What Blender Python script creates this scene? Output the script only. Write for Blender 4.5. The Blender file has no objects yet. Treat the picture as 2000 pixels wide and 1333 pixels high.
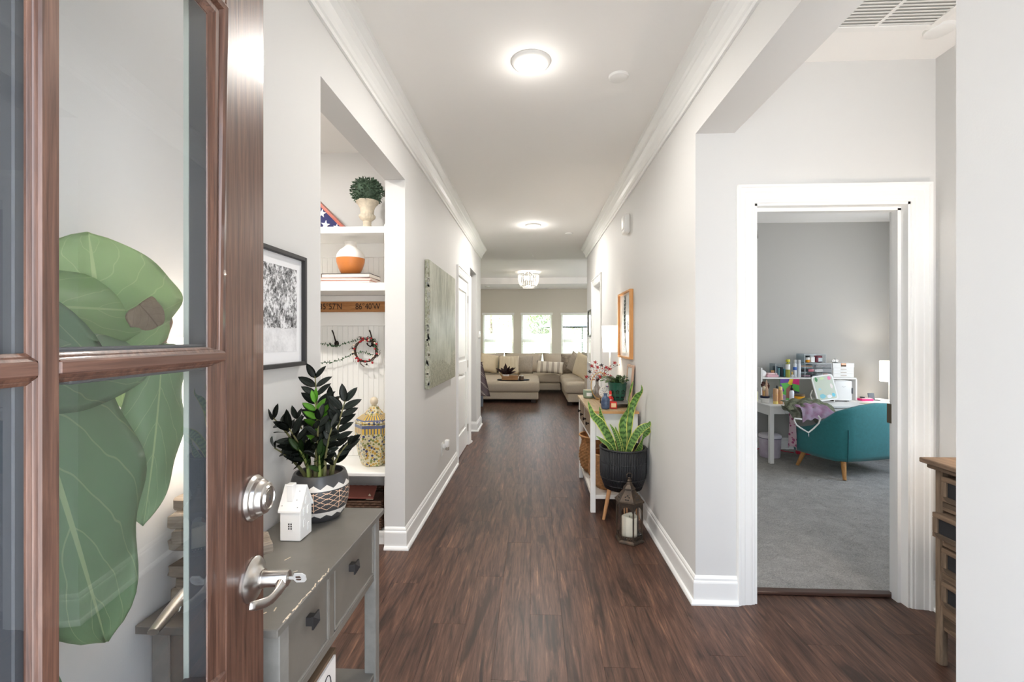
import bpy, bmesh, math, random
from mathutils import Vector, Matrix, Euler
sc = bpy.context.scene
C = sc.collection
PI = math.pi
R = math.radians
rnd = random.Random(7)

# ---------------------------------------------------------------- camera, sky, sun, exposure
cam = bpy.data.objects.new('camera', bpy.data.cameras.new('camera'))
C.objects.link(cam)
cam.location = (0, 0, 1.35)
cam.rotation_euler = (R(90), 0, R(2.67))
cam.data.lens = 16.2
cam.data.sensor_width = 36
cam.data.shift_y = -6.5 / 2000
cam.data.clip_start = 0.02
sc.camera = cam
sc.view_settings.view_transform = 'Standard'
sc.view_settings.look = 'None'
sc.view_settings.gamma = 1
sc.view_settings.use_curve_mapping = False
sc.view_settings.exposure = 0.62
sc.cycles.use_denoising = True
sc.cycles.max_bounces = 12
sc.cycles.diffuse_bounces = 8
sc.cycles.glossy_bounces = 5
sc.cycles.transparent_max_bounces = 16
sc.cycles.transmission_bounces = 10
sc.cycles.sample_clamp_indirect = 6
sc.cycles.caustics_refractive = False
sc.cycles.caustics_reflective = False

w = bpy.data.worlds.new('sky')
sc.world = w
w.use_nodes = True
wn = w.node_tree
bg = wn.nodes['Background']
gt = wn.nodes.new('ShaderNodeTexCoord')
sp = wn.nodes.new('ShaderNodeSeparateXYZ')
rp = wn.nodes.new('ShaderNodeValToRGB')
wn.links.new(gt.outputs['Generated'], sp.inputs[0])
wn.links.new(sp.outputs['Z'], rp.inputs[0])
rp.color_ramp.elements[0].position = 0.0
rp.color_ramp.elements[0].color = (0.93, 0.96, 1, 1)
rp.color_ramp.elements[1].position = 0.8
rp.color_ramp.elements[1].color = (0.62, 0.78, 1, 1)
wn.links.new(rp.outputs[0], bg.inputs['Color'])
bg.inputs['Strength'].default_value = 5.0

def light(name, kind, loc, power, col=(1, 1, 1), size=.1, size_y=None, rot=(0, 0, 0), parent=None, spread=None):
    d = bpy.data.lights.new(name, kind)
    d.energy = power
    d.color = col
    if kind == 'AREA':
        d.size = size
        if size_y:
            d.shape = 'RECTANGLE'; d.size_y = size_y
        else:
            d.shape = 'DISK'
        if spread: d.spread = spread
    elif kind == 'POINT':
        d.shadow_soft_size = size
    o = bpy.data.objects.new(name, d)
    C.objects.link(o)
    o.location = loc
    o.rotation_euler = rot
    if parent: o.parent = parent
    return o

sun = light('sun', 'SUN', (0, 0, 20), 15.0, (1, .96, .90))
sun.data.angle = R(3)
sun.rotation_euler = (R(-12), R(-38), 0)

def portal(name, loc, sx, sy, rot):
    o = light(name, 'AREA', loc, 1, size=sx, size_y=sy, rot=rot)
    o.data.cycles.is_portal = True
# daylight comes in through the front door, the rear windows and added unseen openings; the portals only guide the sky sampling
portal('front_doorway_portal', (0.02, -0.13, 1.05), .95, 2.1, (R(90), 0, 0))
for px in (-1.01, .09, 1.19):
    portal('rear_window_portal', (px, 13.36, 1.3), .95, 1.6, (R(-90), 0, 0))
portal('added_bedroom_window_portal', (4.62, 4.0, 1.5), 1.6, 1.6, (0, R(90), 0))
portal('added_alcove_window_portal', (1.45, -.13, 1.5), .9, 1.6, (R(90), 0, 0))

# ---------------------------------------------------------------- helpers
def lin(c):
    f = lambda v: v / 12.92 if v <= .04045 else ((v + .055) / 1.055) ** 2.4
    return tuple(f(v / 255) for v in c) + (1,)

def M(name, col, rough=.5, metal=0, var=0, vs=8, bump=0, bs=200, spec=None, emis=0, ecol=None, alpha=1, trans=0, ior=1.45, coat=0, sheen=0, stretch=(1, 1, 1), col2=None, objrand=0, sss=0):
    m = bpy.data.materials.new(name)
    m.use_nodes = True
    nt = m.node_tree
    b = nt.nodes['Principled BSDF']
    b.inputs['Base Color'].default_value = lin(col)
    b.inputs['Roughness'].default_value = rough
    b.inputs['Metallic'].default_value = metal
    if spec is not None: b.inputs['Specular IOR Level'].default_value = spec
    if emis:
        b.inputs['Emission Color'].default_value = lin(ecol or col)
        b.inputs['Emission Strength'].default_value = emis
    if alpha < 1: b.inputs['Alpha'].default_value = alpha
    if trans:
        b.inputs['Transmission Weight'].default_value = trans
    b.inputs['IOR'].default_value = ior
    if coat: b.inputs['Coat Weight'].default_value = coat
    if sheen: b.inputs['Sheen Weight'].default_value = sheen
    if sss:
        b.inputs['Subsurface Weight'].default_value = sss
    if var or bump or col2 or objrand:
        tc = nt.nodes.new('ShaderNodeTexCoord')
        mp = nt.nodes.new('ShaderNodeMapping')
        mp.inputs['Scale'].default_value = stretch
        nt.links.new(tc.outputs['Object'], mp.inputs[0])
    if var or col2 or objrand:
        n = nt.nodes.new('ShaderNodeTexNoise')
        n.inputs['Scale'].default_value = vs
        n.inputs['Detail'].default_value = 6
        n.inputs['Roughness'].default_value = .6
        nt.links.new(mp.outputs[0], n.inputs[0])
        r = nt.nodes.new('ShaderNodeValToRGB')
        c1 = lin(col)
        if col2:
            c2 = lin(col2)
        else:
            c2 = tuple(max(0, v * (1 - var)) for v in c1[:3]) + (1,)
            c1 = tuple(min(1, v * (1 + var * .5)) for v in c1[:3]) + (1,)
        r.color_ramp.elements[0].position = .36
        r.color_ramp.elements[1].position = .66
        r.color_ramp.elements[0].color = c2
        r.color_ramp.elements[1].color = c1
        nt.links.new(n.outputs['Fac'], r.inputs[0])
        last = r.outputs[0]
        if objrand:
            oi = nt.nodes.new('ShaderNodeObjectInfo')
            hs = nt.nodes.new('ShaderNodeHueSaturation')
            mr = nt.nodes.new('ShaderNodeMapRange')
            mr.inputs['To Min'].default_value = 1 - objrand
            mr.inputs['To Max'].default_value = 1 + objrand
            nt.links.new(oi.outputs['Random'], mr.inputs[0])
            nt.links.new(mr.outputs[0], hs.inputs['Value'])
            nt.links.new(last, hs.inputs['Color'])
            ad = nt.nodes.new('ShaderNodeVectorMath'); ad.operation = 'ADD'
            sx = nt.nodes.new('ShaderNodeVectorMath'); sx.operation = 'SCALE'
            sx.inputs[0].default_value = (7, 13, 5)
            nt.links.new(oi.outputs['Random'], sx.inputs['Scale'])
            nt.links.new(mp.outputs[0], ad.inputs[0]); nt.links.new(sx.outputs[0], ad.inputs[1])
            nt.links.new(ad.outputs[0], n.inputs[0])
            last = hs.outputs[0]
        nt.links.new(last, b.inputs['Base Color'])
    if bump:
        n2 = nt.nodes.new('ShaderNodeTexNoise')
        n2.inputs['Scale'].default_value = bs
        n2.inputs['Detail'].default_value = 3
        nt.links.new(mp.outputs[0], n2.inputs[0])
        bp = nt.nodes.new('ShaderNodeBump')
        bp.inputs['Strength'].default_value = bump
        bp.inputs['Distance'].default_value = .004
        nt.links.new(n2.outputs['Fac'], bp.inputs['Height'])
        nt.links.new(bp.outputs[0], b.inputs['Normal'])
    return m

class G:
    """nodes of one material, for the patterned ones"""
    def __init__(s, m):
        s.t = m.node_tree; s.b = s.t.nodes['Principled BSDF']
    def n(s, typ, **kw):
        x = s.t.nodes.new('ShaderNode' + typ)
        for k, v in kw.items(): setattr(x, k, v)
        return x
    def l(s, a, b): s.t.links.new(a, b)
    def math(s, op, a, b=None, c=None):
        x = s.n('Math', operation=op)
        for i, v in enumerate((a, b, c)):
            if v is None: continue
            if isinstance(v, (int, float)): x.inputs[i].default_value = v
            else: s.l(v, x.inputs[i])
        return x.outputs[0]
    def mix(s, f, c1, c2):
        x = s.n('Mix', data_type='RGBA')
        for i, v in ((0, f), (6, c1), (7, c2)):
            if isinstance(v, (int, float)): x.inputs[i].default_value = v
            elif isinstance(v, tuple): x.inputs[i].default_value = lin(v) if len(v) == 3 else v
            else: s.l(v, x.inputs[i])
        return x.outputs[2]
    def obj(s, scale=(1, 1, 1)):
        tc = s.n('TexCoord'); mp = s.n('Mapping'); mp.inputs['Scale'].default_value = scale
        s.l(tc.outputs['Object'], mp.inputs[0]); return mp.outputs[0]
    def xyz(s, v):
        x = s.n('SeparateXYZ'); s.l(v, x.inputs[0]); return x.outputs
    def noise(s, v, scale, detail=4, rough=.5, dist=0):
        x = s.n('TexNoise'); x.inputs['Scale'].default_value = scale; x.inputs['Detail'].default_value = detail
        x.inputs['Roughness'].default_value = rough; x.inputs['Distortion'].default_value = dist
        if v is not None: s.l(v, x.inputs[0])
        return x.outputs['Fac']
    def ramp(s, f, *stops):
        x = s.n('ValToRGB'); e = x.color_ramp.elements
        while len(e) < len(stops): e.new(.5)
        for q, (p, c) in zip(e, stops): q.position = p; q.color = lin(c)
        s.l(f, x.inputs[0]); return x.outputs[0]
    def bump(s, h, strength=.3, dist=.002):
        x = s.n('Bump'); x.inputs['Strength'].default_value = strength; x.inputs['Distance'].default_value = dist
        s.l(h, x.inputs['Height']); s.l(x.outputs[0], s.b.inputs['Normal'])
    def col(s, c): s.l(c, s.b.inputs['Base Color'])

def wood(name, dark, light_, axis='y', sc_=6, rough=.5, objrand=0, streak=14, coat=0, knots=False, bump=.15):
    m = M(name, light_, rough, coat=coat)
    g = G(m)
    st = {'x': (1, streak, streak), 'y': (streak, 1, streak), 'z': (streak, streak, 1)}[axis]
    v = g.obj(st)
    if objrand:
        oi = g.n('ObjectInfo'); k = g.n('VectorMath', operation='SCALE'); k.inputs[0].default_value = (31, 57, 23)
        g.l(oi.outputs['Random'], k.inputs['Scale'])
        ad = g.n('VectorMath', operation='ADD'); g.l(v, ad.inputs[0]); g.l(k.outputs[0], ad.inputs[1]); v = ad.outputs[0]
    f = g.noise(v, sc_, 8, .65, .6)
    mid = tuple((a + b) / 2 for a, b in zip(dark, light_))
    c = g.ramp(f, (.32, dark), (.5, mid), (.72, light_))
    if knots:
        f2 = g.noise(v, sc_ * .22, 3, .5, 1.2)
        c = g.mix(g.math('MULTIPLY', g.math('GREATER_THAN', f2, .60), .55), c, tuple(x * .45 for x in dark))
    if objrand:
        hs = g.n('HueSaturation'); mr = g.n('MapRange'); mr.inputs['To Min'].default_value = 1 - objrand; mr.inputs['To Max'].default_value = 1 + objrand
        g.l(oi.outputs['Random'], mr.inputs[0]); g.l(mr.outputs[0], hs.inputs['Value']); g.l(c, hs.inputs['Color']); c = hs.outputs[0]
    g.col(c)
    if bump: g.bump(f, bump, .001)
    return m

def box(bm, x0, x1, y0, y1, z0, z1, bev=0, mat=None, seg=1):
    vs = [bm.verts.new(p) for p in ((x0, y0, z0), (x1, y0, z0), (x1, y1, z0), (x0, y1, z0), (x0, y0, z1), (x1, y0, z1), (x1, y1, z1), (x0, y1, z1))]
    fs = [bm.faces.new([vs[i] for i in q]) for q in ((0, 3, 2, 1), (4, 5, 6, 7), (0, 1, 5, 4), (1, 2, 6, 5), (2, 3, 7, 6), (3, 0, 4, 7))]
    if mat is not None:
        bmesh.ops.transform(bm, matrix=mat, verts=vs)
    if bev:
        es = list({e for f in fs for e in f.edges})
        bmesh.ops.bevel(bm, geom=es, offset=bev, segments=seg, profile=.5, affect='EDGES')
    return vs

def cbox(bm, c, s, bev=0, rot=None, seg=1):
    """a box by centre and size, turned by rot (Euler angles)"""
    m = Matrix.Translation(c)
    if rot: m = m @ Euler(rot).to_matrix().to_4x4()
    return box(bm, -s[0] / 2, s[0] / 2, -s[1] / 2, s[1] / 2, -s[2] / 2, s[2] / 2, bev, m, seg)

def frame_of(d):
    d = Vector(d).normalized()
    a = Vector((0, 0, 1)) if abs(d.z) < .95 else Vector((1, 0, 0))
    u = d.cross(a).normalized()
    return u, u.cross(d).normalized()

def tube(bm, pts, r, seg=8, caps=True, closed=False, flat=1):
    pts = [Vector(p) for p in pts]
    n = len(pts)
    rs = r if isinstance(r, (list, tuple)) else [r] * n
    rings = []
    u = None
    for i, p in enumerate(pts):
        if closed: d = pts[(i + 1) % n] - pts[i - 1]
        else: d = pts[min(i + 1, n - 1)] - pts[max(i - 1, 0)]
        d = d.normalized()
        if u is None: u, _ = frame_of(d)
        u = (u - d * u.dot(d))
        u = u.normalized() if u.length > 1e-6 else frame_of(d)[0]
        v = d.cross(u)
        rings.append([bm.verts.new(p + u * (math.cos(2 * PI * k / seg) * rs[i]) + v * (math.sin(2 * PI * k / seg) * rs[i] * flat)) for k in range(seg)])
    m = n if closed else n - 1
    for i in range(m):
        a, b = rings[i], rings[(i + 1) % n]
        for k in range(seg):
            bm.faces.new((a[k], a[(k + 1) % seg], b[(k + 1) % seg], b[k]))
    if caps and not closed:
        bm.faces.new(rings[0][::-1]); bm.faces.new(rings[-1])
    return rings

def cyl(bm, p0, p1, r0, r1=None, seg=16):
    return tube(bm, [p0, p1], [r0, r0 if r1 is None else r1], seg)

def lathe(bm, prof, seg=24, c=(0, 0, 0), sx=1, sy=1, rot=0, sq=None, mat=None):
    """prof: (r, z) from bottom to top; closed at both ends"""
    rings = []
    allv = []
    for r, z in prof:
        ring = []
        for k in range(seg):
            a = 2 * PI * k / seg + rot
            q = sq(a, z) if sq else 1
            ring.append(bm.verts.new((c[0] + r * q * sx * math.cos(a), c[1] + r * q * sy * math.sin(a), c[2] + z)))
        rings.append(ring); allv += ring
    for a, b in zip(rings, rings[1:]):
        for k in range(seg):
            bm.faces.new((a[k], a[(k + 1) % seg], b[(k + 1) % seg], b[k]))
    bm.faces.new(rings[0][::-1]); bm.faces.new(rings[-1])
    if mat is not None: bmesh.ops.transform(bm, matrix=mat, verts=allv)
    return rings

def poly(bm, pts, thick):
    """a flat polygon (3D points) given a thickness vector"""
    t = Vector(thick)
    a = [bm.verts.new(p) for p in pts]
    b = [bm.verts.new(Vector(p) + t) for p in pts]
    n = len(a)
    bm.faces.new(a); bm.faces.new(b[::-1])
    for i in range(n): bm.faces.new((a[i], b[i], b[(i + 1) % n], a[(i + 1) % n]))
    return a + b

def ball(bm, c, r, sub=2, s=(1, 1, 1), rot=None):
    m = Matrix.Translation(c)
    if rot: m = m @ Euler(rot).to_matrix().to_4x4()
    m = m @ Matrix.Diagonal((r * s[0], r * s[1], r * s[2], 1))
    bmesh.ops.create_icosphere(bm, subdivisions=sub, radius=1, matrix=m)

def sweep(bm, prof, A, B, n, ma=0, mb=0):
    """a moulding profile (distance from wall, z) run from A to B; n points into the room; ma/mb mitre the ends"""
    A, B, n = Vector(A), Vector(B), Vector(n)
    d = (B - A).normalized()
    va, vb = [], []
    for q, z in prof:
        p = A + n * q - d * (ma * q); va.append(bm.verts.new((p.x, p.y, z)))
        p = B + n * q + d * (mb * q); vb.append(bm.verts.new((p.x, p.y, z)))
    k = len(prof)
    for i in range(k): bm.faces.new((va[i], va[(i + 1) % k], vb[(i + 1) % k], vb[i]))
    bm.faces.new(va[::-1]); bm.faces.new(vb)

def mk(name, bm, m=None, parent=None, smooth=False, loc=None, rz=0, world=False):
    """links the bmesh as ONE mesh object"""
    if world and parent is not None:
        bmesh.ops.translate(bm, vec=-parent.location, verts=bm.verts)
    bmesh.ops.recalc_face_normals(bm, faces=bm.faces)
    me = bpy.data.meshes.new(name)
    bm.to_mesh(me); bm.free()
    if m is not None:
        for x in (m if isinstance(m, (list, tuple)) else [m]): me.materials.append(x)
    if smooth:
        me.polygons.foreach_set('use_smooth', [True] * len(me.polygons))
        if smooth is not True: me.set_sharp_from_angle(angle=R(smooth))
    o = bpy.data.objects.new(name, me)
    C.objects.link(o)
    if parent is not None: o.parent = parent
    if loc is not None: o.location = loc
    if rz: o.rotation_euler.z = rz
    return o

def B(*boxes, bev=0, seg=1):
    bm = bmesh.new()
    for b in boxes: box(bm, *b, bev=bev, seg=seg)
    return bm

def tag(o, label=None, cat=None, group=None, kind=None):
    if label: o['label'] = label
    if cat: o['category'] = cat
    if group: o['group'] = group
    if kind: o['kind'] = kind
    return o

def thing(name, label, cat, loc=(0, 0, 0), rz=0, group=None):
    o = bpy.data.objects.new(name, None)
    o.empty_display_size = .05
    C.objects.link(o)
    o.location = loc; o.rotation_euler.z = rz
    return tag(o, label, cat, group)

def struct(name, bm, m, smooth=False, parent=None, label=None):
    o = mk(name, bm, m, parent, smooth)
    o['kind'] = 'structure'
    if label: o['label'] = label
    return o

def copy_tree(o, parent=None):
    c = o.copy(); C.objects.link(c)
    if parent is not None: c.parent = parent
    for ch in list(o.children): copy_tree(ch, c)
    return c

def text(name, body, size, m, parent=None, loc=(0, 0, 0), rot=(R(90), 0, 0), ext=.0006, align='LEFT', font=None):
    cu = bpy.data.curves.new(name, 'FONT')
    cu.body = body; cu.size = size; cu.extrude = ext; cu.align_x = align; cu.align_y = 'CENTER'
    o = bpy.data.objects.new(name, cu)
    C.objects.link(o)
    cu.materials.append(m)
    if parent is not None: o.parent = parent
    o.location = loc; o.rotation_euler = rot
    return o

# ---------------------------------------------------------------- shared materials
wall_m = M('wall_paint', (216, 215, 213), .65, bump=.04, bs=300)
wall_liv_m = M('living_paint', (208, 202, 189), .65, bump=.04, bs=300)
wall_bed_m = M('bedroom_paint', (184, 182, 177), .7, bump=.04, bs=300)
ceil_m = M('ceiling_paint', (243, 241, 238), .8, bump=.04, bs=300)
trim_m = M('trim_white', (240, 240, 238), .35)
white_m = M('white_paint', (238, 237, 234), .4)
black_m = M('black_paint', (24, 24, 25), .45)
nickel_m = M('satin_nickel', (205, 200, 194), .28, 1)
bronze_m = M('dark_bronze', (45, 36, 32), .4, .7)
chrome_m = M('chrome', (220, 220, 222), .12, 1)
glass_m = M('clear_glass', (250, 255, 253), .02, trans=1, ior=1.45)

def thin_glass(name, tint=(255, 255, 255), refl=1.0, rough=0.0):
    """window glass: see-through with Fresnel reflections, lets daylight through"""
    m = bpy.data.materials.new(name); m.use_nodes = True
    t = m.node_tree; t.nodes.clear()
    o = t.nodes.new('ShaderNodeOutputMaterial'); mx = t.nodes.new('ShaderNodeMixShader')
    tr = t.nodes.new('ShaderNodeBsdfTransparent'); gl = t.nodes.new('ShaderNodeBsdfGlossy'); fr = t.nodes.new('ShaderNodeFresnel')
    tr.inputs[0].default_value = lin(tint); gl.inputs['Roughness'].default_value = rough
    fr.inputs['IOR'].default_value = 1.5
    dbl = t.nodes.new('ShaderNodeMath'); dbl.operation = 'MULTIPLY'; dbl.use_clamp = True; dbl.inputs[1].default_value = refl
    t.links.new(fr.outputs[0], dbl.inputs[0])
    k = t.nodes.new('ShaderNodeMath'); k.operation = 'MULTIPLY'; k.inputs[1].default_value = refl
    ge = t.nodes.new('ShaderNodeNewGeometry'); iv = t.nodes.new('ShaderNodeMath'); iv.operation = 'SUBTRACT'; iv.inputs[0].default_value = 1
    t.links.new(ge.outputs['Backfacing'], iv.inputs[1]); t.links.new(iv.outputs[0], k.inputs[1])
    t.links.new(dbl.outputs[0], k.inputs[0]); t.links.new(k.outputs[0], mx.inputs[0])
    t.links.new(tr.outputs[0], mx.inputs[1]); t.links.new(gl.outputs[0], mx.inputs[2]); t.links.new(mx.outputs[0], o.inputs[0])
    return m
pane_m = thin_glass('window_glass')
door_pane_m = thin_glass('door_double_glass', (252, 253, 254), 1.8)
acryl_m = thin_glass('clear_acrylic', (240, 244, 246))
# ---------------------------------------------------------------- the room shell
LX, RX, AY = -.82, .825, 2.39       # hall side walls, the wall that faces the camera beside the bedroom door
ZC = 2.74
struct('wall_left', B((-.95, LX, -.12, 1.74, 0, ZC), (-.95, LX, 1.74, 2.91, 2.36, ZC), (-.95, LX, 2.91, 4.96, 0, ZC), (-.95, LX, 4.96, 5.78, 2.04, ZC),
                      (-.95, LX, 5.78, 5.93, 0, ZC), (-.95, LX, 5.93, 6.6, 2.26, ZC), (-.95, LX, 6.6, 7.13, 0, ZC)), wall_m)
struct('wall_right', B((RX, .955, AY, 5.68, 0, ZC), (RX, .955, 5.68, 6.36, 2.05, ZC), (RX, .955, 6.36, 7.15, 0, ZC),
                       (RX, 1.02, .94, AY, 2.39, ZC), (RX, 1.02, -.12, .94, 0, ZC)), wall_m)
struct('wall_alcove', B((.955, 1.12, AY, AY + .12, 0, ZC), (1.12, 1.88, AY, AY + .12, 2.04, ZC), (1.88, 4.7, AY, AY + .12, 0, ZC),
                        (2.0, 2.12, -.12, AY, 0, ZC)), wall_m)
struct('wall_front', B((-2.5, -.45, -.12, 0, 0, ZC), (.50, 1.0, -.12, 0, 0, ZC), (-.45, .50, -.12, 0, 2.08, ZC), (1.0, 1.9, -.12, 0, 0, .7), (1.0, 1.9, -.12, 0, 2.3, ZC), (1.9, 2.12, -.12, 0, 0, ZC)), wall_m)
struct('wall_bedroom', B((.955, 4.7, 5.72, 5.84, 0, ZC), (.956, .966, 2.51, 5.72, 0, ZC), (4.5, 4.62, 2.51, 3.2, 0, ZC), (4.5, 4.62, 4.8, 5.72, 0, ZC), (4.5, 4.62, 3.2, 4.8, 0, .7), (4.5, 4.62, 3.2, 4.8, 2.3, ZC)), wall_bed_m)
struct('wall_mudroom', B((-2.5, -.95, 3.40, 3.52, 0, ZC), (-2.5, -2.38, .9, 3.4, 0, ZC), (-2.5, -.95, .8, .9, 0, ZC)), wall_m)
struct('wall_passage', B((-2.5, -.95, 6.6, 6.72, 0, ZC), (-2.5, -.95, 5.78, 5.9, 0, ZC), (-2.5, -2.38, 5.9, 6.6, 0, ZC)), wall_m)
bw = [(-3.2, -1.456, 13.2, 13.32, 0, 3.0), (-.571, -.351, 13.2, 13.32, 0, 3.0), (.526, .789, 13.2, 13.32, 0, 3.0), (1.68, 3.6, 13.2, 13.32, 0, 3.0)]
for x0, x1 in ((-1.456, -.571), (-.351, .526), (.789, 1.68)):
    bw += [(x0, x1, 13.2, 13.32, 0, .5), (x0, x1, 13.2, 13.32, 2.04, 3.0)]
struct('wall_back', B(*bw), wall_liv_m)
struct('wall_living', B((-3.2, -3.08, 7.13, 13.2, 0, ZC), (-3.2, -.95, 7.01, 7.13, 0, ZC), (3.5, 3.62, 7.15, 9.6, 0, ZC), (3.5, 3.62, 11.0, 13.2, 0, ZC), (3.5, 3.62, 9.6, 11.0, 2.1, ZC), (.955, 3.6, 7.03, 7.15, 0, ZC)), wall_m)  # the gap in the right wall is an added, unseen opening for daylight
struct('ceiling', B((-3.2, 4.7, -.12, 8.2, ZC, 2.84), (-3.2, 3.62, 11.9, 13.3, ZC, 2.95), (-3.2, -2.2, 8.2, 11.9, ZC, 2.95), (2.4, 3.62, 8.2, 11.9, ZC, 2.95), (-2.2, 2.4, 8.2, 11.9, 2.9, 3.0)), ceil_m)

# crown, baseboards, casings
crown = [(0, 2.575), (.012, 2.575), (.014, 2.592), (.022, 2.598), (.026, 2.62), (.036, 2.645), (.052, 2.668), (.058, 2.672), (.062, 2.69), (.078, 2.71), (.084, 2.716), (.086, 2.74), (0, 2.74)]
def smooth_sweep(name, runs, prof):
    bm = bmesh.new()
    for r in runs: sweep(bm, prof, *r)
    return struct(name, bm, trim_m)
smooth_sweep('trim_1', [((LX, 0), (LX, 7.13), (1, 0), 0, 1)], crown).__setitem__('label', 'white crown moulding along the wall with the canvas painting')
smooth_sweep('trim_2', [((RX, 0), (RX, 7.15), (-1, 0), 0, 1)], crown).__setitem__('label', 'white crown moulding along the wall above the wood console')
base = [(0, 0), (.03, 0), (.03, .008), (.024, .018), (.015, .022), (.015, .105), (.013, .112), (.009, .116), (.009, .126), (.004, .136), (0, .14)]
smooth_sweep('baseboard_left', [((LX, 0), (LX, 1.74), (1, 0), 0, 1), ((LX, 1.74), (-.95, 1.74), (0, 1), 1, 0), ((-.95, 2.91), (LX, 2.91), (0, -1), 0, 1), ((LX, 2.91), (LX, 4.87), (1, 0), 1, 0),
                                ((LX, 5.87), (LX, 5.93), (1, 0), 0, 1), ((-.95, 6.6), (LX, 6.6), (0, -1), 0, 1), ((LX, 6.6), (LX, 7.13), (1, 0), 1, 1), ((-2.38, 6.6), (-.95, 6.6), (0, -1), 0, 0)], base)
smooth_sweep('baseboard_right', [((RX, AY), (RX, 5.59), (-1, 0), 1, 0), ((RX, 6.45), (RX, 7.15), (-1, 0), 0, 1), ((RX, AY), (1.03, AY), (0, -1), 1, 0),
                                 ((RX, 0), (RX, .94), (-1, 0), 0, 1), ((RX, .94), (1.02, .94), (0, 1), 1, 1)], base)
smooth_sweep('baseboard_alcove', [((1.97, AY), (2.0, AY), (0, -1), 0, -1), ((2.0, AY), (2.0, 0), (-1, 0), -1, 0)], base)
smooth_sweep('baseboard_bedroom', [((.966, 5.72), (4.5, 5.72), (0, -1), -1, -1), ((.966, 2.51), (.966, 5.72), (1, 0), 0, -1), ((4.5, 2.51), (4.5, 5.72), (-1, 0), 0, -1)], base)
smooth_sweep('baseboard_back', [((-3.08, 13.2), (3.5, 13.2), (0, -1), -1, -1)], base)

def casing(name, wall, a, b, top, n, label, w_=.09):
    """a moulded casing round an opening: wall is ('x', X) or ('y', Y); a..b the opening along the wall; n the side it faces"""
    bm = bmesh.new()
    prof = [(0, 0), (w_, 0), (w_, .024), (w_ - .012, .024), (w_ - .016, .018), (w_ - .034, .016), (w_ - .038, .013), (w_ * .3, .012), (.018, .010), (.014, .007), (.004, .007), (0, .003)]
    def P(u, z, d):
        return (wall[1] + n * d, u, z) if wall[0] == 'x' else (u, wall[1] + n * d, z)
    rings = []
    for (u, z, su, sz) in ((a, 0, -1, 0), (a, top, -1, 1), (b, top, 1, 1), (b, 0, 1, 0)):
        rings.append([bm.verts.new(P(u + su * q, z + sz * q, d)) for q, d in prof])
    k = len(prof)
    for r0, r1 in zip(rings, rings[1:]):
        for i in range(k): bm.faces.new((r0[i], r0[(i + 1) % k], r1[(i + 1) % k], r1[i]))
    bm.faces.new(rings[0]); bm.faces.new(rings[-1][::-1])
    return struct(name, bm, trim_m, label=label)
casing('trim_3', ('y', AY), 1.12, 1.88, 2.03, -1, 'white moulded casing around the bedroom doorway')
casing('trim_4', ('x', LX), 4.96, 5.78, 2.04, 1, 'white casing around the closet door past the canvas painting')
casing('trim_5', ('x', RX), 5.68, 6.36, 2.05, -1, 'white casing around the doorway past the wood console')
# jamb of the bedroom doorway with its stop
struct('trim_6', B((1.1, 1.132, AY, AY + .12, 0, 2.03), (1.868, 1.9, AY, AY + .12, 0, 2.03), (1.1, 1.9, AY, AY + .12, 2.018, 2.05),
                   (1.132, 1.145, AY + .045, AY + .085, 0, 2.01), (1.852, 1.868, AY + .045, AY + .085, 0, 2.01), (1.13, 1.87, AY + .045, AY + .085, 2.0, 2.02)), trim_m, label='white jamb lining the bedroom doorway')
for o, s in ((None, 0),):
    bm = B((1.852, 1.8565, AY + .086, AY + .118, .905, 1.005), bev=.001)
    hp = mk('strike_plate', bm, M('aged_brass', (120, 108, 92), .35, 1), bpy.data.objects['trim_6'])
casing('trim_7', ('y', AY + .12), 1.12, 1.88, 2.03, 1, 'white casing on the bedroom side of the doorway')
struct('trim_8', B((-.45, -.43, -.12, .012, 0, 2.06), (.48, .50, -.12, .012, 0, 2.06), (-.45, .5, -.12, .012, 2.06, 2.08)), trim_m, label='white front door jamb')

# dark plank floor: every plank is a piece of its own
plank_m = M('dark_plank', (92, 66, 56), .38, spec=.38)
g = G(plank_m)
oi = g.n('ObjectInfo'); kk = g.n('VectorMath', operation='SCALE'); kk.inputs[0].default_value = (31, 57, 23); g.l(oi.outputs['Random'], kk.inputs['Scale'])
def pv(sx, sy):
    ad = g.n('VectorMath', operation='ADD'); g.l(g.obj((sx, sy, 1)), ad.inputs[0]); g.l(kk.outputs[0], ad.inputs[1]); return ad.outputs[0]
fine = g.noise(pv(120, 5), 1, 7, .7, .5); mid_ = g.noise(pv(34, 3.2), 1, 5, .6, .8); big = g.noise(pv(14, 1.6), 1, 4, .55, 1.5)
f = g.math('ADD', g.math('MULTIPLY', fine, .45), g.math('MULTIPLY', mid_, .55))
c = g.ramp(f, (.34, (42, 29, 25)), (.47, (76, 54, 45)), (.58, (100, 72, 59)), (.71, (150, 112, 88)))
c = g.mix(g.math('MULTIPLY', g.math('SMOOTH_MIN', g.math('MAXIMUM', g.math('MULTIPLY', g.math('SUBTRACT', big, .54), 9), 0), 1, .1), .72), c, (38, 27, 24))
hs = g.n('HueSaturation'); mr = g.n('MapRange'); mr.inputs['To Min'].default_value = .92; mr.inputs['To Max'].default_value = 1.08
g.l(oi.outputs['Random'], mr.inputs[0]); g.l(mr.outputs[0], hs.inputs['Value']); g.l(c, hs.inputs['Color']); g.col(hs.outputs[0])
g.bump(f, .10, .001)
fl = struct('floor', B((-3.2, 3.6, -.3, 13.3, -.06, -.011)), M('seam_shadow', (20, 14, 11), .8))
PW, PL = .152, 1.22
pm = {}
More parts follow.
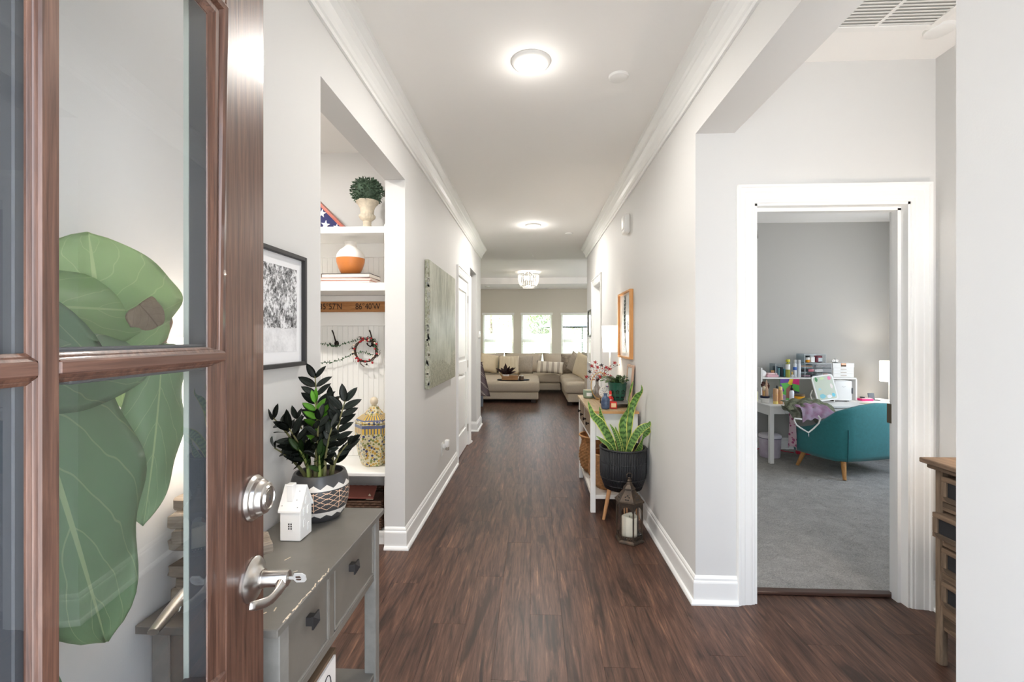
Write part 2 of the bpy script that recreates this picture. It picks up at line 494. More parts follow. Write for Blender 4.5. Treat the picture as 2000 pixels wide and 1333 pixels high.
def plank(x, y0, y1):
    key = round(y1 - y0, 3)
    if key not in pm:
        bm = B((0, PW - .0004, 0, y1 - y0 - .0004, -.010, 0), bev=.0004)
        o = mk('plank', bm, plank_m, fl); pm[key] = o
    else:
        o = pm[key].copy(); C.objects.link(o)
    o.location = (x, y0, 0)
i = 0
x = -2.6
while x < 2.05:
    off = (i * .437) % PL - PL - .3
    y = off
    while y < 13.2:
        y0, y1 = max(y, -.3), min(y + PL, 13.2)
        y += PL
        if y1 - y0 < .05: continue
        if x < -.95 and (y1 < .9 or 3.4 < y0 and y1 < 5.9): continue
        if x > .81 and y0 > 2.5 and y1 < 7.2: continue
        if x > 1.4 and y0 > 4: continue
        if x < -1.7 and y1 > 12: continue
        if x > .79:
            if y0 < 2.5 < y1: y1 = 2.49
        plank(x, round(y0, 3), round(y1, 3))
    x += PW; i += 1
struct('trim_9', B((1.1, 1.9, AY + .085, AY + .13, 0, .018), bev=.004), wood('threshold_wood', (58, 40, 34), (96, 68, 56), 'x', 3, .4), label='dark wood threshold strip at the bedroom doorway')

# bedroom carpet, a real uneven pile
cm = M('grey_carpet', (150, 146, 140), .95, sheen=.3)
g = G(cm)
v = g.obj()
f = g.math('ADD', g.math('MULTIPLY', g.noise(v, 120, 4, .7), .7), g.math('MULTIPLY', g.noise(v, 9, 4, .7, .6), .35))
g.col(g.ramp(f, (.36, (128, 123, 116)), (.54, (180, 175, 168)), (.74, (220, 216, 209))))
g.bump(g.noise(v, 230, 3, .7), .9, .012)
bm = bmesh.new()
nx, ny = 150, 160
vv = [[bm.verts.new((.96 + 3.54 * a / nx, 2.475 + 3.25 * b / ny, .006 + rnd.random() * .006)) for a in range(nx + 1)] for b in range(ny + 1)]
for b in range(ny):
    for a in range(nx): bm.faces.new((vv[b][a], vv[b][a + 1], vv[b + 1][a + 1], vv[b + 1][a]))
box(bm, .96, 4.5, 2.475, 5.72, -.05, 0)
struct('floor_bedroom', bm, cm, label='pale grey cut-pile bedroom carpet').__setitem__('category', None) if False else struct('floor_bedroom', bm, cm, label='pale grey cut-pile bedroom carpet')

# rear windows: each frame, two sashes, panes, sill, blind slats
blind_m = M('blind_slat', (240, 238, 232), .5)
def window(n, x0, x1):
    y0 = 13.2
    fr = struct('window_%d' % n, B((x0, x0 + .05, y0 + .03, y0 + .1, .5, 2.04), (x1 - .05, x1, y0 + .03, y0 + .1, .5, 2.04), (x0 + .05, x1 - .05, y0 + .03, y0 + .1, 1.99, 2.04), (x0 + .05, x1 - .05, y0 + .03, y0 + .1, .5, .55), bev=.004), trim_m)
    fr['label'] = ['white double-hung window above the ottoman plant', 'white double-hung window above the striped lumbar pillow', 'white double-hung window nearest the picture wall'][n - 1]
    mk('meeting_rail', B((x0 + .05, x1 - .05, y0 + .04, y0 + .09, 1.225, 1.31), bev=.004), trim_m, fr)
    for a, b in ((.55, 1.225), (1.31, 1.99)):
        mk('pane', B((x0 + .05, x1 - .05, y0 + .06, y0 + .064, a, b)), pane_m, fr)
    mk('sill', B((x0 - .05, x1 + .05, y0 - .05, y0 + .03, .475, .5), bev=.004), trim_m, fr)
    mk('headrail', B((x0 - .02, x1 + .02, y0 - .045, y0 - .002, 2.0, 2.065), bev=.004), white_m, fr)
    z = .56
    k = 0
    proto = None
    while z < 1.98:
        if proto is None:
            bm = bmesh.new(); cbox(bm, (0, 0, 0), (x1 - x0 - .01, .048, .003), rot=(R(4), 0, 0))
            proto = s = mk('slat', bm, blind_m, fr)
        else:
            s = proto.copy(); C.objects.link(s)
        s.location = ((x0 + x1) / 2, y0 - .0245, z)
        z += .044
    bm = bmesh.new(); cyl(bm, (x0 + .1, y0 - .055, 1.15), (x0 + .1, y0 - .055, 2.0), .005, seg=6)
    mk('tilt_wand', bm, white_m, fr)
for n, (a, b) in enumerate(((-1.456, -.571), (-.351, .526), (.789, 1.68))): window(n + 1, a, b)
# unseen bedroom and alcove windows, added to let daylight in
for n, (ax, args) in enumerate((('x', (4.5, 3.2, 4.8)), ('y', (0, 1.0, 1.9)))):
    k, a, b = args
    if ax == 'x': o = B((4.53, 4.58, a, a + .05, .7, 2.3), (4.53, 4.58, b - .05, b, .7, 2.3), (4.53, 4.58, a, b, 2.25, 2.3), (4.53, 4.58, a, b, .7, .75), (4.53, 4.58, a, b, 1.47, 1.53))
    else: o = B((a, a + .05, -.09, -.04, .7, 2.3), (b - .05, b, -.09, -.04, .7, 2.3), (a, b, -.09, -.04, 2.25, 2.3), (a, b, -.09, -.04, .7, .75), (a, b, -.09, -.04, 1.47, 1.53))
    struct('window_%d' % (n + 4), o, trim_m)

# doors on the hall sides
def panel_door(name, X, y0, y1, z1, side, label, latch_y, hinge_y, handle=True):
    """a two-panel door slab whose face looks to side (+1 = +X)"""
    t = bpy.data.objects.new(name, None); C.objects.link(t); t.location = (X, (y0 + y1) / 2, 0); tag(t, label, kind='structure')
    f0, f1 = X - side * .035, X
    w_ = .1
    zs = ((.24, .93), (1.07, z1 - .13))
    bm = bmesh.new()
    lo, hi = min(f0, f1), max(f0, f1)
    for b in ((y0, y0 + w_, .01, z1), (y1 - w_, y1, .01, z1), (y0 + w_, y1 - w_, .01, zs[0][0]), (y0 + w_, y1 - w_, zs[0][1], zs[1][0]), (y0 + w_, y1 - w_, zs[1][1], z1)):
        box(bm, lo, hi, b[0], b[1], b[2], b[3])
    mk('slab', bm, trim_m, t, world=True)
    for a, b in zs:
        bm = bmesh.new()
        q = X - side * .012
        box(bm, min(q, q - side * .01), max(q, q - side * .01), y0 + w_, y1 - w_, a, b)
        # raised field with a sloped edge
        o_, i_ = .02, .055
        pts = lambda d, xx: [(xx, y0 + w_ + d, a + d), (xx, y1 - w_ - d, a + d), (xx, y1 - w_ - d, b - d), (xx, y0 + w_ + d, b - d)]
        A = [bm.verts.new(p) for p in pts(o_, q)]; Bv = [bm.verts.new(p) for p in pts(i_, X - side * .003)]
        for i in range(4): bm.faces.new((A[i], A[(i + 1) % 4], Bv[(i + 1) % 4], Bv[i]))
        bm.faces.new(Bv)
        mk('panel', bm, trim_m, t, world=True)
    if handle:
        bm = bmesh.new()
        cyl(bm, (X, latch_y, .94), (X + side * .012, latch_y, .94), .03, .027, 16)
        cyl(bm, (X + side * .01, latch_y, .94), (X + side * .055, latch_y, .94), .011, seg=10)
        s2 = 1 if hinge_y > latch_y else -1
        tube(bm, [(X + side * .05, latch_y, .94), (X + side * .055, latch_y + s2 * .05, .942), (X + side * .052, latch_y + s2 * .12, .935)], [.011, .009, .007], 8)
        mk('lever_handle', bm, nickel_m, t, smooth=40, world=True)
    for z in (.22, 1.02, 1.83):
        bm = bmesh.new(); cyl(bm, (X + side * .006, hinge_y, z - .045), (X + side * .006, hinge_y, z + .045), .008, seg=8)
        mk('hinge', bm, nickel_m, t, world=True)
    return t
panel_door('door_2', LX - .012, 4.965, 5.775, 2.035, 1, 'white two-panel closet door with a lever handle past the canvas painting', 5.03, 5.772)
panel_door('door_3', RX + .10, 5.685, 6.355, 2.045, -1, 'white door set back in the doorway past the wood console', 6.29, 5.688, False)
struct('trim_10', B((RX, .955, 5.66, 5.685, 0, 2.05), (RX, .955, 6.355, 6.38, 0, 2.05), (RX, .955, 5.66, 6.38, 2.045, 2.07)), trim_m, label='white jamb of the doorway past the wood console')
struct('trim_11', B((-.95, LX, 4.94, 4.964, 0, 2.04), (-.95, LX, 5.776, 5.8, 0, 2.04), (-.95, LX, 4.94, 5.8, 2.036, 2.06)), trim_m, label='white jamb of the closet door')

# ---------------------------------------------------------------- light fittings
lens_m = M('lamp_lens', (255, 252, 246), .4, emis=14, ecol=(255, 250, 242))
def downlight(x, y, label, power=16):
    t = thing('recessed_light', label, 'ceiling light', (x, y, ZC), 0, 'recessed hall lights')
    bm = bmesh.new()
    lathe(bm, [(.072, -.020), (.080, -.021), (.096, -.010), (.1, -.001), (.1, 0), (.072, 0)], 32)
    mk('trim_ring', bm, white_m, t, True)
    bm = bmesh.new(); lathe(bm, [(.01, -.026), (.05, -.025), (.073, -.018), (.073, -.004)], 32)
    mk('lens', bm, lens_m, t, True)
    light('downlight_lamp', 'AREA', (0, 0, -.03), power, (1, .96, .90), .14, parent=t)
    light('downlight_glow', 'POINT', (0, 0, -.12), power * .08, (1, .96, .90), .03, parent=t)
downlight(-.013, 2.32, 'round recessed ceiling light glowing near the front of the hall', 11)
downlight(-.006, 5.69, 'round recessed ceiling light glowing midway down the hall', 23)
def disc(x, y, r, label, group=None, name='smoke_detector', cat='detector'):
    bm = bmesh.new(); lathe(bm, [(r * .8, -.016), (r * .95, -.012), (r, -.004), (r, 0)], 28)
    return tag(mk(name, bm, white_m, smooth=40, loc=(x, y, ZC)), label, cat, group)
t_ = thing('recessed_light', 'unseen ceiling light added to brighten the side room with the hall tree', 'ceiling light', (-1.75, 2.15, ZC))  # added lamp, out of view, that lifts the side room
for ch in list(bpy.data.objects['recessed_light'].children):
    c_ = ch.copy(); C.objects.link(c_); c_.parent = t_
    if c_.type == 'LIGHT': c_.data = c_.data.copy(); c_.data.energy *= 1.9
for x_, y_, lb_ in ((-2.65, 9.6, 'unseen ceiling light added to brighten the left side of the living room'), (2.9, 9.4, 'unseen ceiling light added to brighten the right side of the living room')):
    t_ = thing('recessed_light', lb_, 'ceiling light', (x_, y_, ZC))  # added lamps, hidden by the hall walls, that brighten the living room
    for ch in list(bpy.data.objects['recessed_light'].children):
        c_ = ch.copy(); C.objects.link(c_); c_.parent = t_
        if c_.type == 'LIGHT': c_.data = c_.data.copy(); c_.data.energy *= 1.3; c_.data.color = (1, .87, .72)
disc(.451, 2.47, .052, 'white round sprinkler cover on the hall ceiling beside the near light', name='sprinkler_cover', cat='sprinkler')
disc(.47, 6.15, .052, 'white round sprinkler cover on the hall ceiling beside the far light', name='sprinkler_cover', cat='sprinkler')
disc(1.823, 2.16, .058, 'white round detector disc on the alcove ceiling beside the air grille')
disc(-1.25, 12.4, .06, 'small white disc on the far living room ceiling', name='sprinkler_cover', cat='sprinkler')
# ---------------------------------------------------------------- the open front door
door_wood = wood('door_walnut', (66, 44, 36), (124, 90, 74), 'z', 5, .34, streak=26, coat=.2, bump=.2)
slate_m = M('door_inner_slate', (74, 76, 80), .5)
lit_edge_m = M('door_lit_edge', (186, 192, 182), .6)  # pale tone standing for light on the inner corner
DW = .88
dr = bpy.data.objects.new('door_1', None); C.objects.link(dr)
dr.location = (-.424, -.018, 0); dr.rotation_euler.z = R(95.9)
tag(dr, 'walnut stained glass-panelled front door standing open with a lever and a key', kind='structure')
XS = (.03, .129, .751, .88)                   # hinge stile, lock stile
def dpart(name, bm, m, parent=None, smooth=False):
    return mk(name, bm, m, parent or dr, smooth)
dpart('stile', B((.751, .88, 0, .022, .01, 2.03), bev=.002), door_wood)
dpart('stile', B((.751, .88, .022, .044, .01, 2.03), bev=.002), slate_m)
dpart('stile', B((0, .129, 0, .022, .01, 2.03), bev=.002), door_wood)
dpart('stile', B((0, .129, .022, .044, .01, 2.03), bev=.002), slate_m)
ZR = [(.01, .24), (1.89, 2.03)]
for a, b in ZR:
    dpart('rail', B((.129, .751, 0, .022, a, b), bev=.002), door_wood)
    dpart('rail', B((.129, .751, .022, .044, a, b), bev=.002), slate_m)
MX = .447
MZ = (.79, 1.321, 1.852 - .29)
MZ = (.80, 1.320)
# bars between the panes
dpart('muntin', B((MX - .0105, MX + .0105, -.001, .008, .24, 1.89), bev=.002), door_wood)
dpart('muntin', B((MX - .0105, MX + .0105, .022, .042, .24, 1.89), bev=.002), slate_m)
wood_x = wood('door_walnut_cross', (70, 46, 38), (134, 98, 82), 'x', 5, .34, streak=26, coat=.2, bump=.2)
for z in MZ:
    for a, b in ((.129, MX - .0105), (MX + .0105, .751)):
        dpart('muntin', B((a, b, -.001, .008, z - .0075, z + .0075), bev=.002), wood_x)
        dpart('muntin', B((a, b, .022, .042, z - .009, z + .009), bev=.002), slate_m)
zs = [.24, MZ[0], MZ[1], 1.89]
for (xa, xb) in ((.129, MX), (MX, .751)):
    for za, zb in zip(zs, zs[1:]):
        ga = xa + (.0105 if xa == MX else 0); gb = xb - (.0105 if xb == MX else 0)
        gza = za + (.0075 if za in MZ else 0); gzb = zb - (.0075 if zb in MZ else 0)
        # stepped moulding ring round the pane, proud at the frame and falling to the glass
        bm = bmesh.new()
        big = xb == .751
        rings = []
        for k, (sx, sz) in enumerate(((0, 0), (1, 0), (1, 1), (0, 1))):
            ring = []
            for q, d in ((0, .002), (0, -.004), (.007, -.008), (.013, -.005), (.015, .003), (.019, .004), (.023, -.002), (.029, -.001), (.033, .004), (.039, .006), (.040, .008), (0, .008)):
                mx_ = not (xb == .751 and sx or xa == .129 and not sx); mz_ = (za if not sz else zb) in MZ
                qx = q * .16 if mx_ else q
                qz = q * .20 if mz_ else q
                dd = max(d, .001 + q * .125) if (mx_ or mz_) else d
                ring.append(bm.verts.new(((ga + qx) if not sx else (gb - qx), dd, (gza + qz) if not sz else (gzb - qz))))
            rings.append(ring)
        for k in range(4):
            r0, r1 = rings[k], rings[(k + 1) % 4]
            n = len(r0)
            for i in range(n): bm.faces.new((r0[i], r0[(i + 1) % n], r1[(i + 1) % n], r1[i]))
        dpart('glazing_bead', bm, door_wood, smooth=25)
        bm = bmesh.new()
        for (x0, x1, z0, z1) in ((ga, ga + (.026 if xa == .129 else .012), gza, gzb), (gb - .03 if xb == .751 else gb - .012, gb, gza, gzb), (ga + .012, gb - .03, gza, gza + .012), (ga + .026, gb - .03, gzb - .012, gzb)):
            box(bm, x0, x1, .0118, .046, z0, z1, bev=.0015)
        bd = dpart('inner_bead', bm, slate_m)
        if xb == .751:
            mk('lit_edge_strip', B((gb - .032, gb - .030, .039, .0465, gza, gzb)), lit_edge_m, bd)  # thin strip that paints the lit corner of the inner stop
        dpart('pane', B((ga + .004, gb - .004, .0067, .0107, gza + .004, gzb - .004)), door_pane_m)
# edge of the door and the lock hardware
bm = bmesh.new()
LXc, LZ, DZ = .837, .911, 1.059
yM = Matrix.Translation((LXc, 0, DZ)) @ Matrix.Rotation(R(90), 4, 'X')
lathe(bm, [(.040, 0), (.0405, .004), (.037, .009), (.034, .010), (.033, .016), (.0305, .018), (.0275, .026), (.025, .0275), (.0225, .028), (.0205, .031), (.0195, .031), (.0185, .029), (.0155, .029), (.015, .030), (.009, .0305)], 40, mat=yM)
bo = dpart('deadbolt', bm, nickel_m, smooth=35)
mk('keyhole', B((LXc - .0008, LXc + .0008, -.0315, -.030, DZ - .005, DZ + .005)), black_m, bo)
bm = bmesh.new()
yM = Matrix.Translation((LXc, 0, LZ)) @ Matrix.Rotation(R(90), 4, 'X')
lathe(bm, [(.039, 0), (.0392, .003), (.036, .007), (.026, .010), (.019, .014), (.0165, .017), (.0165, .020)], 40, mat=yM)
lv = dpart('lever_handle', bm, nickel_m, smooth=35)
bm = bmesh.new()
lathe(bm, [(.0145, .018), (.0145, .060), (.0135, .064), (.009, .065)], 28, mat=yM)
mk('spindle', bm, nickel_m, lv, smooth=40)
bm = bmesh.new()
pts = []
for t in range(9):
    u = t / 8
    pts.append((LXc + .004 - .108 * u, -.052 - .008 * math.sin(u * PI) + .006 * u, LZ - .004 - .014 * math.sin(u * PI * .9) + .018 * u))
rings = tube(bm, pts, [.0135, .013, .0115, .0105, .0095, .0085, .0085, .008, .006], 12)
for i, rg in enumerate(rings):
    cpt = Vector(pts[i])
    k = min(1, i / 3)
    tw = R(70) * (1 - i / 8)
    for v in rg:
        d = v.co - cpt
        d = Matrix.Rotation(tw, 3, 'X') @ d
        d.y *= 1 - .62 * k
        v.co = cpt + d
mk('lever', bm, nickel_m, lv, smooth=True)
# inner lever seen through the glass
bm = bmesh.new()
yM2 = Matrix.Translation((LXc, .044, LZ)) @ Matrix.Rotation(R(-90), 4, 'X')
lathe(bm, [(.035, 0), (.034, .006), (.02, .011), (.013, .014), (.013, .05)], 28, mat=yM2)
tube(bm, [(LXc, .09, LZ), (LXc - .03, .098, LZ - .004), (LXc - .07, .098, LZ - .014), (LXc - .115, .094, LZ - .02)], [.012, .012, .012, .009], 10, flat=.6)
dpart('lever_handle', bm, nickel_m, smooth=40)
kt = thing('key', 'silver key left in the front door lever lock', 'key', (0, 0, 0)); kt.parent = None
kt.matrix_world = Matrix.Translation(dr.location) @ Matrix.Rotation(R(95.9), 4, 'Z') @ Matrix.Translation((LXc, -.064, LZ))
kt.location = (Matrix.Translation(dr.location) @ Matrix.Rotation(R(95.9), 4, 'Z')) @ Vector((LXc, -.064, LZ)); kt.rotation_euler.z = R(95.9)
bm = bmesh.new()
poly(bm, [(x, y, -.001) for x, y in ((-.003, .0), (-.003, -.008), (-.012, -.012), (-.012, -.026), (-.006, -.031), (.006, -.031), (.012, -.026), (.012, -.012), (.003, -.008), (.003, 0))], (0, 0, .002))
bmesh.ops.rotate(bm, matrix=Matrix.Rotation(R(62), 3, 'Y'), verts=bm.verts)
mk('bow', bm, M('key_silver', (206, 204, 200), .5, .4), kt)
bm = bmesh.new()
poly(bm, [(x, y, -.0013) for x, y in ((-.006, -.014), (-.006, -.021), (-.001, -.023), (-.001, -.013))], (0, 0, .0026)); poly(bm, [(x, y, -.0013) for x, y in ((.001, -.013), (.001, -.023), (.006, -.021), (.006, -.014))], (0, 0, .0026))
bmesh.ops.rotate(bm, matrix=Matrix.Rotation(R(62), 3, 'Y'), verts=bm.verts)
mk('stamped_grip', bm, nickel_m, kt)
for z in (.25, 1.05, 1.8):
    bm = bmesh.new(); cyl(bm, (-.006, .02, z - .05), (-.006, .02, z + .05), .007, seg=8); dpart('hinge', bm, nickel_m)

# ---------------------------------------------------------------- grey console table by the door
grey_m = M('weathered_grey_paint', (112, 108, 102), .32, var=.12, vs=6, bump=.03, bs=60)
greyd_m = M('grey_paint_sides', (118, 112, 104), .38, var=.14, vs=5)
leg_gm = M('grey_leg', (134, 131, 126), .45, var=.12, vs=20)
chip_m = M('bare_wood_chip', (206, 190, 168), .7)
ct = thing('console_table', 'distressed grey console table with two drawers behind the open front door', 'table', (-.665, 1.238, 0))
def cp(name, bm, m, parent=None, smooth=False):
    return mk(name, bm, m, parent or ct, smooth, world=True) if parent is None else mk(name, bm, m, parent, smooth)
bm = B((-.815, -.515, .905, 1.572, .742, .76), bev=.002)
tt = cp('tabletop', bm, grey_m)
bm = bmesh.new()
r2 = random.Random(3)
y = .935
while y < 1.16:                                # worn front edge
    l = r2.uniform(.006, .02)
    cbox(bm, (-.5165 - r2.uniform(.001, .003), y, .7598), (r2.uniform(.001, .004), l, .0012), rot=(0, R(20), r2.uniform(-.3, .3)))
    y += l * r2.uniform(.8, 1.3)
for (x, y) in ((-.63, 1.12), (-.575, .96), (-.56, .975), (-.60, 1.135), (-.655, 1.2)):
    cbox(bm, (x, y, .7602), (.003, .022 * r2.uniform(.4, 1), .0006), rot=(0, 0, r2.uniform(-1, 1)))
mk('worn_edge', bm, chip_m, ct, world=True)['kind'] = 'stuff'
for lx in (-.80, -.563):
    for ly in (.93, 1.51):
        cp('leg', B((lx, lx + .038, ly, ly + .038, 0, .742), bev=.002), leg_gm)
cp('apron', B((-.80, -.785, .968, 1.51, .54, .742)), greyd_m)
cp('apron', B((-.762, -.563, .935, .955, .54, .742), bev=.001), greyd_m)
cp('apron', B((-.762, -.563, 1.52, 1.54, .54, .742), bev=.001), greyd_m)
fr = cp('front_rail', B((-.556, -.53, .968, 1.51, .54, .562), (-.556, -.53, .968, 1.51, .728, .742), (-.556, -.53, 1.176, 1.204, .562, .728), bev=.002), greyd_m)
for ya, yb in ((.972, 1.172), (1.208, 1.506)):
    dw = thing('drawer', None, None); del_ = None
    dw.parent = ct; dw.location = Vector((-.53, (ya + yb) / 2, .645)) - ct.location
    h = (yb - ya) / 2
    mk('drawer_front', B((-.018, -.004, -h, h, -.080, .080), bev=.002), greyd_m, dw)
    mk('drawer_bead', B((-.005, .0005, -h, -h + .005, -.080, .080), (-.005, .0005, h - .005, h, -.080, .080), (-.005, .0005, -h, h, -.080, -.075), bev=.0012), M('grey_bead', (128, 123, 116), .3), dw)
    bm = bmesh.new()
    box(bm, 0 - .004, .013, -.010, .010, -.010, .010)
    s_ = .0155
    q = [bm.verts.new((.013, a * s_, b * s_)) for a, b in ((-1, -1), (1, -1), (1, 1), (-1, 1))]
    q2 = [bm.verts.new((.017, a * s_, b * s_)) for a, b in ((-1, -1), (1, -1), (1, 1), (-1, 1))]
    ap = bm.verts.new((.026, 0, 0))
    bm.faces.new(q[::-1])
    for i in range(4):
        bm.faces.new((q[i], q[(i + 1) % 4], q2[(i + 1) % 4], q2[i])); bm.faces.new((q2[i], q2[(i + 1) % 4], ap))
    mk('knob', bm, M('pewter', (70, 68, 68), .4, .7), dw, loc=(0, -.004 if ya < 1 else -.037, .037))
cp('lower_shelf', B((-.795, -.53, .94, 1.53, .21, .232), bev=.002), grey_m)

# things on the lower shelf
def bookish(name, x0, x1, y0, y1, z0, z1, m, label, cat, group=None, pages=None):
    t = thing(name, label, cat, ((x0 + x1) / 2, (y0 + y1) / 2, z0), 0, group)
    k = .004
    mk('cover', B((x0, x0 + k, y0, y1, z0, z1), (x1 - k, x1, y0, y1, z0, z1), (x0, x1, y0, y0 + k, z0, z1)), m, t, world=True)
    mk('pages', B((x0 + k, x1 - k, y0 + k, y1 - .004, z0 + .003, z1 - .003)), pages or M('paper', (236, 231, 222), .8), t, world=True)
    return t
bs = thing('box_sign', 'wooden box sign with a white face standing on the shelf of the grey console', 'sign', (-.575, 1.13, .234))
wd = wood('box_sign_wood', (96, 76, 58), (134, 110, 88), 'y', 4, .6)
mk('frame', B((-.61, -.552, .98, .99, .2335, .483), (-.61, -.552, 1.255, 1.265, .2335, .483), (-.61, -.552, .99, 1.255, .473, .483), (-.61, -.552, .99, 1.255, .2335, .242)), wd, bs, world=True)
mk('face', B((-.60, -.548, .992, 1.253, .244, .471)), M('sign_white', (232, 226, 220), .7), bs, world=True)
bm = bmesh.new()
pts = [(-.547, 1.20 + .022 * math.cos(a), .415 + .034 * math.sin(a)) for a in [R(-60 + 24 * i) for i in range(10)]]
tube(bm, pts, .0012, 5); tube(bm, [(-.547, 1.10 + .09 * i / 8, .37 + .02 * math.sin(i * 1.3)) for i in range(9)], .0012, 5)
mk('line_drawing', bm, black_m, bs, world=True)
bookish('book', -.652, -.615, 1.16, 1.33, .2335, .468, M('book_white', (236, 232, 226), .6), 'white book standing behind the box sign under the grey console', 'book')
bookish('book', -.70, -.656, .98, 1.22, .2335, .50, M('book_black', (30, 28, 28), .5), 'black book standing behind the white book under the grey console', 'book')
bookish('book', -.745, -.704, 1.0, 1.3, .2335, .53, M('book_cream', (228, 222, 210), .6), 'tall cream book at the back of the shelf under the grey console', 'book')

# white ceramic house
hs_ = thing('ceramic_house', 'small white ceramic house with a chimney on the grey console', 'ornament', (-.702, 1.335, .761)); hs_.scale = (.86, .86, .9)
cer_m = M('white_ceramic', (242, 241, 239), .3, coat=.3)
bm = B((-.036, .034, -.040, .040, 0, .1), bev=.002)
poly(bm, [(-.0355, -.040, .098), (-.0355, .040, .098), (-.0355, 0, .160)], (.069, 0, 0))
mk('body', bm, cer_m, hs_)
bm = bmesh.new()
for s in (-1, 1):
    poly(bm, [(-.040, s * .046, .092), (.038, s * .046, .092), (.038, 0, .165), (-.040, 0, .165)], (0, 0, .006))
ro = mk('roof', bm, cer_m, hs_)
bm = B((-.016, .004, -.034, -.012, .125, .178), bev=.0015); box(bm, -.018, .006, -.036, -.010, .174, .181, bev=.0015)
mk('chimney', bm, cer_m, hs_)
def arch_window(nm, plane, cx, cz, w_, h, out):
    """arched window frame with dark panes on plane 'x' or 'y'"""
    bm = bmesh.new(); hb = bmesh.new()
    P = (lambda u, z, d: (u, -.040 - d, z)) if plane == 'y' else (lambda u, z, d: (.034 + d, u, z))
    pts = [(cx - w_, cz - h), (cx + w_, cz - h), (cx + w_, cz + h * .5)] + [(cx + w_ * math.cos(R(a)), cz + h * .5 + h * .6 * math.sin(R(a))) for a in (30, 60, 90, 120, 150)] + [(cx - w_, cz + h * .5)]
    poly(bm, [P(u, z, 0) for u, z in pts], Vector(P(0, 0, out)) - Vector(P(0, 0, 0)))
    fr = mk('window_frame', bm, cer_m, hs_)
    for i in (-1, 1):
        for j in (-1, 0, 1):
            u, z = cx + i * w_ * .38, cz + j * h * .52
            s1, s2 = w_ * .22, h * .19
            poly(hb, [P(u - s1, z - s2, out + .0002), P(u + s1, z - s2, out + .0002), P(u + s1, z + s2, out + .0002), P(u - s1, z + s2, out + .0002)], Vector(P(0, 0, .0006)) - Vector(P(0, 0, 0)))
    mk('panes', hb, M('dark_opening', (52, 48, 46), .8) if plane == 'y' else cer_m, fr)
arch_window('w', 'y', 0, .048, .010, .014, .002)
for cx, cz in ((-.012, .05), (.016, .03), (-.014, .088), (.014, .086), (0, .122)): arch_window('w', 'x', cx, cz, .008, .012, .002)
bm = bmesh.new()
for u, v in ((-.03, .2), (-.02, .78), (.018, .75), (.016, .42), (.024, .15), (-.008, .55)):
    ball(bm, (u, -.046 * (1 - v) - .0006, .098 + .073 * v), .0016, 1)
mk('roof_holes', bm, black_m, ro)['kind'] = 'stuff'

# ---------------------------------------------------------------- leaves
def leaf_mesh(name, m, width=.3, curl=.12, droop=.25, wave=0, nu=10, nv=6, shape=None, fold=.06, seed=0):
    """a leaf of length 1 along +x, up +z, with uv (u along, v across)"""
    rr = random.Random(seed)
    bm = bmesh.new(); uvl = bm.loops.layers.uv.new('UVMap')
    shape = shape or (lambda t: math.sin(PI * min(1, t ** .8)) ** .8)
    grid = {}
    for i in range(nu + 1):
        t = i / nu
        hw = width * .5 * max(.004, shape(t))
        for j in range(-nv, nv + 1):
            s = j / nv
            y = s * hw
            z = fold * abs(s) * hw * 2 - curl * (s * hw) ** 2 / max(width, .01) * 4 * .5 - droop * t * t
            z += wave * math.sin(t * 17 + s * 2 + seed) * s * s * width
            grid[i, j] = (bm.verts.new((t - .08 * droop * t * t, y, z)), (t, s * .5 + .5))
    for i in range(nu):
        for j in range(-nv, nv):
            q = [grid[i, j], grid[i + 1, j], grid[i + 1, j + 1], grid[i, j + 1]]
            f = bm.faces.new([a[0] for a in q])
            for lp, a in zip(f.loops, q): lp[uvl].uv = a[1]
    bmesh.ops.solidify(bm, geom=bm.faces[:], thickness=.004)
    me = bpy.data.meshes.new(name); bm.to_mesh(me); bm.free()
    me.materials.append(m)
    me.polygons.foreach_set('use_smooth', [True] * len(me.polygons))
    return me

def leaf_mat(name, base, vein, dark=None, veins=7, rough=.4, transl=.25, back=None, vw=.02, ang=.9):
    m = M(name, base, rough)
    g = G(m)
    tc = g.n('TexCoord'); xx = g.xyz(tc.outputs['UV'])
    v = g.math('ABSOLUTE', g.math('SUBTRACT', xx['Y'], .5))
    mid = g.math('LESS_THAN', v, vw * .7)
    nz = g.noise(tc.outputs['UV'], 3.5, 2)
    ph = g.math('FRACT', g.math('ADD', g.math('MULTIPLY', g.math('SUBTRACT', xx['X'], g.math('MULTIPLY', v, ang)), veins), g.math('MULTIPLY', nz, .9)))
    side = g.math('LESS_THAN', g.math('ABSOLUTE', g.math('SUBTRACT', ph, .5)), vw * veins * .22)
    f = g.math('MAXIMUM', mid, g.math('MULTIPLY', side, .7))
    f2 = g.noise(tc.outputs['UV'], 9, 4)
    c = g.mix(f2, base, dark or tuple(int(q * .7) for q in base))
    g.col(g.mix(f, c, vein))
    g.bump(g.math('ADD', g.math('MULTIPLY', f, -1), f2), .3, .003)
    if transl:
        t = g.t; out = t.nodes['Material Output']; tr = g.n('BsdfTranslucent'); ms = g.n('MixShader'); ms.inputs[0].default_value = transl
        tr.inputs[0].default_value = lin(tuple(min(255, int(q * 1.2)) for q in base))
        g.l(g.b.outputs[0], ms.inputs[1]); g.l(tr.outputs[0], ms.inputs[2]); g.l(ms.outputs[0], out.inputs[0])
    return m

def orient(base, tip, up, roll=0):
    """matrix taking +x to base->tip (scaled to its length), +z near up"""
    b, t = Vector(base), Vector(tip)
    x = (t - b); L = x.length; x.normalize()
    z = Vector(up); z = (z - x * z.dot(x)).normalized()
    y = z.cross(x)
    m = Matrix((x, y, z)).transposed().to_4x4()
    return Matrix.Translation(b) @ m @ Matrix.Rotation(roll, 4, 'X') @ Matrix.Scale(L, 4)

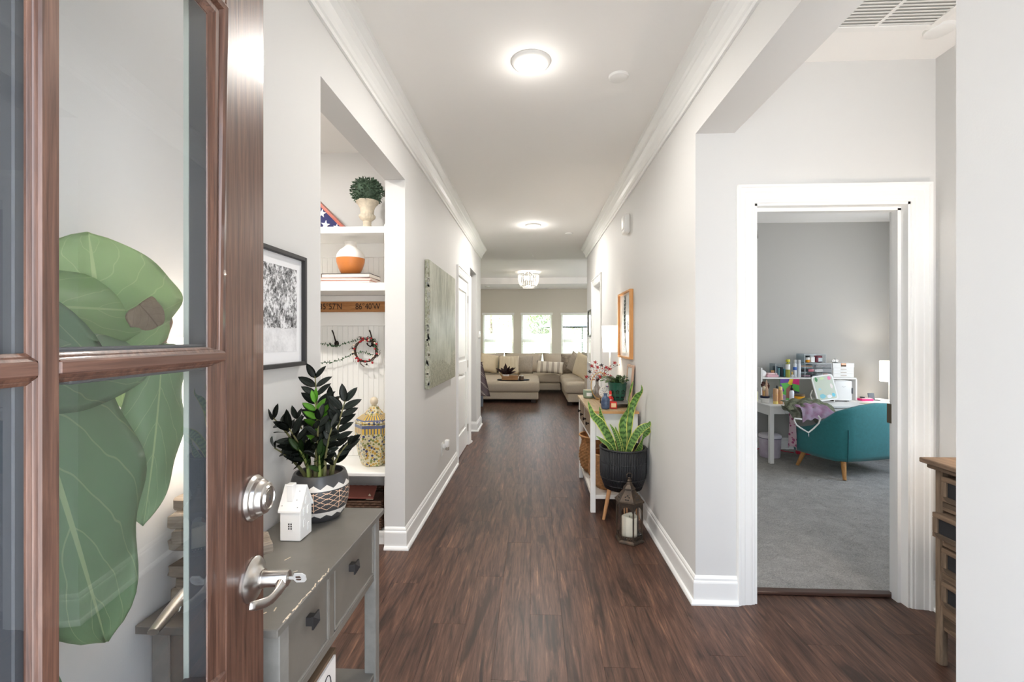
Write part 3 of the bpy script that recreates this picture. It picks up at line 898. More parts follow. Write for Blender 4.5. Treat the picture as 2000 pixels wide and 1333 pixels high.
def put_leaf(name, me, base, tip, up, parent, roll=0, label=None):
    o = bpy.data.objects.new(name, me); C.objects.link(o)
    o.parent = parent
    o.matrix_local = orient(base, tip, up, roll)
    if label: o['label'] = label
    return o

# fiddle leaf fig in the corner behind the glass
fiddle = lambda t: (math.sin(PI * min(1, t * .98 + .02) ** .62 * 1.0) ** .55) * (.62 + .38 * math.sin(PI * min(1, max(0, t - .25) / .75) * .75 + .35)) if t < .999 else .02
fig_l = leaf_mat('fig_leaf_light', (178, 200, 156), (220, 226, 190), (160, 186, 138), 5, .38, .45)
fig_d = leaf_mat('fig_leaf_dark', (148, 174, 144), (200, 212, 172), (128, 158, 126), 5, .35, .35)
fig_b = leaf_mat('fig_leaf_brown', (196, 174, 152), (150, 126, 106), (166, 142, 120), 5, .7, .1)
F = thing('fiddle_leaf_fig', 'fiddle leaf fig with large veined leaves behind the glass of the front door', 'plant', (-.665, .42, 0))
bm = bmesh.new()
lathe(bm, [(.09, 0), (.105, .02), (.125, .26), (.13, .27), (.118, .27), (.115, .24)], 28)
mk('pot', bm, M('fig_pot', (216, 212, 206), .6), F, smooth=40)
bm = bmesh.new(); lathe(bm, [(.1, .225), (.114, .24)], 24); mk('soil', bm, M('soil', (58, 44, 36), .95, bump=.6, bs=90), F)
bm = bmesh.new()
tube(bm, [(0, 0, .2), (.01, .02, .6), (-.02, .03, 1.0), (0, .02, 1.35), (.01, 0, 1.75)], [.016, .014, .012, .011, .008], 8)
mk('trunk', bm, M('fig_bark', (112, 92, 74), .8, var=.3, vs=30), F, True)
fw = lambda i, **k: leaf_mesh('leaf', fig_l if i else fig_d, shape=fiddle, seed=i + 3, **k)
def fl_leaf(base, tip, width, up, m, **k):
    L = (Vector(tip) - Vector(base)).length
    me = leaf_mesh('leaf', m, width / L, shape=fiddle, nu=30, nv=8, **k)
    off = Vector(F.location)
    return put_leaf('leaf', me, Vector(base) - off, Vector(tip) - off, up, F)
# base, tip in room coordinates; up is the way the upper face looks
fl_leaf((-.685, .705, 1.32), (-.69, .685, 1.515), .27, (.85, -.5, .12), fig_l, droop=.02, wave=.03, curl=.25, seed=21)
fl_leaf((-.665, .47, 1.39), (-.66, .81, 1.40), .15, (.85, -.45, .25), fig_l, droop=.04, wave=.05, curl=.5, seed=1)
fl_leaf((-.655, .44, 1.33), (-.60, .775, 1.33), .17, (.9, -.1, .3), fig_d, droop=.2, wave=.04, curl=.5, seed=2)
fl_leaf((-.665, .54, 1.40), (-.655, .70, .86), .27, (.95, -.25, .1), fig_d, droop=.05, wave=.05, curl=.3, seed=3)
fl_leaf((-.655, .785, 1.34), (-.655, .765, 1.015), .115, (.85, -.45, .1), fig_d, droop=.12, wave=.06, curl=.6, seed=4)
fl_leaf((-.70, .74, 1.40), (-.70, .87, 1.15), .12, (.8, -.5, .2), fig_l, droop=.1, wave=.04, curl=.4, seed=5)
o = fl_leaf((-.645, .725, 1.405), (-.645, .81, 1.335), .085, (.85, -.55, .1), fig_b, droop=.25, wave=.05, curl=.6, seed=6); o['label'] = 'brown withered curled leaf'
fl_leaf((-.66, .40, 1.50), (-.68, .56, 1.28), .17, (.9, -.2, .3), fig_d, droop=.1, wave=.05, seed=7)
fl_leaf((-.66, .40, 1.30), (-.65, .56, .95), .18, (.95, -.2, .1), fig_l, droop=.1, wave=.05, seed=8)
fl_leaf((-.67, .38, 1.55), (-.66, .30, 1.85), .18, (.8, .2, .3), fig_l, droop=.1, wave=.05, seed=9)
fl_leaf((-.66, .44, 1.0), (-.66, .62, .78), .18, (.9, -.2, .1), fig_d, droop=.1, wave=.05, seed=10)

# table lamp at the near end of the grey console
tl = thing('table_lamp', 'table lamp with a stacked driftwood base and glowing white shade on the grey console', 'lamp', (-.722, 1.02, .761))
shade_m = M('lamp_shade_lit', (255, 246, 232), .8, emis=1.6, ecol=(255, 246, 234))
drift = wood('driftwood', (120, 108, 96), (178, 164, 148), 'x', 6, .8, objrand=.12)
r3 = random.Random(5)
z = 0
for i in range(8):
    h = r3.uniform(.026, .036)
    bm = bmesh.new(); cbox(bm, (0, 0, h / 2), (r3.uniform(.13, .17), r3.uniform(.07, .09), h), bev=.004, rot=(0, 0, 0))
    for v in bm.verts: v.co += Vector((r3.uniform(-.004, .004), r3.uniform(-.004, .004), 0))
    b = mk('driftwood_block', bm, drift, tl, loc=(r3.uniform(-.012, .012), r3.uniform(-.01, .01), z), rz=r3.uniform(-.4, .4))
    if i == 3: b.location.x = .034; b.rotation_euler.z = R(40)
    z += h
bm = bmesh.new(); cyl(bm, (0, 0, z), (0, 0, .44), .007, seg=10); mk('stem', bm, nickel_m, tl)
bm = bmesh.new()
prof = [(.090, .36), (.080, .59), (.078, .59), (.088, .36)]
for k in range(32):
    a0, a1 = 2 * PI * k / 32, 2 * PI * (k + 1) / 32
    for (r0, z0), (r1, z1) in zip(prof, prof[1:] + prof[:1]):
        bm.faces.new([bm.verts.new((r * math.cos(a), r * math.sin(a), zz)) for r, zz, a in ((r0, z0, a0), (r0, z0, a1), (r1, z1, a1), (r1, z1, a0))])
bmesh.ops.remove_doubles(bm, verts=bm.verts, dist=1e-5)
mk('lamp_shade', bm, shade_m, tl, True)
light('table_lamp_bulb', 'POINT', (0, 0, .48), 1.6, (1, .93, .86), .04, parent=tl)

# ---------------------------------------------------------------- patterned pot with the dark leaved plant
zp = thing('potted_plant', 'dark leaved plant in a black and white patterned pot on the grey console', 'plant', (-.703, 1.488, .761)); zp.scale = (.92, .92, .92)
pot_m = M('pot_charcoal', (70, 69, 70), .35)
g = G(pot_m)
xx = g.xyz(g.obj())
ang = g.math('DIVIDE', g.math('ARCTAN2', xx['Y'], xx['X']), 2 * PI)
tri = lambda n, ph=0: g.math('ABSOLUTE', g.math('SUBTRACT', g.math('MULTIPLY', g.math('FRACT', g.math('ADD', g.math('MULTIPLY', ang, n), ph)), 2), 1))
z_ = xx['Z']
t12 = tri(14)
def between(lo, hi):
    return g.math('MULTIPLY', g.math('GREATER_THAN', z_, lo), g.math('LESS_THAN', z_, hi))
topb = between(.116, g.math('ADD', .123, g.math('MULTIPLY', t12, .014)))
botb = between(g.math('ADD', .022, g.math('MULTIPLY', t12, .010)), .042)
lines = None
for k in range(4):
    zc = .051 + .018 * k
    for ph in (0, .5):
        d = g.math('ABSOLUTE', g.math('SUBTRACT', z_, g.math('ADD', zc, g.math('MULTIPLY', tri(7, ph), .022))))
        q = g.math('LESS_THAN', d, .0011)
        lines = q if lines is None else g.math('MAXIMUM', lines, q)
vert = g.math('LESS_THAN', tri(7), .03)
lines = g.math('MULTIPLY', g.math('MAXIMUM', lines, vert), between(.045, .112))
f = g.math('MAXIMUM', topb, botb)
c = g.mix(f, (68, 67, 68), (226, 220, 212))
g.col(g.mix(lines, c, (232, 196, 166)))
bm = bmesh.new()
lathe(bm, [(.064, 0), (.070, .004), (.084, .022), (.096, .06), (.100, .095), (.097, .13), (.090, .155), (.086, .163), (.078, .163), (.078, .145)], 40)
mk('pot', bm, pot_m, zp, smooth=50)
bm = bmesh.new(); lathe(bm, [(.07, .135), (.0795, .147)], 24); mk('soil', bm, bpy.data.materials['soil'], zp)
zl = leaf_mat('zz_leaf_black', (56, 62, 56), (92, 98, 86), (40, 46, 42), 3, .22, .1, vw=.012)
zg = leaf_mat('zz_leaf_fresh', (120, 178, 62), (170, 206, 96), (96, 158, 48), 3, .3, .3, vw=.012)
zm = leaf_mat('zz_leaf_mid', (70, 98, 52), (110, 134, 80), (54, 82, 42), 3, .25, .15, vw=.012)
ov = lambda t: (math.sin(PI * t ** .85)) ** .75
zmesh = [leaf_mesh('leaflet', mm, .41, shape=ov, nu=6, nv=2, droop=dd, fold=.12, seed=s) for mm, dd, s in ((zl, .12, 0), (zl, .25, 1), (zg, .1, 2), (zm, .15, 3))]
stem_d = M('zz_stem_dark', (92, 96, 60), .5, col2=(120, 112, 72), vs=20)
stem_g = M('zz_stem_green', (136, 152, 78), .45, var=.2, vs=20)
r4 = random.Random(11)
# stem: (foot x, foot y), top relative to the pot, bend, leaflet length, how many pairs, tone
stems = [((-.01, .01), (-.028, .02, .50), .015, .058, 8, 0), ((.015, -.01), (-.004, -.03, .415), .006, .052, 7, 2), ((.035, .01), (.092, .0, .415), .02, .060, 7, 0),
         ((-.03, 0), (-.115, -.10, .37), .03, .064, 6, 0), ((-.04, -.02), (-.105, -.11, .27), .03, .06, 5, 1), ((.0, -.035), (.03, -.07, .36), .02, .060, 6, 0),
         ((.03, -.03), (.07, -.06, .33), .025, .056, 6, 0), ((.0, .03), (.01, .07, .40), .02, .058, 6, 1), ((-.02, -.03), (-.07, -.08, .33), .02, .062, 6, 0),
         ((.045, .0), (.115, -.03, .27), .04, .058, 4, 0), ((-.02, -.045), (-.03, -.09, .26), .03, .05, 5, 3), ((.02, -.045), (.035, -.08, .24), .02, .05, 4, 3), ((-.045, .01), (-.085, .0, .35), .03, .06, 6, 1)]
for (fx, fy), top, bend, L, n, tone in stems:
    a = Vector((fx, fy, .14)); b = Vector(top)
    mid = (a + b) / 2 + Vector((-(b - a).x, -(b - a).y, 0)).normalized() * bend if (b - a).xy.length > 0 else (a + b) / 2
    pts = [(a * (1 - t) ** 2 + mid * 2 * t * (1 - t) + b * t * t) for t in [i / 10 for i in range(11)]]
    bm = bmesh.new(); tube(bm, pts, [.0075 - .0055 * i / 10 for i in range(11)], 8)
    st = mk('stem', bm, stem_g if tone in (2, 3) else stem_d, zp, True)
    w0 = r4.uniform(0, PI)
    sd = Vector((math.cos(w0), math.sin(w0), 0))
    if tone == 0 and n == 8: sd = Vector((1, .2, 0))
    for k in range(n):
        t = .38 + .6 * k / max(1, n - 1)
        i = min(9, int(t * 10)); p = pts[i].lerp(pts[i + 1], t * 10 - i); d = (pts[i + 1] - pts[i]).normalized()
        s3 = (sd - d * sd.dot(d)).normalized()
        for sgn in (-1, 1):
            l = L * 1.2 * r4.uniform(.85, 1.1) * (.9 if k == n - 1 else 1)
            dirn = (s3 * sgn * (.85 if k < n - 1 else .35) + d * .75 + Vector((r4.uniform(-.2, .2), r4.uniform(-.2, .2), r4.uniform(-.1, .1)))).normalized()
            if pts and (p + dirn * l + zp.location).x < -.805: dirn.x *= -.2
            put_leaf('leaflet', zmesh[tone], p, p + dirn * l, d.cross(s3) * -sgn * 0 + (d * .3 + Vector((0, -.8, .35))), st)

# ---------------------------------------------------------------- framed photograph
fp = thing('framed_photo', 'black framed snowy tree photograph hung above the grey console', 'picture', (LX, 1.43, 1.44))
bm = B((0, .026, -.154, -.140, -.186, .190), (0, .026, .140, .154, -.186, .190), (0, .026, -.14, .14, -.186, -.172), (0, .026, -.14, .14, .176, .190), bev=.0015)
mk('frame', bm, M('black_frame', (52, 51, 52), .5), fp)
mk('mat_board', B((.004, .012, -.14, .14, -.172, .176)), M('mat_white', (240, 240, 242), .7), fp)
bwm = M('snowy_print', (230, 230, 230), .6)
g = G(bwm); xx = g.xyz(g.obj())
n1 = g.noise(g.obj((1, 1, .7)), 85, 8, .75, .5); n2 = g.noise(g.obj(), 22, 5, .7)
f = g.math('ADD', g.math('MULTIPLY', n1, .6), g.math('MULTIPLY', n2, .4))
tre = g.ramp(f, (.42, (44, 44, 46)), (.49, (150, 150, 152)), (.55, (238, 238, 240)))
sn = g.ramp(n2, (.3, (206, 206, 208)), (.6, (238, 238, 240)))
edge = g.math('GREATER_THAN', g.math('ADD', xx['Z'], g.math('MULTIPLY', n2, .03)), -.045)
g.col(g.mix(edge, sn, tre))
mk('print', B((.0115, .0128, -.106, .106, -.136, .140)), bwm, fp)

# ---------------------------------------------------------------- built-in hall tree in the side opening
ht = thing('hall_tree', 'white built-in hall tree with shelves, hooks and a bench in the side opening', 'hall tree', (-1.5, 3.17, 0))
W1 = -.952
def hp_(name, bm, m=white_m, smooth=False): return mk(name, bm, m, ht, smooth, world=True)
bm = bmesh.new()
x = -2.1
while x < W1 - .02:                             # beadboard
    box(bm, x, min(x + .0375, W1 - .018), 3.345, 3.36, .48, 2.10, bev=.0014); x += .0385
hp_('beadboard', bm)
hp_('back_panel', B((-2.1, W1, 3.36, 3.372, 0, 2.12)))
for za, zb in ((0, .452), (1.661, 2.0885)):
    hp_('side_panel', B((W1 - .018, W1, 2.955, 3.36, za, zb), bev=.001)); hp_('side_panel', B((-2.12, -2.10, 2.955, 3.36, za, zb), bev=.001))
hp_('shelf', B((-2.1, W1 - .006, 3.0, 3.36, 2.043, 2.087), bev=.002))
hp_('shelf', B((-2.1, W1 - .006, 3.0, 3.345, 1.661, 1.715), bev=.002))
hp_('batten', B((-2.1, W1 - .018, 3.325, 3.345, 1.437, 1.66), bev=.002)); hp_('batten', B((-2.1, W1 - .018, 3.325, 3.345, 1.94, 2.043), bev=.002))
hp_('bench_top', B((-2.1, W1 + .002, 2.925, 3.36, .452, .478), bev=.006, seg=2))
hp_('bench_shelf', B((-2.1, W1 - .018, 2.96, 3.36, .06, .08)))
hp_('toe_kick', B((-2.1, W1, 2.965, 2.98, 0, .06)))
for dx in (-1.53,): hp_('divider', B((dx - .01, dx + .01, 2.97, 3.36, .08, .452)))
hook_m = bronze_m
for hx in (-1.454, -1.178, -1.73):
    bm = bmesh.new()
    ball(bm, (hx, 3.343, 1.305), .018, 2, (1, .35, 1.3))
    tube(bm, [(hx, 3.34, 1.31), (hx, 3.315, 1.34), (hx - .006, 3.30, 1.385), (hx - .008, 3.285, 1.402)], [.006, .005, .0045, .006], 8)
    for s in (-1, 1): tube(bm, [(hx, 3.338, 1.30), (hx + s * .012, 3.31, 1.285), (hx + s * .026, 3.295, 1.298), (hx + s * .028, 3.29, 1.312)], [.006, .005, .0045, .006], 8)
    hp_('coat_hook', bm, hook_m, True)
# wooden sign with the coordinates
cs = thing('coordinates_sign', 'wooden plank sign with carved map coordinates above the hooks', 'sign', (-1.36, 3.3145, 1.576))
mk('plank', B((-.295, .287, -.010, .010, -.038, .038), bev=.002), wood('sign_oak', (138, 88, 44), (188, 136, 82), 'x', 5, .6, streak=10), cs)
ink = M('burnt_lettering', (40, 26, 18), .8)
text('lettering', "35°57'N", .062, ink, cs, (-.036, -.0105, 0), align='RIGHT').scale.x = .82
text('lettering', "86°40'W", .062, ink, cs, (.246, -.0105, 0), align='RIGHT').scale.x = .82

# leafy garland and the berry wreath
gl = M('garland_leaf', (52, 88, 54), .6, var=.3, vs=30)
bm = bmesh.new()
strands = [[(-2.0, 3.30, 1.33), (-1.75, 3.30, 1.27), (-1.564, 3.30, 1.312), (-1.43, 3.29, 1.288), (-1.316, 3.30, 1.325), (-1.21, 3.30, 1.352), (-1.15, 3.29, 1.33), (-1.13, 3.28, 1.25)],
           [(-2.0, 3.30, 1.2), (-1.75, 3.30, 1.15), (-1.564, 3.31, 1.166), (-1.468, 3.31, 1.17), (-1.392, 3.31, 1.195), (-1.316, 3.30, 1.235), (-1.24, 3.30, 1.25), (-1.15, 3.29, 1.22)]]
r5 = random.Random(2)
for pts in strands:
    tube(bm, pts, .0016, 5)
    for a, b in zip(pts, pts[1:]):
        a, b = Vector(a), Vector(b)
        n = int((b - a).length / .008)
        for k in range(n):
            p = a.lerp(b, k / n)
            d = Vector((r5.uniform(-1, 1), r5.uniform(-.7, .3), r5.uniform(-1, 1))).normalized()
            s = d.cross(Vector((.3, 1, .2))).normalized() * .0045
            q = p + d * .017
            vs = [bm.verts.new(c) for c in (p, p + d * .008 + s, q, p + d * .008 - s)]
            bm.faces.new(vs)
tag(mk('leaf_garland', bm, gl), 'thin green leaf garland draped across the hall tree hooks', 'garland')
wr = thing('berry_wreath', 'small twig wreath with red and white berries hung on the right hook', 'wreath', (-1.217, 3.295, 1.255))
bm = bmesh.new()
for k in range(9):
    rr_ = .078 + r5.uniform(-.008, .008)
    tube(bm, [(rr_ * math.cos(a) + r5.uniform(-.004, .004), r5.uniform(-.01, .01), rr_ * math.sin(a) + r5.uniform(-.004, .004)) for a in [2 * PI * i / 20 for i in range(20)]], .0022, 5, closed=True)
for k in range(16):
    a = r5.uniform(0, 2 * PI)
    tube(bm, [(.08 * math.cos(a), -.005, .08 * math.sin(a)), (.10 * math.cos(a + .2), -.015, .10 * math.sin(a + .2)), (.115 * math.cos(a + .5), -.02, .115 * math.sin(a + .5))], .0012, 4)
mk('twig_ring', bm, M('twigs', (74, 52, 40), .8), wr)
bmats = [M('berry_red', (176, 30, 40), .3), M('berry_cream', (236, 220, 200), .4), M('berry_black', (40, 34, 36), .3)]
bmes = []
for mm in bmats:
    b = bmesh.new(); ball(b, (0, 0, 0), .0075, 2); me = bpy.data.meshes.new('berry'); b.to_mesh(me); b.free(); me.materials.append(mm); me.polygons.foreach_set('use_smooth', [True] * len(me.polygons)); bmes.append(me)
for k in range(42):
    a = r5.uniform(0, 2 * PI); q = r5.uniform(.07, .105)
    o = bpy.data.objects.new('berry', bmes[(0, 0, 1, 2)[k % 4]]); C.objects.link(o); o.parent = wr
    o.location = (q * math.cos(a), -.014 - r5.uniform(0, .01), q * math.sin(a))

# top shelf: folded flag case, urn topiary, candlestick lamp
fc = thing('flag_case', 'triangular wooden case with a folded starry flag on the top shelf', 'display case', (-1.555, 3.12, 2.0885))
A_ = .285
bm = bmesh.new()
tri_o = [(-A_, 0), (A_, 0), (0, A_)]; tri_i = [(-A_ + .045, .018), (A_ - .045, .018), (0, A_ - .026)]
for i in range(3):
    j = (i + 1) % 3
    poly(bm, [(tri_o[i][0], -.04, tri_o[i][1]), (tri_o[j][0], -.04, tri_o[j][1]), (tri_i[j][0], -.04, tri_i[j][1]), (tri_i[i][0], -.04, tri_i[i][1])], (0, .08, 0))
mk('case_frame', bm, wood('cherry_wood', (132, 52, 34), (186, 84, 54), 'x', 5, .35), fc)
bm = bmesh.new(); poly(bm, [(x, -.02, z) for x, z in ((-A_ + .03, .012), (A_ - .03, .012), (0, A_ - .02))], (0, .05, 0))
mk('folded_flag', bm, M('flag_navy', (46, 48, 92), .85, bump=.2, bs=300), fc)
for sx, sz, s in ((.13, .035, .034), (.105, .115, .032), (.03, .06, .034), (-.06, .05, .034), (-.14, .04, .034), (.005, .16, .034), (-.08, .13, .032), (.208, .018, .026)):
    bm = bmesh.new()
    poly(bm, [(sx + (s if k % 2 == 0 else s * .4) * math.sin(k * PI / 5 + .15), -.024, max(.012, sz + (s if k % 2 == 0 else s * .4) * math.cos(k * PI / 5 + .15))) for k in range(10)], (0, .004, 0))
    mk('star', bm, M('star_white', (232, 230, 232), .8) if 'star_white' not in bpy.data.materials else bpy.data.materials['star_white'], fc)
ur = thing('urn_topiary', 'boxwood ball in a cream fluted urn on the top shelf', 'plant', (-1.15, 3.14, 2.0885))
um = M('aged_cream_stone', (214, 202, 182), .7, var=.18, vs=25, bump=.2, bs=80)
bm = bmesh.new()
flute = lambda a, z: 1 + (.05 * math.cos(a * 16) if .075 < z < .115 else 0)
lathe(bm, [(.040, 0), (.040, .012), (.030, .02), (.026, .05), (.029, .055), (.029, .06), (.026, .066), (.038, .075), (.052, .09), (.054, .105), (.044, .116), (.044, .13), (.05, .16), (.066, .185), (.076, .195), (.080, .20), (.078, .206), (.068, .206)], 64, sq=flute)
mk('urn', bm, um, ur, smooth=60)
bx = M('boxwood', (74, 96, 76), .7, var=.35, vs=40)
bm = bmesh.new()
r6 = random.Random(9)
ball(bm, (0, 0, .27), .085, 2)
for k in range(900):
    z = r6.uniform(-.75, 1); a = r6.uniform(0, 2 * PI); q = math.sqrt(1 - z * z)
    d = Vector((q * math.cos(a), q * math.sin(a), z * .88)); p = Vector((0, 0, .27)) + d * r6.uniform(.078, .105)
    u, v = frame_of(d + Vector((r6.uniform(-.5, .5), r6.uniform(-.5, .5), r6.uniform(-.5, .5))))
    e = (d + u * r6.uniform(-.6, .6) + v * r6.uniform(-.6, .6)).normalized()
    s = e.cross(d + Vector((.01, .02, .03))).normalized() * .006
    bm.faces.new([bm.verts.new(c) for c in (p, p + e * .009 + s, p + e * .02, p + e * .009 - s)])
tag(mk('boxwood_ball', bm, bx, ur), kind='stuff')
cl = thing('buffet_lamp', 'dark turned buffet lamp with a grey shade behind the urn topiary', 'lamp', (-1.02, 3.24, 2.0885))
bm = bmesh.new(); lathe(bm, [(.055, 0), (.055, .01), (.02, .025), (.014, .06), (.03, .09), (.014, .12), (.012, .2), (.02, .23), (.012, .26), (.008, .30)], 24)
mk('base', bm, M('turned_bronze', (96, 78, 64), .35, .5), cl, smooth=45)
bm = bmesh.new(); lathe(bm, [(.048, .27), (.022, .43)], 24); mk('lamp_shade', bm, M('shade_taupe', (122, 114, 106), .8), cl, smooth=40)
# middle shelf: two-tone vase on three books
def flatbook(x, y, z, w_, d, h, rz, m, label, group='books under the two-tone vase'):
    t = thing('book', label, 'book', (x, y, z), rz, group)
    mk('cover', B((-w_ / 2, w_ / 2, -d / 2, d / 2, 0, .003), (-w_ / 2, w_ / 2, -d / 2, d / 2, h - .003, h), (-w_ / 2, -w_ / 2 + .003, -d / 2, d / 2, 0, h), bev=.0008), m, t)
    mk('pages', B((-w_ / 2 + .003, w_ / 2 - .004, -d / 2 + .004, d / 2 - .004, .003, h - .003)), M('paper_white', (228, 222, 214), .8) if 'paper_white' not in bpy.data.materials else bpy.data.materials['paper_white'], t)
flatbook(-1.262, 3.13, 1.7165, .352, .22, .018, R(-1), M('book_pink', (206, 150, 140), .6), 'pink covered book at the bottom of the stack under the two-tone vase')
flatbook(-1.255, 3.13, 1.7355, .335, .21, .017, R(2), M('book_blush', (226, 196, 186), .6), 'blush covered book in the middle of the stack under the two-tone vase')
flatbook(-1.256, 3.13, 1.7535, .335, .20, .028, R(-2), M('book_charcoal', (64, 52, 52), .6), 'charcoal covered book on top of the stack under the two-tone vase')
vs_ = thing('vase', 'white and terracotta round vase on a stack of books', 'vase', (-1.259, 3.12, 1.7825))
bm = bmesh.new()
lathe(bm, [(.052, 0), (.060, .004), (.078, .04), (.092, .085), (.0945, .112)], 40)
mk('lower_body', bm, M('terracotta_glaze', (208, 128, 66), .35, var=.08), vs_, smooth=50)
bm = bmesh.new()
lathe(bm, [(.0945, .112), (.0945, .118), (.088, .142), (.07, .168), (.046, .186), (.04, .194), (.039, .212), (.042, .222), (.040, .226), (.034, .226), (.034, .2)], 40)
mk('upper_body', bm, M('chalk_white', (232, 228, 222), .6), vs_, smooth=50)
# bench: painted ginger jar; basket below
gj = thing('ginger_jar', 'six-sided painted jar with a lid and finial on the hall tree bench', 'jar', (-1.098, 3.13, .4795), R(12))
jm = M('jar_majolica', (214, 200, 160), .3, coat=.4)
g = G(jm); xx = g.xyz(g.obj()); z_ = xx['Z']
vn = g.n('TexVoronoi'); vn.inputs['Scale'].default_value = 58; g.l(g.obj(), vn.inputs[0])
cellc = g.n('SeparateColor'); g.l(vn.outputs['Color'], cellc.inputs[0])
spots = g.math('LESS_THAN', vn.outputs['Distance'], .50)
pal = g.ramp(cellc.outputs[0], (0.0, (190, 150, 66)), (.35, (190, 150, 66)), (.45, (120, 128, 70)), (.7, (120, 128, 70)), (.8, (62, 70, 110)), (1, (62, 70, 110)))
c = g.mix(spots, (206, 196, 162), pal)
ang = g.math('DIVIDE', g.math('ARCTAN2', xx['Y'], xx['X']), 2 * PI)
stripe = g.math('LESS_THAN', g.math('FRACT', g.math('MULTIPLY', ang, 36)), .6)
bandc = g.mix(stripe, (96, 104, 120), (214, 176, 72))
inb = lambda a, b: g.math('MULTIPLY', g.math('GREATER_THAN', z_, a), g.math('LESS_THAN', z_, b))
c = g.mix(inb(.225, .262), c, bandc); c = g.mix(inb(.262, .282), c, (84, 92, 124)); c = g.mix(inb(.316, .345), c, bandc); c = g.mix(inb(.308, .316), c, (70, 78, 116))
g.col(c)
bm = bmesh.new()
lathe(bm, [(.078, 0), (.084, .004), (.108, .08), (.122, .16), (.127, .22), (.128, .265), (.127, .285), (.12, .288)], 6)
mk('body', bm, jm, gj)
bm = bmesh.new()
lathe(bm, [(.120, .288), (.127, .292), (.128, .300), (.124, .306), (.112, .320), (.064, .352), (.040, .378), (.028, .398), (.014, .404)], 6)
ld = mk('lid', bm, jm, gj)
bm = bmesh.new(); lathe(bm, [(.012, .400), (.014, .404), (.024, .416), (.028, .434), (.022, .452), (.01, .462)], 20)
mk('finial', bm, M('cream_glaze', (222, 208, 184), .3), ld, smooth=60)
bk = thing('wicker_basket', 'dark woven basket on the shelf under the hall tree bench', 'basket', (-1.24, 3.14, .0825))
wick = M('dark_wicker', (92, 66, 50), .8, var=.4, vs=60)
def woven_box(x0, x1, y0, y1, h, m, parent, st=.016, name='woven_side'):
    """strands woven over stakes round a rectangular basket"""
    bm = bmesh.new()
    per = []
    n = 0
    pts = [(x0, y0), (x1, y0), (x1, y1), (x0, y1)]
    for i in range(4):
        a, b = Vector(pts[i]), Vector(pts[(i + 1) % 4]); L = (b - a).length; k = max(2, int(L / .022))
        nn = Vector(((b - a).y, -(b - a).x)).normalized()
        for j in range(k): per.append((a.lerp(b, j / k), nn))
    if len(per) % 2: per.pop()
    z = st * .5; row = 0
    while z < h:
        tube(bm, [(p.x + nn.x * .003 * (1 if (q + row) % 2 else -1), p.y + nn.y * .003 * (1 if (q + row) % 2 else -1), z) for q, (p, nn) in enumerate(per)], st * .52, 5, closed=True)
        z += st; row += 1
    return mk(name, bm, m, parent)
woven_box(-.24, .235, -.15, .16, .2, wick, bk)
mk('bottom', B((-.235, .23, -.145, .155, 0, .012)), wick, bk)
for (x, y, z, s, rot, m, lb, nm, ct_) in ((-1.17, 3.06, .308, (.20, .15, .012), (R(12), R(4), .2), M('mag_red', (150, 92, 80), .5), 'reddish magazine lying in the dark basket under the bench', 'magazine', 'magazine'),
                              (-1.34, 3.08, .308, (.12, .17, .014), (R(10), R(-14), .5), M('mag_pale', (206, 206, 200), .5), 'pale magazine leaning in the dark basket under the bench', 'magazine', 'magazine')):
    bm = bmesh.new(); cbox(bm, (0, 0, 0), s, rot=rot); tag(mk(nm, bm, m, loc=(x, y, z)), lb, ct_)
bm = bmesh.new(); cbox(bm, (0, 0, .10), (.38, .22, .10), bev=.02); tag(mk('folded_blanket', bm, M('dk_blanket', (110, 84, 70), .9), loc=(-1.24, 3.14, .10)), 'brown folded blanket filling the dark basket under the bench', 'blanket')
bm = bmesh.new(); poly(bm, [(-.025, -.003, 0), (.025, -.003, 0), (.0, -.003, .04)], (0, .006, 0)); tag(mk('paper_tent', bm, M('tent_cream', (214, 200, 176), .7), loc=(-1.09, 3.02, .272)), 'small cream triangular card standing in the dark basket', 'card')

# ---------------------------------------------------------------- further down the left wall
cv = thing('canvas_painting', 'large pale green abstract canvas hung on the hall wall before the closet door', 'painting', (LX + .002, 4.01, 1.45))
pm_ = M('abstract_paint', (180, 180, 165), .35)
g = G(pm_); v = g.obj(); xx = g.xyz(v)
n1 = g.noise(g.obj((1, 14, 1.2)), 3.5, 7, .7, .6); n2 = g.noise(v, 2.2, 5, .6, .4); n3 = g.noise(v, 30, 5, .75, 1.5)
f = g.math('ADD', g.math('MULTIPLY', n1, .6), g.math('MULTIPLY', n2, .4))
a = g.ramp(f, (.32, (96, 98, 84)), (.44, (146, 150, 132)), (.55, (190, 192, 176)), (.68, (222, 222, 212)))
b = g.ramp(n3, (.3, (92, 88, 68)), (.5, (156, 158, 138)), (.7, (206, 204, 190)))
k = g.math('LESS_THAN', g.math('ADD', xx['Z'], g.math('MULTIPLY', n2, .4)), -.10)
k2 = g.math('LESS_THAN', g.math('ADD', xx['Y'], g.math('MULTIPLY', n3, .1)), -.50)
g.col(g.mix(g.math('MAXIMUM', k, k2), a, b)); g.bump(g.math('ADD', n1, n3), .7, .004)
bm = bmesh.new(); box(bm, 0, .035, -.575, .575, -.49, .49, bev=.003)
mk('canvas', bm, pm_, cv)
bm = bmesh.new()
for k in range(60):
    z = r5.uniform(-.47, .47); s = r5.uniform(.01, .035)
    cbox(bm, (.024 + r5.uniform(-.009, .012), -.576, z), (r5.uniform(.008, .018), .003, s), bev=.001, rot=(0, r5.uniform(-.4, .4), 0))
mk('paint_dabs', bm, M('dab_mix', (190, 184, 164), .6, col2=(150, 154, 150), vs=12), cv)
ol = thing('wall_outlet', 'white outlet plate low on the hall wall past the bench', 'outlet', (LX, 4.10, .35))
mk('plate', B((0, .006, -.036, .036, -.058, .058), bev=.002), white_m, ol)
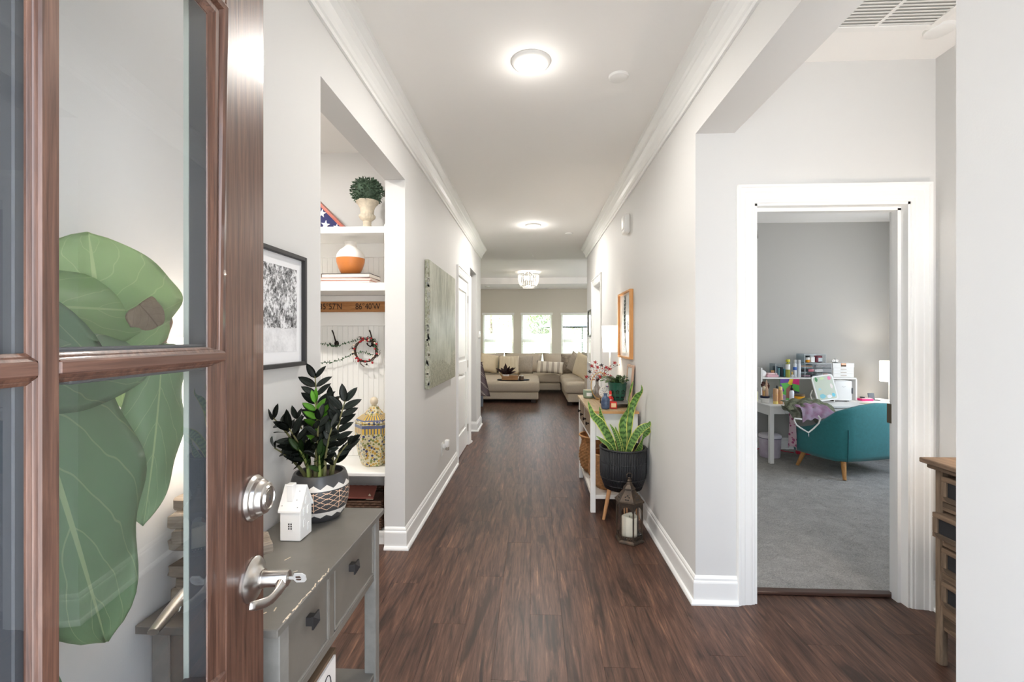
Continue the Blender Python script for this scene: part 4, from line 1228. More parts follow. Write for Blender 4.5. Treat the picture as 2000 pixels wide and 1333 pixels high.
mk('socket', B((.006, .008, -.017, .017, -.034, -.008), (.006, .008, -.017, .017, .008, .034), bev=.001), white_m, ol)
ar = thing('air_freshener', 'white plug-in air freshener in the low wall outlet', 'air freshener', (LX + .008, 4.10, .37))
bm = B((0, .032, -.02, .02, -.01, .03), bev=.008, seg=2); box(bm, .018, .058, -.028, .028, .0, .065, bev=.01, seg=2); mk('housing', bm, white_m, ar, smooth=50)
bm = bmesh.new(); lathe(bm, [(.012, -.03), (.016, -.025), (.016, 0), (.012, .004)], 14, (.04, 0, 0)); mk('vial', bm, M('oil_vial', (214, 204, 190), .1, trans=.6), ar, smooth=40)
th = thing('thermostat', 'white thermostat at the far end of the left hall wall', 'thermostat', (LX, 6.87, 1.40))
mk('body', B((0, .022, -.06, .06, -.05, .05), bev=.006, seg=2), white_m, th, smooth=50); mk('display', B((.0215, .0225, -.032, .032, -.008, .028)), M('lcd', (150, 160, 152), .2), th)
# ---------------------------------------------------------------- white and oak console along the right wall
oak = wood('console_oak', (150, 126, 94), (192, 168, 130), 'y', 5, .45)
oak_end = M('console_oak_edge', (196, 146, 96), .5, var=.1)
drw = wood('console_drawer_wood', (112, 92, 72), (152, 130, 104), 'y', 6, .5)
cw = thing('white_console', 'white console with an oak top, brown drawers and a low shelf along the right wall', 'table', (.615, 4.04, 0))
def q(name, bm, m, smooth=False, parent=None): return mk(name, bm, m, parent or cw, smooth, world=parent is None)
q('tabletop', B((.43, .805, 3.55, 4.53, .768, .788), bev=.003), oak)
q('top_edge', B((.432, .803, 3.5485, 3.5505, .769, .787)), oak_end)
for x0 in (.44, .762):
    for y0 in (3.575, 4.46):
        q('leg', B((x0, x0 + .038, y0, y0 + .038, 0, .768), bev=.002), white_m)
q('end_panel', B((.478, .762, 3.585, 3.605, .56, .768), bev=.001), white_m)
q('end_moulding', B((.49, .75, 3.580, 3.585, .575, .583), (.49, .75, 3.580, 3.585, .745, .753), (.49, .498, 3.580, 3.585, .583, .745), (.742, .75, 3.580, 3.585, .583, .745)), white_m)
q('end_panel', B((.478, .762, 4.468, 4.488, .56, .768), bev=.001), white_m)
q('back_panel', B((.775, .79, 3.613, 4.46, .56, .768)), white_m)
q('front_rail', B((.444, .47, 3.613, 4.46, .556, .575), (.444, .47, 3.613, 4.46, .752, .768), (.444, .47, 4.03, 4.05, .575, .752)), white_m)
q('low_shelf', B((.45, .795, 3.58, 4.495, .105, .135), bev=.002), M('shelf_grey_white', (222, 218, 212), .5))
for ya, yb in ((3.616, 4.028), (4.052, 4.457)):
    d = bpy.data.objects.new('drawer', None); C.objects.link(d); d.parent = cw; d.location = Vector((.448, (ya + yb) / 2, .663)) - cw.location
    h = (yb - ya) / 2
    mk('drawer_front', B((-.004, .014, -h, h, -.087, .087), bev=.002), drw, d)
    for ky in (-h * .5, h * .5):
        bm = bmesh.new(); lathe(bm, [(.006, 0), (.006, .012), (.013, .016), (.014, .024), (.008, .028)], 14, mat=Matrix.Translation((-.004, ky, 0)) @ Matrix.Rotation(R(-90), 4, 'Y'))
        mk('knob', bm, bronze_m, d, smooth=40)

def basket(name, label, c, prof, m, handles=0, group=None):
    t = thing(name, label, 'basket', c, 0, group)
    # resample the profile into woven rows
    bm = bmesh.new()
    pts = [Vector((a, b)) for a, b in prof]
    out = []
    for a, b in zip(pts, pts[1:]):
        n = max(1, int((b - a).length / .007))
        out += [a.lerp(b, k / n) for k in range(n)]
    out.append(pts[-1])
    seg = 72
    rings = []
    for i, p in enumerate(out):
        row = i // 2
        rg = []
        for k in range(seg):
            a = 2 * PI * k / seg
            r = p.x + .0075 * math.cos(a * 20 + PI * row) * (1 if i % 2 else .3) + (.003 if i % 2 else -.001)
            rg.append(bm.verts.new((r * math.cos(a), r * math.sin(a), p.y)))
        rings.append(rg)
    for a, b in zip(rings, rings[1:]):
        for k in range(seg): bm.faces.new((a[k], a[(k + 1) % seg], b[(k + 1) % seg], b[k]))
    bmesh.ops.solidify(bm, geom=bm.faces[:], thickness=.008)
    mk('woven_body', bm, m, t, True)
    bm = bmesh.new(); lathe(bm, [(prof[0][0] - .004, .002), (prof[0][0] - .004, .008)], 32); mk('bottom', bm, m, t)
    r, z = prof[-1]
    bm = bmesh.new(); tube(bm, [(r * math.cos(2 * PI * k / 40), r * math.sin(2 * PI * k / 40), z) for k in range(40)], .008, 6, closed=True); mk('rim', bm, m, t, True)
    for h in range(handles):
        a = PI * h + handles_angle
        u = Vector((-math.sin(a), math.cos(a), 0)); c0 = Vector((r * math.cos(a), r * math.sin(a), z))
        bm = bmesh.new()
        tube(bm, [c0 + u * .05 * math.cos(PI * k / 10) + Vector((math.cos(a) * .02 * math.sin(PI * k / 10), math.sin(a) * .02 * math.sin(PI * k / 10), .055 * math.sin(PI * k / 10))) for k in range(11)], .008, 6)
        mk('handle', bm, m, t, True)
    return t
handles_angle = R(80)
sea = M('seagrass', (216, 164, 112), .8, var=.25, vs=30)
basket('seagrass_basket', 'bulging seagrass basket at the far end of the white console shelf', (.585, 4.22, .136), [(.11, .0), (.15, .05), (.168, .14), (.162, .2), (.14, .27), (.148, .31), (.165, .33)], sea, 2, 'seagrass baskets on the white console shelf')
basket('seagrass_basket', 'round seagrass basket on the shelf behind the black planter', (.62, 3.785, .136), [(.10, .0), (.146, .045), (.168, .12), (.166, .18), (.15, .24), (.146, .28)], sea, 0, 'seagrass baskets on the white console shelf')

# ------- on the console top
TZ = .789
def shade_mesh(r0, r1, z0, z1, th=.002, seg=32):
    bm = bmesh.new()
    prof = [(r0, z0), (r1, z1), (r1 - th, z1), (r0 - th, z0)]
    rg = [[bm.verts.new((r * math.cos(2 * PI * k / seg), r * math.sin(2 * PI * k / seg), z)) for k in range(seg)] for r, z in prof]
    for i in range(4):
        a, b = rg[i], rg[(i + 1) % 4]
        for k in range(seg): bm.faces.new((a[k], a[(k + 1) % seg], b[(k + 1) % seg], b[k]))
    return bm
lp = thing('table_lamp', 'slim white table lamp with a glowing drum shade on the white console', 'lamp', (.725, 4.42, TZ))
bm = bmesh.new(); lathe(bm, [(.05, 0), (.05, .008), (.012, .016), (.008, .03), (.007, .46)], 20); mk('base', bm, white_m, lp, smooth=40)
mk('lamp_shade', shade_mesh(.066, .076, .425, .675), shade_m, lp, True)
light('console_lamp_bulb', 'POINT', (0, 0, .55), 5, (1, .92, .82), .03, parent=lp)

cj = thing('candle_jar', 'pale green glass candle jar on the far end of the white console', 'candle', (.515, 4.33, TZ))
bm = bmesh.new(); lathe(bm, [(.046, 0), (.050, .004), (.052, .02), (.052, .066), (.049, .074), (.045, .074), (.045, .066)], 28); mk('jar', bm, M('jar_sage', (146, 164, 140), .25), cj, smooth=40)
bm = bmesh.new(); lathe(bm, [(.044, .06), (.044, .070)], 24); mk('wax', bm, M('wax_cream', (226, 204, 180), .6), cj)
bm = bmesh.new()
ang_ = [R(-118 + i * 7) for i in range(9)]
for a0, a1 in zip(ang_, ang_[1:]):
    bm.faces.new([bm.verts.new((.0526 * math.cos(a), .0526 * math.sin(a), z)) for a, z in ((a0, .02), (a1, .02), (a1, .052), (a0, .052))])
mk('paper_label', bm, M('label_white', (240, 240, 238), .7), cj)

ck = thing('table_clock', 'small round white clock on a dark stand behind the blue vase', 'clock', (.60, 3.93, TZ))
bm = bmesh.new(); lathe(bm, [(.047, -.008), (.049, -.004), (.049, .006), (.044, .009)], 32, mat=Matrix.Translation((0, 0, .099)) @ Matrix.Rotation(R(90), 4, 'X')); mk('clock_case', bm, M('clock_rim', (216, 210, 200), .4), ck, smooth=40)
bm = bmesh.new(); lathe(bm, [(.043, .0085), (.043, .0097)], 32, mat=Matrix.Translation((0, 0, .099)) @ Matrix.Rotation(R(90), 4, 'X')); mk('dial', bm, M('dial_white', (238, 236, 230), .5), ck)
bm = bmesh.new()
for k in range(12):
    a = k * PI / 6
    cbox(bm, (.036 * math.sin(a), -.0102, .099 + .036 * math.cos(a)), (.0022, .001, .009), rot=(0, a, 0))
mk('hour_marks', bm, black_m, ck)
bm = bmesh.new()
for a, l in ((R(-48), .026), (R(40), .034)): cbox(bm, (l / 2 * math.sin(a), -.011, .099 + l / 2 * math.cos(a)), (.002, .001, l), rot=(0, a, 0))
mk('hands', bm, black_m, ck)
bm = bmesh.new(); tube(bm, [(-.03, -.02, .003), (-.04, -.006, .06), (-.03, .03, .003), (-.03, -.02, .003)], .003, 6); tube(bm, [(.03, -.02, .003), (.04, -.006, .06), (.03, .03, .003), (.03, -.02, .003)], .003, 6); tube(bm, [(-.035, 0, .05), (.035, 0, .05)], .003, 6)
mk('stand', bm, bronze_m, ck)

bv = thing('bud_vase', 'slate blue ribbed bud vase at the near end of the white console', 'vase', (.566, 3.66, TZ))
rib = lambda a, z: 1 + (.03 * math.cos(a * 14) if .01 < z < .085 else 0)
bm = bmesh.new(); lathe(bm, [(.026, 0), (.031, .004), (.033, .02), (.033, .075), (.028, .088), (.015, .098), (.013, .112), (.017, .122), (.013, .122), (.010, .11)], 56, sq=rib)
bvm = M('slate_blue_glaze', (86, 104, 132), .25, col2=(52, 66, 92), vs=20)
mk('body', bm, bvm, bv, smooth=60)
rb = thing('red_box', 'small red box with a cream front beside the bud vase', 'box', (.632, 3.70, TZ))
red_m = M('bright_red', (206, 44, 38), .4)
mk('box', B((-.027, .027, -.03, .03, 0, .052), bev=.003), red_m, rb); mk('face', B((-.019, .019, -.0315, -.0295, .010, .043), bev=.001), M('cream_face', (240, 206, 160), .5), rb)
nf = thing('red_figurine', 'tiny red and black soldier figurine by the green pot', 'figurine', (.632, 3.82, TZ))
bm = bmesh.new(); lathe(bm, [(.014, 0), (.014, .008), (.011, .010)], 16); mk('base', bm, black_m, nf)
bm = bmesh.new(); cyl(bm, (-.006, 0, .008), (-.006, 0, .04), .006, .0055, 10); cyl(bm, (.006, 0, .008), (.006, 0, .04), .006, .0055, 10); mk('legs', bm, black_m, nf, smooth=40)
bm = bmesh.new(); lathe(bm, [(.011, .038), (.013, .05), (.014, .075), (.008, .082)], 16); tube(bm, [(-.013, 0, .076), (-.02, 0, .06), (-.018, -.006, .045)], .0045, 8); tube(bm, [(.013, 0, .076), (.02, 0, .06), (.018, -.006, .045)], .0045, 8); mk('coat', bm, red_m, nf, smooth=50)
bm = bmesh.new(); lathe(bm, [(.0115, .044), (.0138, .046), (.0142, .052), (.0135, .054)], 16); mk('belt', bm, white_m, nf)
bm = bmesh.new(); ball(bm, (0, 0, .091), .010, 2); hd = mk('head', bm, M('painted_face', (230, 190, 164), .5), nf, True)
bm = bmesh.new(); lathe(bm, [(.010, .096), (.011, .1), (.0095, .122), (.006, .125)], 14); mk('hat', bm, red_m, hd, smooth=40)
fg = thing('hand_flag', 'miniature striped flag on a stick between the clock and the green pot', 'flag', (.628, 3.965, TZ))
bm = bmesh.new(); cyl(bm, (0, 0, 0), (-.012, 0, .155), .0016, seg=6); mk('stick', bm, M('stick', (196, 170, 120), .6), fg)
bm = bmesh.new(); lathe(bm, [(.012, 0), (.012, .012), (.004, .016)], 12); mk('foot', bm, black_m, fg)
for k in range(7):
    z = .096 + k * .0075
    bm = bmesh.new()
    x0 = -.0085 - (z - .096) * .1
    box(bm, x0 if k < 3 else x0 + .013, x0 + .034, -.0006, .0006, z, z + .0076); mk('stripe', bm, M('flag_red', (196, 70, 84), .7) if k % 2 == 0 else M('flag_white', (236, 228, 232), .7), fg)
mk('canton', B((-.0115, .003, -.0012, .0012, .1185, .1492)), M('flag_blue', (84, 92, 152), .7), fg)

rs = thing('plant_riser', 'low grey riser under the green pot', 'riser', (.698, 3.86, TZ))
mk('plate', B((-.075, .075, -.15, .13, .030, .040), bev=.002), M('riser_grey', (120, 118, 114), .4), rs)
for sx, sy in ((-1, -1), (-1, 1), (1, -1), (1, 1)): mk('foot', B((sx * .06 - .01, sx * .06 + .01, sy * .11 - .01, sy * .11 + .01, 0, .03), bev=.001), bronze_m, rs)
gp = thing('christmas_cactus', 'christmas cactus in a glossy green pierced pot on the white console', 'plant', (.700, 3.88, TZ + .041))
gpm = M('green_glaze', (40, 88, 70), .15, var=.2, vs=10, coat=.5)
bm = bmesh.new(); lathe(bm, [(.048, 0), (.052, .004), (.066, .04), (.073, .09), (.0745, .125), (.078, .138), (.08, .148), (.076, .150), (.070, .14)], 40); mk('pot', bm, gpm, gp, smooth=50)
bm = bmesh.new()
for az in (R(-100), R(-62), R(-138)):
    for k in range(5):
        a = 2 * PI * k / 5 + .3
        aa = az + .15 * math.cos(a); zz = .075 + .012 * math.sin(a)
        p = Vector((.0735 * math.cos(aa), .0735 * math.sin(aa), zz)); ball(bm, p, .0055, 1, (1, .6, 1))
    for k in range(5): p = Vector((.063 * math.cos(az + .3 * (k - 2) * .25), .063 * math.sin(az + .3 * (k - 2) * .25), .03)); ball(bm, p, .006, 1)
mk('pierced_holes', bm, M('hole_dark', (14, 22, 18), .9), gp).__setitem__('kind', 'stuff')
bm = bmesh.new(); lathe(bm, [(.06, .128), (.071, .138)], 24); mk('soil', bm, bpy.data.materials['soil'], gp)
cgm = leaf_mat('cactus_leaf', (100, 128, 78), (124, 150, 96), (72, 98, 58), 2, .35, .1)
seg_me = leaf_mesh('leaf_segment', cgm, .55, shape=lambda t: .55 + .45 * math.sin(PI * t) + .12 * math.sin(t * 14), nu=6, nv=2, droop=.1, fold=.03)
r7 = random.Random(21)
for k in range(46):
    a = r7.uniform(0, 2 * PI); p = Vector((.03 * math.cos(a), .03 * math.sin(a), .14)); d = Vector((math.cos(a), math.sin(a), r7.uniform(.6, 2.2))).normalized()
    br = None
    for j in range(r7.choice((2, 3, 3))):
        l = r7.uniform(.036, .05)
        nx = p + d * l
        if nx.x + gp.location.x > .765: nx.x = .763 - gp.location.x
        if (nx - p).length > .01: put_leaf('leaf_segment', seg_me, p, nx, Vector((-d.x, -d.y, 1.2)) + Vector((0, -.4, 0)), gp)
        p = nx; d = (d + Vector((math.cos(a) * .3, math.sin(a) * .3, -.42))).normalized()
pf = thing('leaning_frame', 'small pale wood picture frame leaning on the wall behind the green pot', 'picture', (.785, 3.875, TZ + .002))
pw = wood('pink_oak', (176, 142, 118), (206, 174, 150), 'z', 6, .5)
def leaning(name, bm, m):
    bmesh.ops.rotate(bm, cent=(0, 0, 0), matrix=Matrix.Rotation(R(5), 3, 'Y'), verts=bm.verts); return mk(name, bm, m, pf)
leaning('frame', B((-.012, .004, -.11, -.088, 0, .335), (-.012, .004, .088, .11, 0, .335), (-.012, .004, -.088, .088, 0, .022), (-.012, .004, -.088, .088, .313, .335), bev=.001), pw)
leaning('print', B((-.006, .002, -.088, .088, .022, .313)), M('frame_print', (212, 212, 208), .5, var=.1, vs=9))
# bottle of berry branches and the gold hoop
ba = thing('berry_branches', 'red star berry branches in a mottled grey bottle on the white console', 'flowers', (.585, 4.275, TZ))
bm = bmesh.new(); lathe(bm, [(.03, 0), (.036, .006), (.038, .06), (.03, .1), (.016, .125), (.014, .15), (.018, .158), (.012, .158)], 24); mk('bottle', bm, M('mottled_grey', (168, 160, 154), .25, .3, var=.5, vs=22), ba, smooth=50)
twm = M('branch_twig', (70, 48, 42), .8)
bred = M('star_red', (176, 44, 48), .5); bdark = M('star_dark', (46, 40, 46), .5); bpale = M('pip_pale', (224, 170, 140), .5)
def five_star(s):
    bm = bmesh.new(); poly(bm, [((s if k % 2 == 0 else s * .42) * math.sin(k * PI / 5), (s if k % 2 == 0 else s * .42) * math.cos(k * PI / 5), 0) for k in range(10)], (0, 0, .004)); return bm
stm = {}
for nm, mm in (('r', bred), ('d', bdark)):
    b = five_star(.021); me = bpy.data.meshes.new('star'); b.to_mesh(me); b.free(); me.materials.append(mm); stm[nm] = me
b = bmesh.new(); ball(b, (0, 0, 0), .0055, 1); pip = {}
for nm, mm in (('r', bred), ('p', bpale), ('d', bdark)):
    me = bpy.data.meshes.new('berry'); b.to_mesh(me); me.materials.append(mm); pip[nm] = me
b.free()
r8 = random.Random(4)
ends = [(-.07, -.02, .25), (-.05, .0, .30), (-.02, -.02, .335), (.0, -.03, .29), (.035, -.04, .31), (.075, -.05, .29), (.105, -.04, .275), (.155, -.03, .33), (.19, -.03, .31), (-.10, -.01, .20), (-.075, -.04, .16), (.06, -.05, .23), (.11, -.06, .21), (.02, -.05, .20)]
for k, e in enumerate(ends):
    a = Vector((0, 0, .15)); e = Vector(e); mid = (a + e) / 2 + Vector((0, 0, .05))
    pts = [a * (1 - t) ** 2 + mid * 2 * t * (1 - t) + e * t * t for t in [i / 8 for i in range(9)]]
    bm = bmesh.new(); tube(bm, pts, [.0022 - .0014 * i / 8 for i in range(9)], 5); br = mk('branch', bm, twm, ba)
    for j in range(6):
        p = pts[3 + j] + Vector((r8.uniform(-.014, .014), r8.uniform(-.014, .004), r8.uniform(-.012, .016)))
        o = bpy.data.objects.new('berry', pip['rpprdp'[j]]); C.objects.link(o); o.parent = br; o.location = p
    if k not in (8, 10):
        o = bpy.data.objects.new('star', stm['d' if k in (0, 4) else 'r']); C.objects.link(o); o.parent = br; o.location = e
        o.rotation_euler = (R(78) + r8.uniform(-.3, .3), r8.uniform(-.4, .4), r8.uniform(-.4, .4))
gh = thing('gold_hoop', 'upright oval gold hoop ornament on the white console', 'ornament', (.60, 4.20, TZ))
bm = bmesh.new(); tube(bm, [(.079 * math.cos(2 * PI * k / 40), 0, .127 + .118 * math.sin(2 * PI * k / 40)) for k in range(40)], .0045, 8, closed=True); mk('hoop', bm, M('gold_metal', (206, 170, 116), .3, .9), gh, True)
mk('foot', B((-.04, .04, -.02, .02, 0, .012), bev=.002), M('gold_foot', (190, 156, 108), .4, .8), gh)
tg = thing('tea_light_holder', 'small amber tea light holder beside the green candle jar', 'candle holder', (.602, 4.10, TZ))
bm = bmesh.new(); lathe(bm, [(.018, 0), (.022, .004), (.024, .035), (.021, .035), (.019, .006)], 18); mk('cup', bm, M('amber_cup', (214, 176, 130), .2), tg, smooth=40)

# ------- black planter on wooden legs with the snake plant
sp_ = thing('snake_plant', 'snake plant in a black ribbed planter on wooden legs by the white console', 'plant', (.648, 3.375, 0))
bm = bmesh.new()
lathe(bm, [(.12, .262), (.125, .265), (.152, .345), (.158, .37), (.160, .55), (.150, .55), (.146, .50)], 48); blk = M('black_rattan', (38, 38, 40), .45)
mk('planter', bm, blk, sp_, smooth=40)
bm = bmesh.new()
for k in range(84):
    a = 2 * PI * k / 84; c_, s_ = math.cos(a), math.sin(a)
    tube(bm, [(.128 * c_, .128 * s_, .268), (.155 * c_, .155 * s_, .345), (.1615 * c_, .1615 * s_, .38), (.1615 * c_, .1615 * s_, .555)], .0045, 5)
mk('ribs', bm, blk, sp_, True).__setitem__('kind', 'stuff')
bm = bmesh.new()
for z, r in ((.556, .162), (.46, .1625), (.35, .1585), (.300, .1415)):
    n = 84
    tube(bm, [(r * (1 + .012 * math.cos(k * PI)) * math.cos(2 * PI * k / n), r * (1 + .012 * math.cos(k * PI)) * math.sin(2 * PI * k / n), z) for k in range(n)], .0035 if z < .5 else .008, 5, closed=True)
mk('woven_bands', bm, blk, sp_, True).__setitem__('kind', 'stuff')
bm = bmesh.new(); lathe(bm, [(.14, .505), (.152, .52)], 28); mk('soil', bm, bpy.data.materials['soil'], sp_)
lw = wood('planter_leg_wood', (186, 132, 88), (216, 164, 116), 'z', 5, .5)
for a in (R(150), R(30), R(270)):
    if a == R(270): a = R(268)
    ca, sa = math.cos(a), math.sin(a)
    bm = bmesh.new(); tube(bm, [(.095 * ca, .095 * sa, .27), (.148 * ca, .148 * sa, .0)], [.017, .011], 14); mk('leg', bm, lw, sp_, smooth=40)
smt = M('snake_leaf', (92, 134, 64), .3)
g = G(smt)
tc = g.n('TexCoord'); xx = g.xyz(tc.outputs['UV'])
v = g.math('ABSOLUTE', g.math('SUBTRACT', xx['Y'], .5))
nz = g.noise(tc.outputs['UV'], 6, 4, .6)
ph = g.math('SINE', g.math('ADD', g.math('MULTIPLY', xx['X'], 95), g.math('MULTIPLY', nz, 13)))
c = g.mix(g.math('MULTIPLY', g.math('GREATER_THAN', ph, .25), .8), (150, 190, 110), (70, 108, 62))
c = g.mix(g.math('GREATER_THAN', g.math('ADD', v, g.math('MULTIPLY', nz, .06)), .45), c, (220, 218, 120))
g.col(c)
def blade(pts, wd, facing, cup=.18):
    """a sword leaf along pts (3D); wd its widths; facing the direction its inner face looks (one per point or one)"""
    bm = bmesh.new(); uvl = bm.loops.layers.uv.new('UVMap')
    P = []
    pts = [Vector(p) for p in pts]
    n = 16
    def bez(arr, t):
        arr = list(arr)
        f = t * (len(arr) - 1); i = min(int(f), len(arr) - 2); u = f - i
        p0 = arr[max(0, i - 1)]; p1 = arr[i]; p2 = arr[i + 1]; p3 = arr[min(len(arr) - 1, i + 2)]
        return (p1 * 2 + (p2 - p0) * u + (p0 * 2 - p1 * 5 + p2 * 4 - p3) * u * u + (p1 * 3 - p0 - p2 * 3 + p3) * u ** 3) * .5
    fc = [Vector(f) for f in facing] if isinstance(facing[0], (tuple, list)) else [Vector(facing)] * len(pts)
    rows = []
    for i in range(n + 1):
        t = i / n
        p = bez(pts, t); d = (bez(pts, min(1, t + .02)) - bez(pts, max(0, t - .02))).normalized()
        f = bez(fc, t); f = (f - d * f.dot(d)).normalized(); s = d.cross(f)
        w_ = bez(wd, t) if False else (lambda a, b, u: a + (b - a) * u)(wd[min(int(t * (len(wd) - 1)), len(wd) - 2)], wd[min(int(t * (len(wd) - 1)), len(wd) - 2) + 1], t * (len(wd) - 1) - min(int(t * (len(wd) - 1)), len(wd) - 2))
        rows.append([(bm.verts.new(p + s * (w_ * .5 * q / 3) + f * (w_ * cup * (abs(q) / 3) ** 2)), (t, q / 6 + .5)) for q in range(-3, 4)])
    for a, b in zip(rows, rows[1:]):
        for k in range(6):
            qd = [a[k], b[k], b[k + 1], a[k + 1]]
            fce = bm.faces.new([x[0] for x in qd])
            for lpp, x in zip(fce.loops, qd): lpp[uvl].uv = x[1]
    bmesh.ops.solidify(bm, geom=bm.faces[:], thickness=.004)
    me = bpy.data.meshes.new('leaf'); bm.to_mesh(me); bm.free(); me.materials.append(smt); me.polygons.foreach_set('use_smooth', [True] * len(me.polygons))
    o = bpy.data.objects.new('leaf', me); C.objects.link(o); o.parent = sp_
    return o
FR = (0, -1, .15)
Z0 = .515
blade([(-.06, -.02, Z0), (-.10, -.05, .62), (-.17, -.07, .74), (-.225, -.08, .80), (-.262, -.08, .90)], [.035, .058, .062, .046, .004], (-.2, -1, .2))
blade([(-.05, .05, Z0), (-.11, .05, .65), (-.15, .05, .76), (-.165, .03, .845)], [.03, .045, .04, .004], (.4, -1, .1))
blade([(-.07, -.03, Z0), (-.11, -.06, .58), (-.16, -.08, .62), (-.205, -.09, .655)], [.026, .034, .026, .003], (-.2, -1, .3))
blade([(-.025, -.03, Z0), (-.045, -.05, .60), (-.075, -.06, .68), (-.105, -.06, .735)], [.03, .036, .03, .003], (.5, -1, .1))
blade([(-.01, -.02, Z0), (-.03, -.03, .60), (-.05, -.035, .66), (-.06, -.03, .71)], [.03, .036, .03, .003], FR)
blade([(.0, .0, Z0), (.0, -.01, .62), (-.005, -.02, .74), (.03, -.02, .85), (.035, -.01, .92), (.07, -.01, 1.035)], [.036, .058, .06, .03, .05, .003], [FR, FR, FR, (.9, -.5, 0), (1, -.3, 0), FR])
blade([(.02, .02, Z0), (.035, .02, .66), (.06, .02, .82), (.10, .01, .92), (.125, -.02, .97), (.118, -.05, 1.015)], [.04, .062, .056, .046, .032, .003], [FR, FR, FR, FR, (.6, -1, 0), (1, -.6, .2)])
blade([(.025, -.04, Z0), (.06, -.06, .62), (.11, -.08, .70), (.16, -.09, .735), (.168, -.10, .765)], [.036, .056, .058, .04, .003], [FR, (-.3, -1, .3), (-.3, -1, .5), (-.2, -1, .5), FR])
blade([(.08, -.03, Z0), (.115, -.05, .57), (.125, -.08, .63), (.152, -.08, .69), (.146, -.07, .74)], [.026, .04, .018, .056, .004], [FR, (-.6, -1, 0), (-1, -.3, 0), (-.3, -1, .1), FR])
blade([(.02, .01, Z0), (.03, .03, .6), (.04, .06, .66), (.05, .08, .72)], [.03, .04, .03, .003], FR)

# ------- metal lantern with a pillar candle
lt = thing('lantern', 'dark pierced metal lantern with a white candle on the floor by the planter', 'lantern', (.638, 3.105, 0), R(6))
lm = M('lantern_metal', (58, 54, 50), .45, .6, col2=(92, 76, 62), vs=14)
hexp = lambda r, z, o=0: [Vector((r * math.cos(R(60 * k + o)), r * math.sin(R(60 * k + o)), z)) for k in range(6)]
bm = bmesh.new(); lathe(bm, [(.094, 0), (.096, .004), (.094, .012), (.088, .02), (.086, .022)], 6, rot=R(-90)); mk('base', bm, lm, lt)
O = -90
for k in range(6):
    a = R(60 * k + O); p = Vector((.084 * math.cos(a), .084 * math.sin(a), 0))
    bm = bmesh.new(); tube(bm, [p + Vector((0, 0, .02)), p + Vector((0, 0, .262))], .0052, 6); mk('corner_post', bm, lm, lt)
    a2 = R(60 * (k + 1) + O); p2 = Vector((.084 * math.cos(a2), .084 * math.sin(a2), 0)); m_ = (p + p2) / 2; nn = m_.normalized()
    u = (p2 - p).normalized(); L = (p2 - p).length / 2 - .003
    P3 = lambda x, z, d=0: m_ + u * x + nn * d + Vector((0, 0, z))
    bm = bmesh.new(); poly(bm, [P3(-L, .022), P3(L, .022), P3(L, .026), P3(-L, .026)], nn * .002); poly(bm, [P3(-L, .044), P3(L, .044), P3(L, .048), P3(-L, .048)], nn * .002)
    for j in range(5):
        x = -L + (j + .5) * 2 * L / 5; w_ = L / 5
        poly(bm, [P3(x - w_, .026), P3(x - w_ * .55, .026), P3(x, .044), P3(x - w_, .044)], nn * .002); poly(bm, [P3(x + w_ * .55, .026), P3(x + w_, .026), P3(x + w_, .044), P3(x, .044)], nn * .002)
    mk('pierced_skirt', bm, lm, lt)
    arch = [P3(-L, .262), P3(-L, .20)] + [P3(-L + .006 + (2 * L - .012) * j / 10 , .205 + .028 * math.sin(PI * j / 10)) for j in range(11)] + [P3(L, .20), P3(L, .262)]
    bm = bmesh.new()
    for j in range(10):
        x0, x1 = -L + 2 * L * j / 10, -L + 2 * L * (j + 1) / 10
        za, zb = .200 + .040 * math.sin(PI * j / 10) ** .6, .200 + .040 * math.sin(PI * (j + 1) / 10) ** .6
        poly(bm, [P3(x0, za), P3(x1, zb), P3(x1, .262), P3(x0, .262)], nn * .002)
    mk('arch_panel', bm, lm, lt)
    bm = bmesh.new(); poly(bm, [P3(-L, .048, -.001), P3(L, .048, -.001), P3(L, .255, -.001), P3(-L, .255, -.001)], nn * -.0015); mk('pane', bm, pane_m, lt)
bm = bmesh.new(); lathe(bm, [(.088, .258), (.098, .262), (.099, .272), (.090, .277), (.040, .338), (.037, .342), (.043, .344), (.041, .352), (.022, .372), (.013, .392), (.01, .394)], 6, rot=R(O)); rf = mk('roof', bm, lm, lt)
bm = bmesh.new()
for k in range(6):
    a = R(60 * k + O + 30)
    for j in range(5):
        b_ = 2 * PI * j / 5 + .3
        t_ = .35 + .2 * math.sin(b_); off = .013 * math.cos(b_)
        r = (.078 + (.034 - .078) * t_) * 1.0
        p = Vector((r * math.cos(a), r * math.sin(a), .277 + .061 * t_)) + Vector((-math.sin(a), math.cos(a), 0)) * off
        ball(bm, p, .0058, 1, (1, 1, .7))
mk('pierced_holes', bm, black_m, rf)
bm = bmesh.new(); lathe(bm, [(.008, .392), (.016, .398), (.012, .405), (.006, .408), (.009, .413), (.004, .418)], 16); mk('finial', bm, lm, lt, smooth=40)
bm = bmesh.new(); tube(bm, [(.019 * math.cos(2 * PI * k / 24), 0, .428 + .019 * math.sin(2 * PI * k / 24)) for k in range(24)], .0022, 6, closed=True); mk('ring', bm, lm, lt, True)
pc = thing('pillar_candle', 'ivory pillar candle inside the metal lantern', 'candle', (.638, 3.105, .0235))
wv = lambda a, z: 1
bm = bmesh.new(); rgs = lathe(bm, [(.048, 0), (.05, .003), (.05, .138), (.046, .141), (.035, .128), (.01, .126)], 36)
for i in (2, 3):
    for k, vv_ in enumerate(rgs[i]): vv_.co.z += .006 * math.sin(k * PI / 9)
mk('wax', bm, M('ivory_wax', (238, 232, 212), .5, sss=.0), pc, smooth=50)
bm = bmesh.new(); cyl(bm, (0, 0, .126), (.002, 0, .14), .0014, seg=6); mk('wick', bm, black_m, pc)

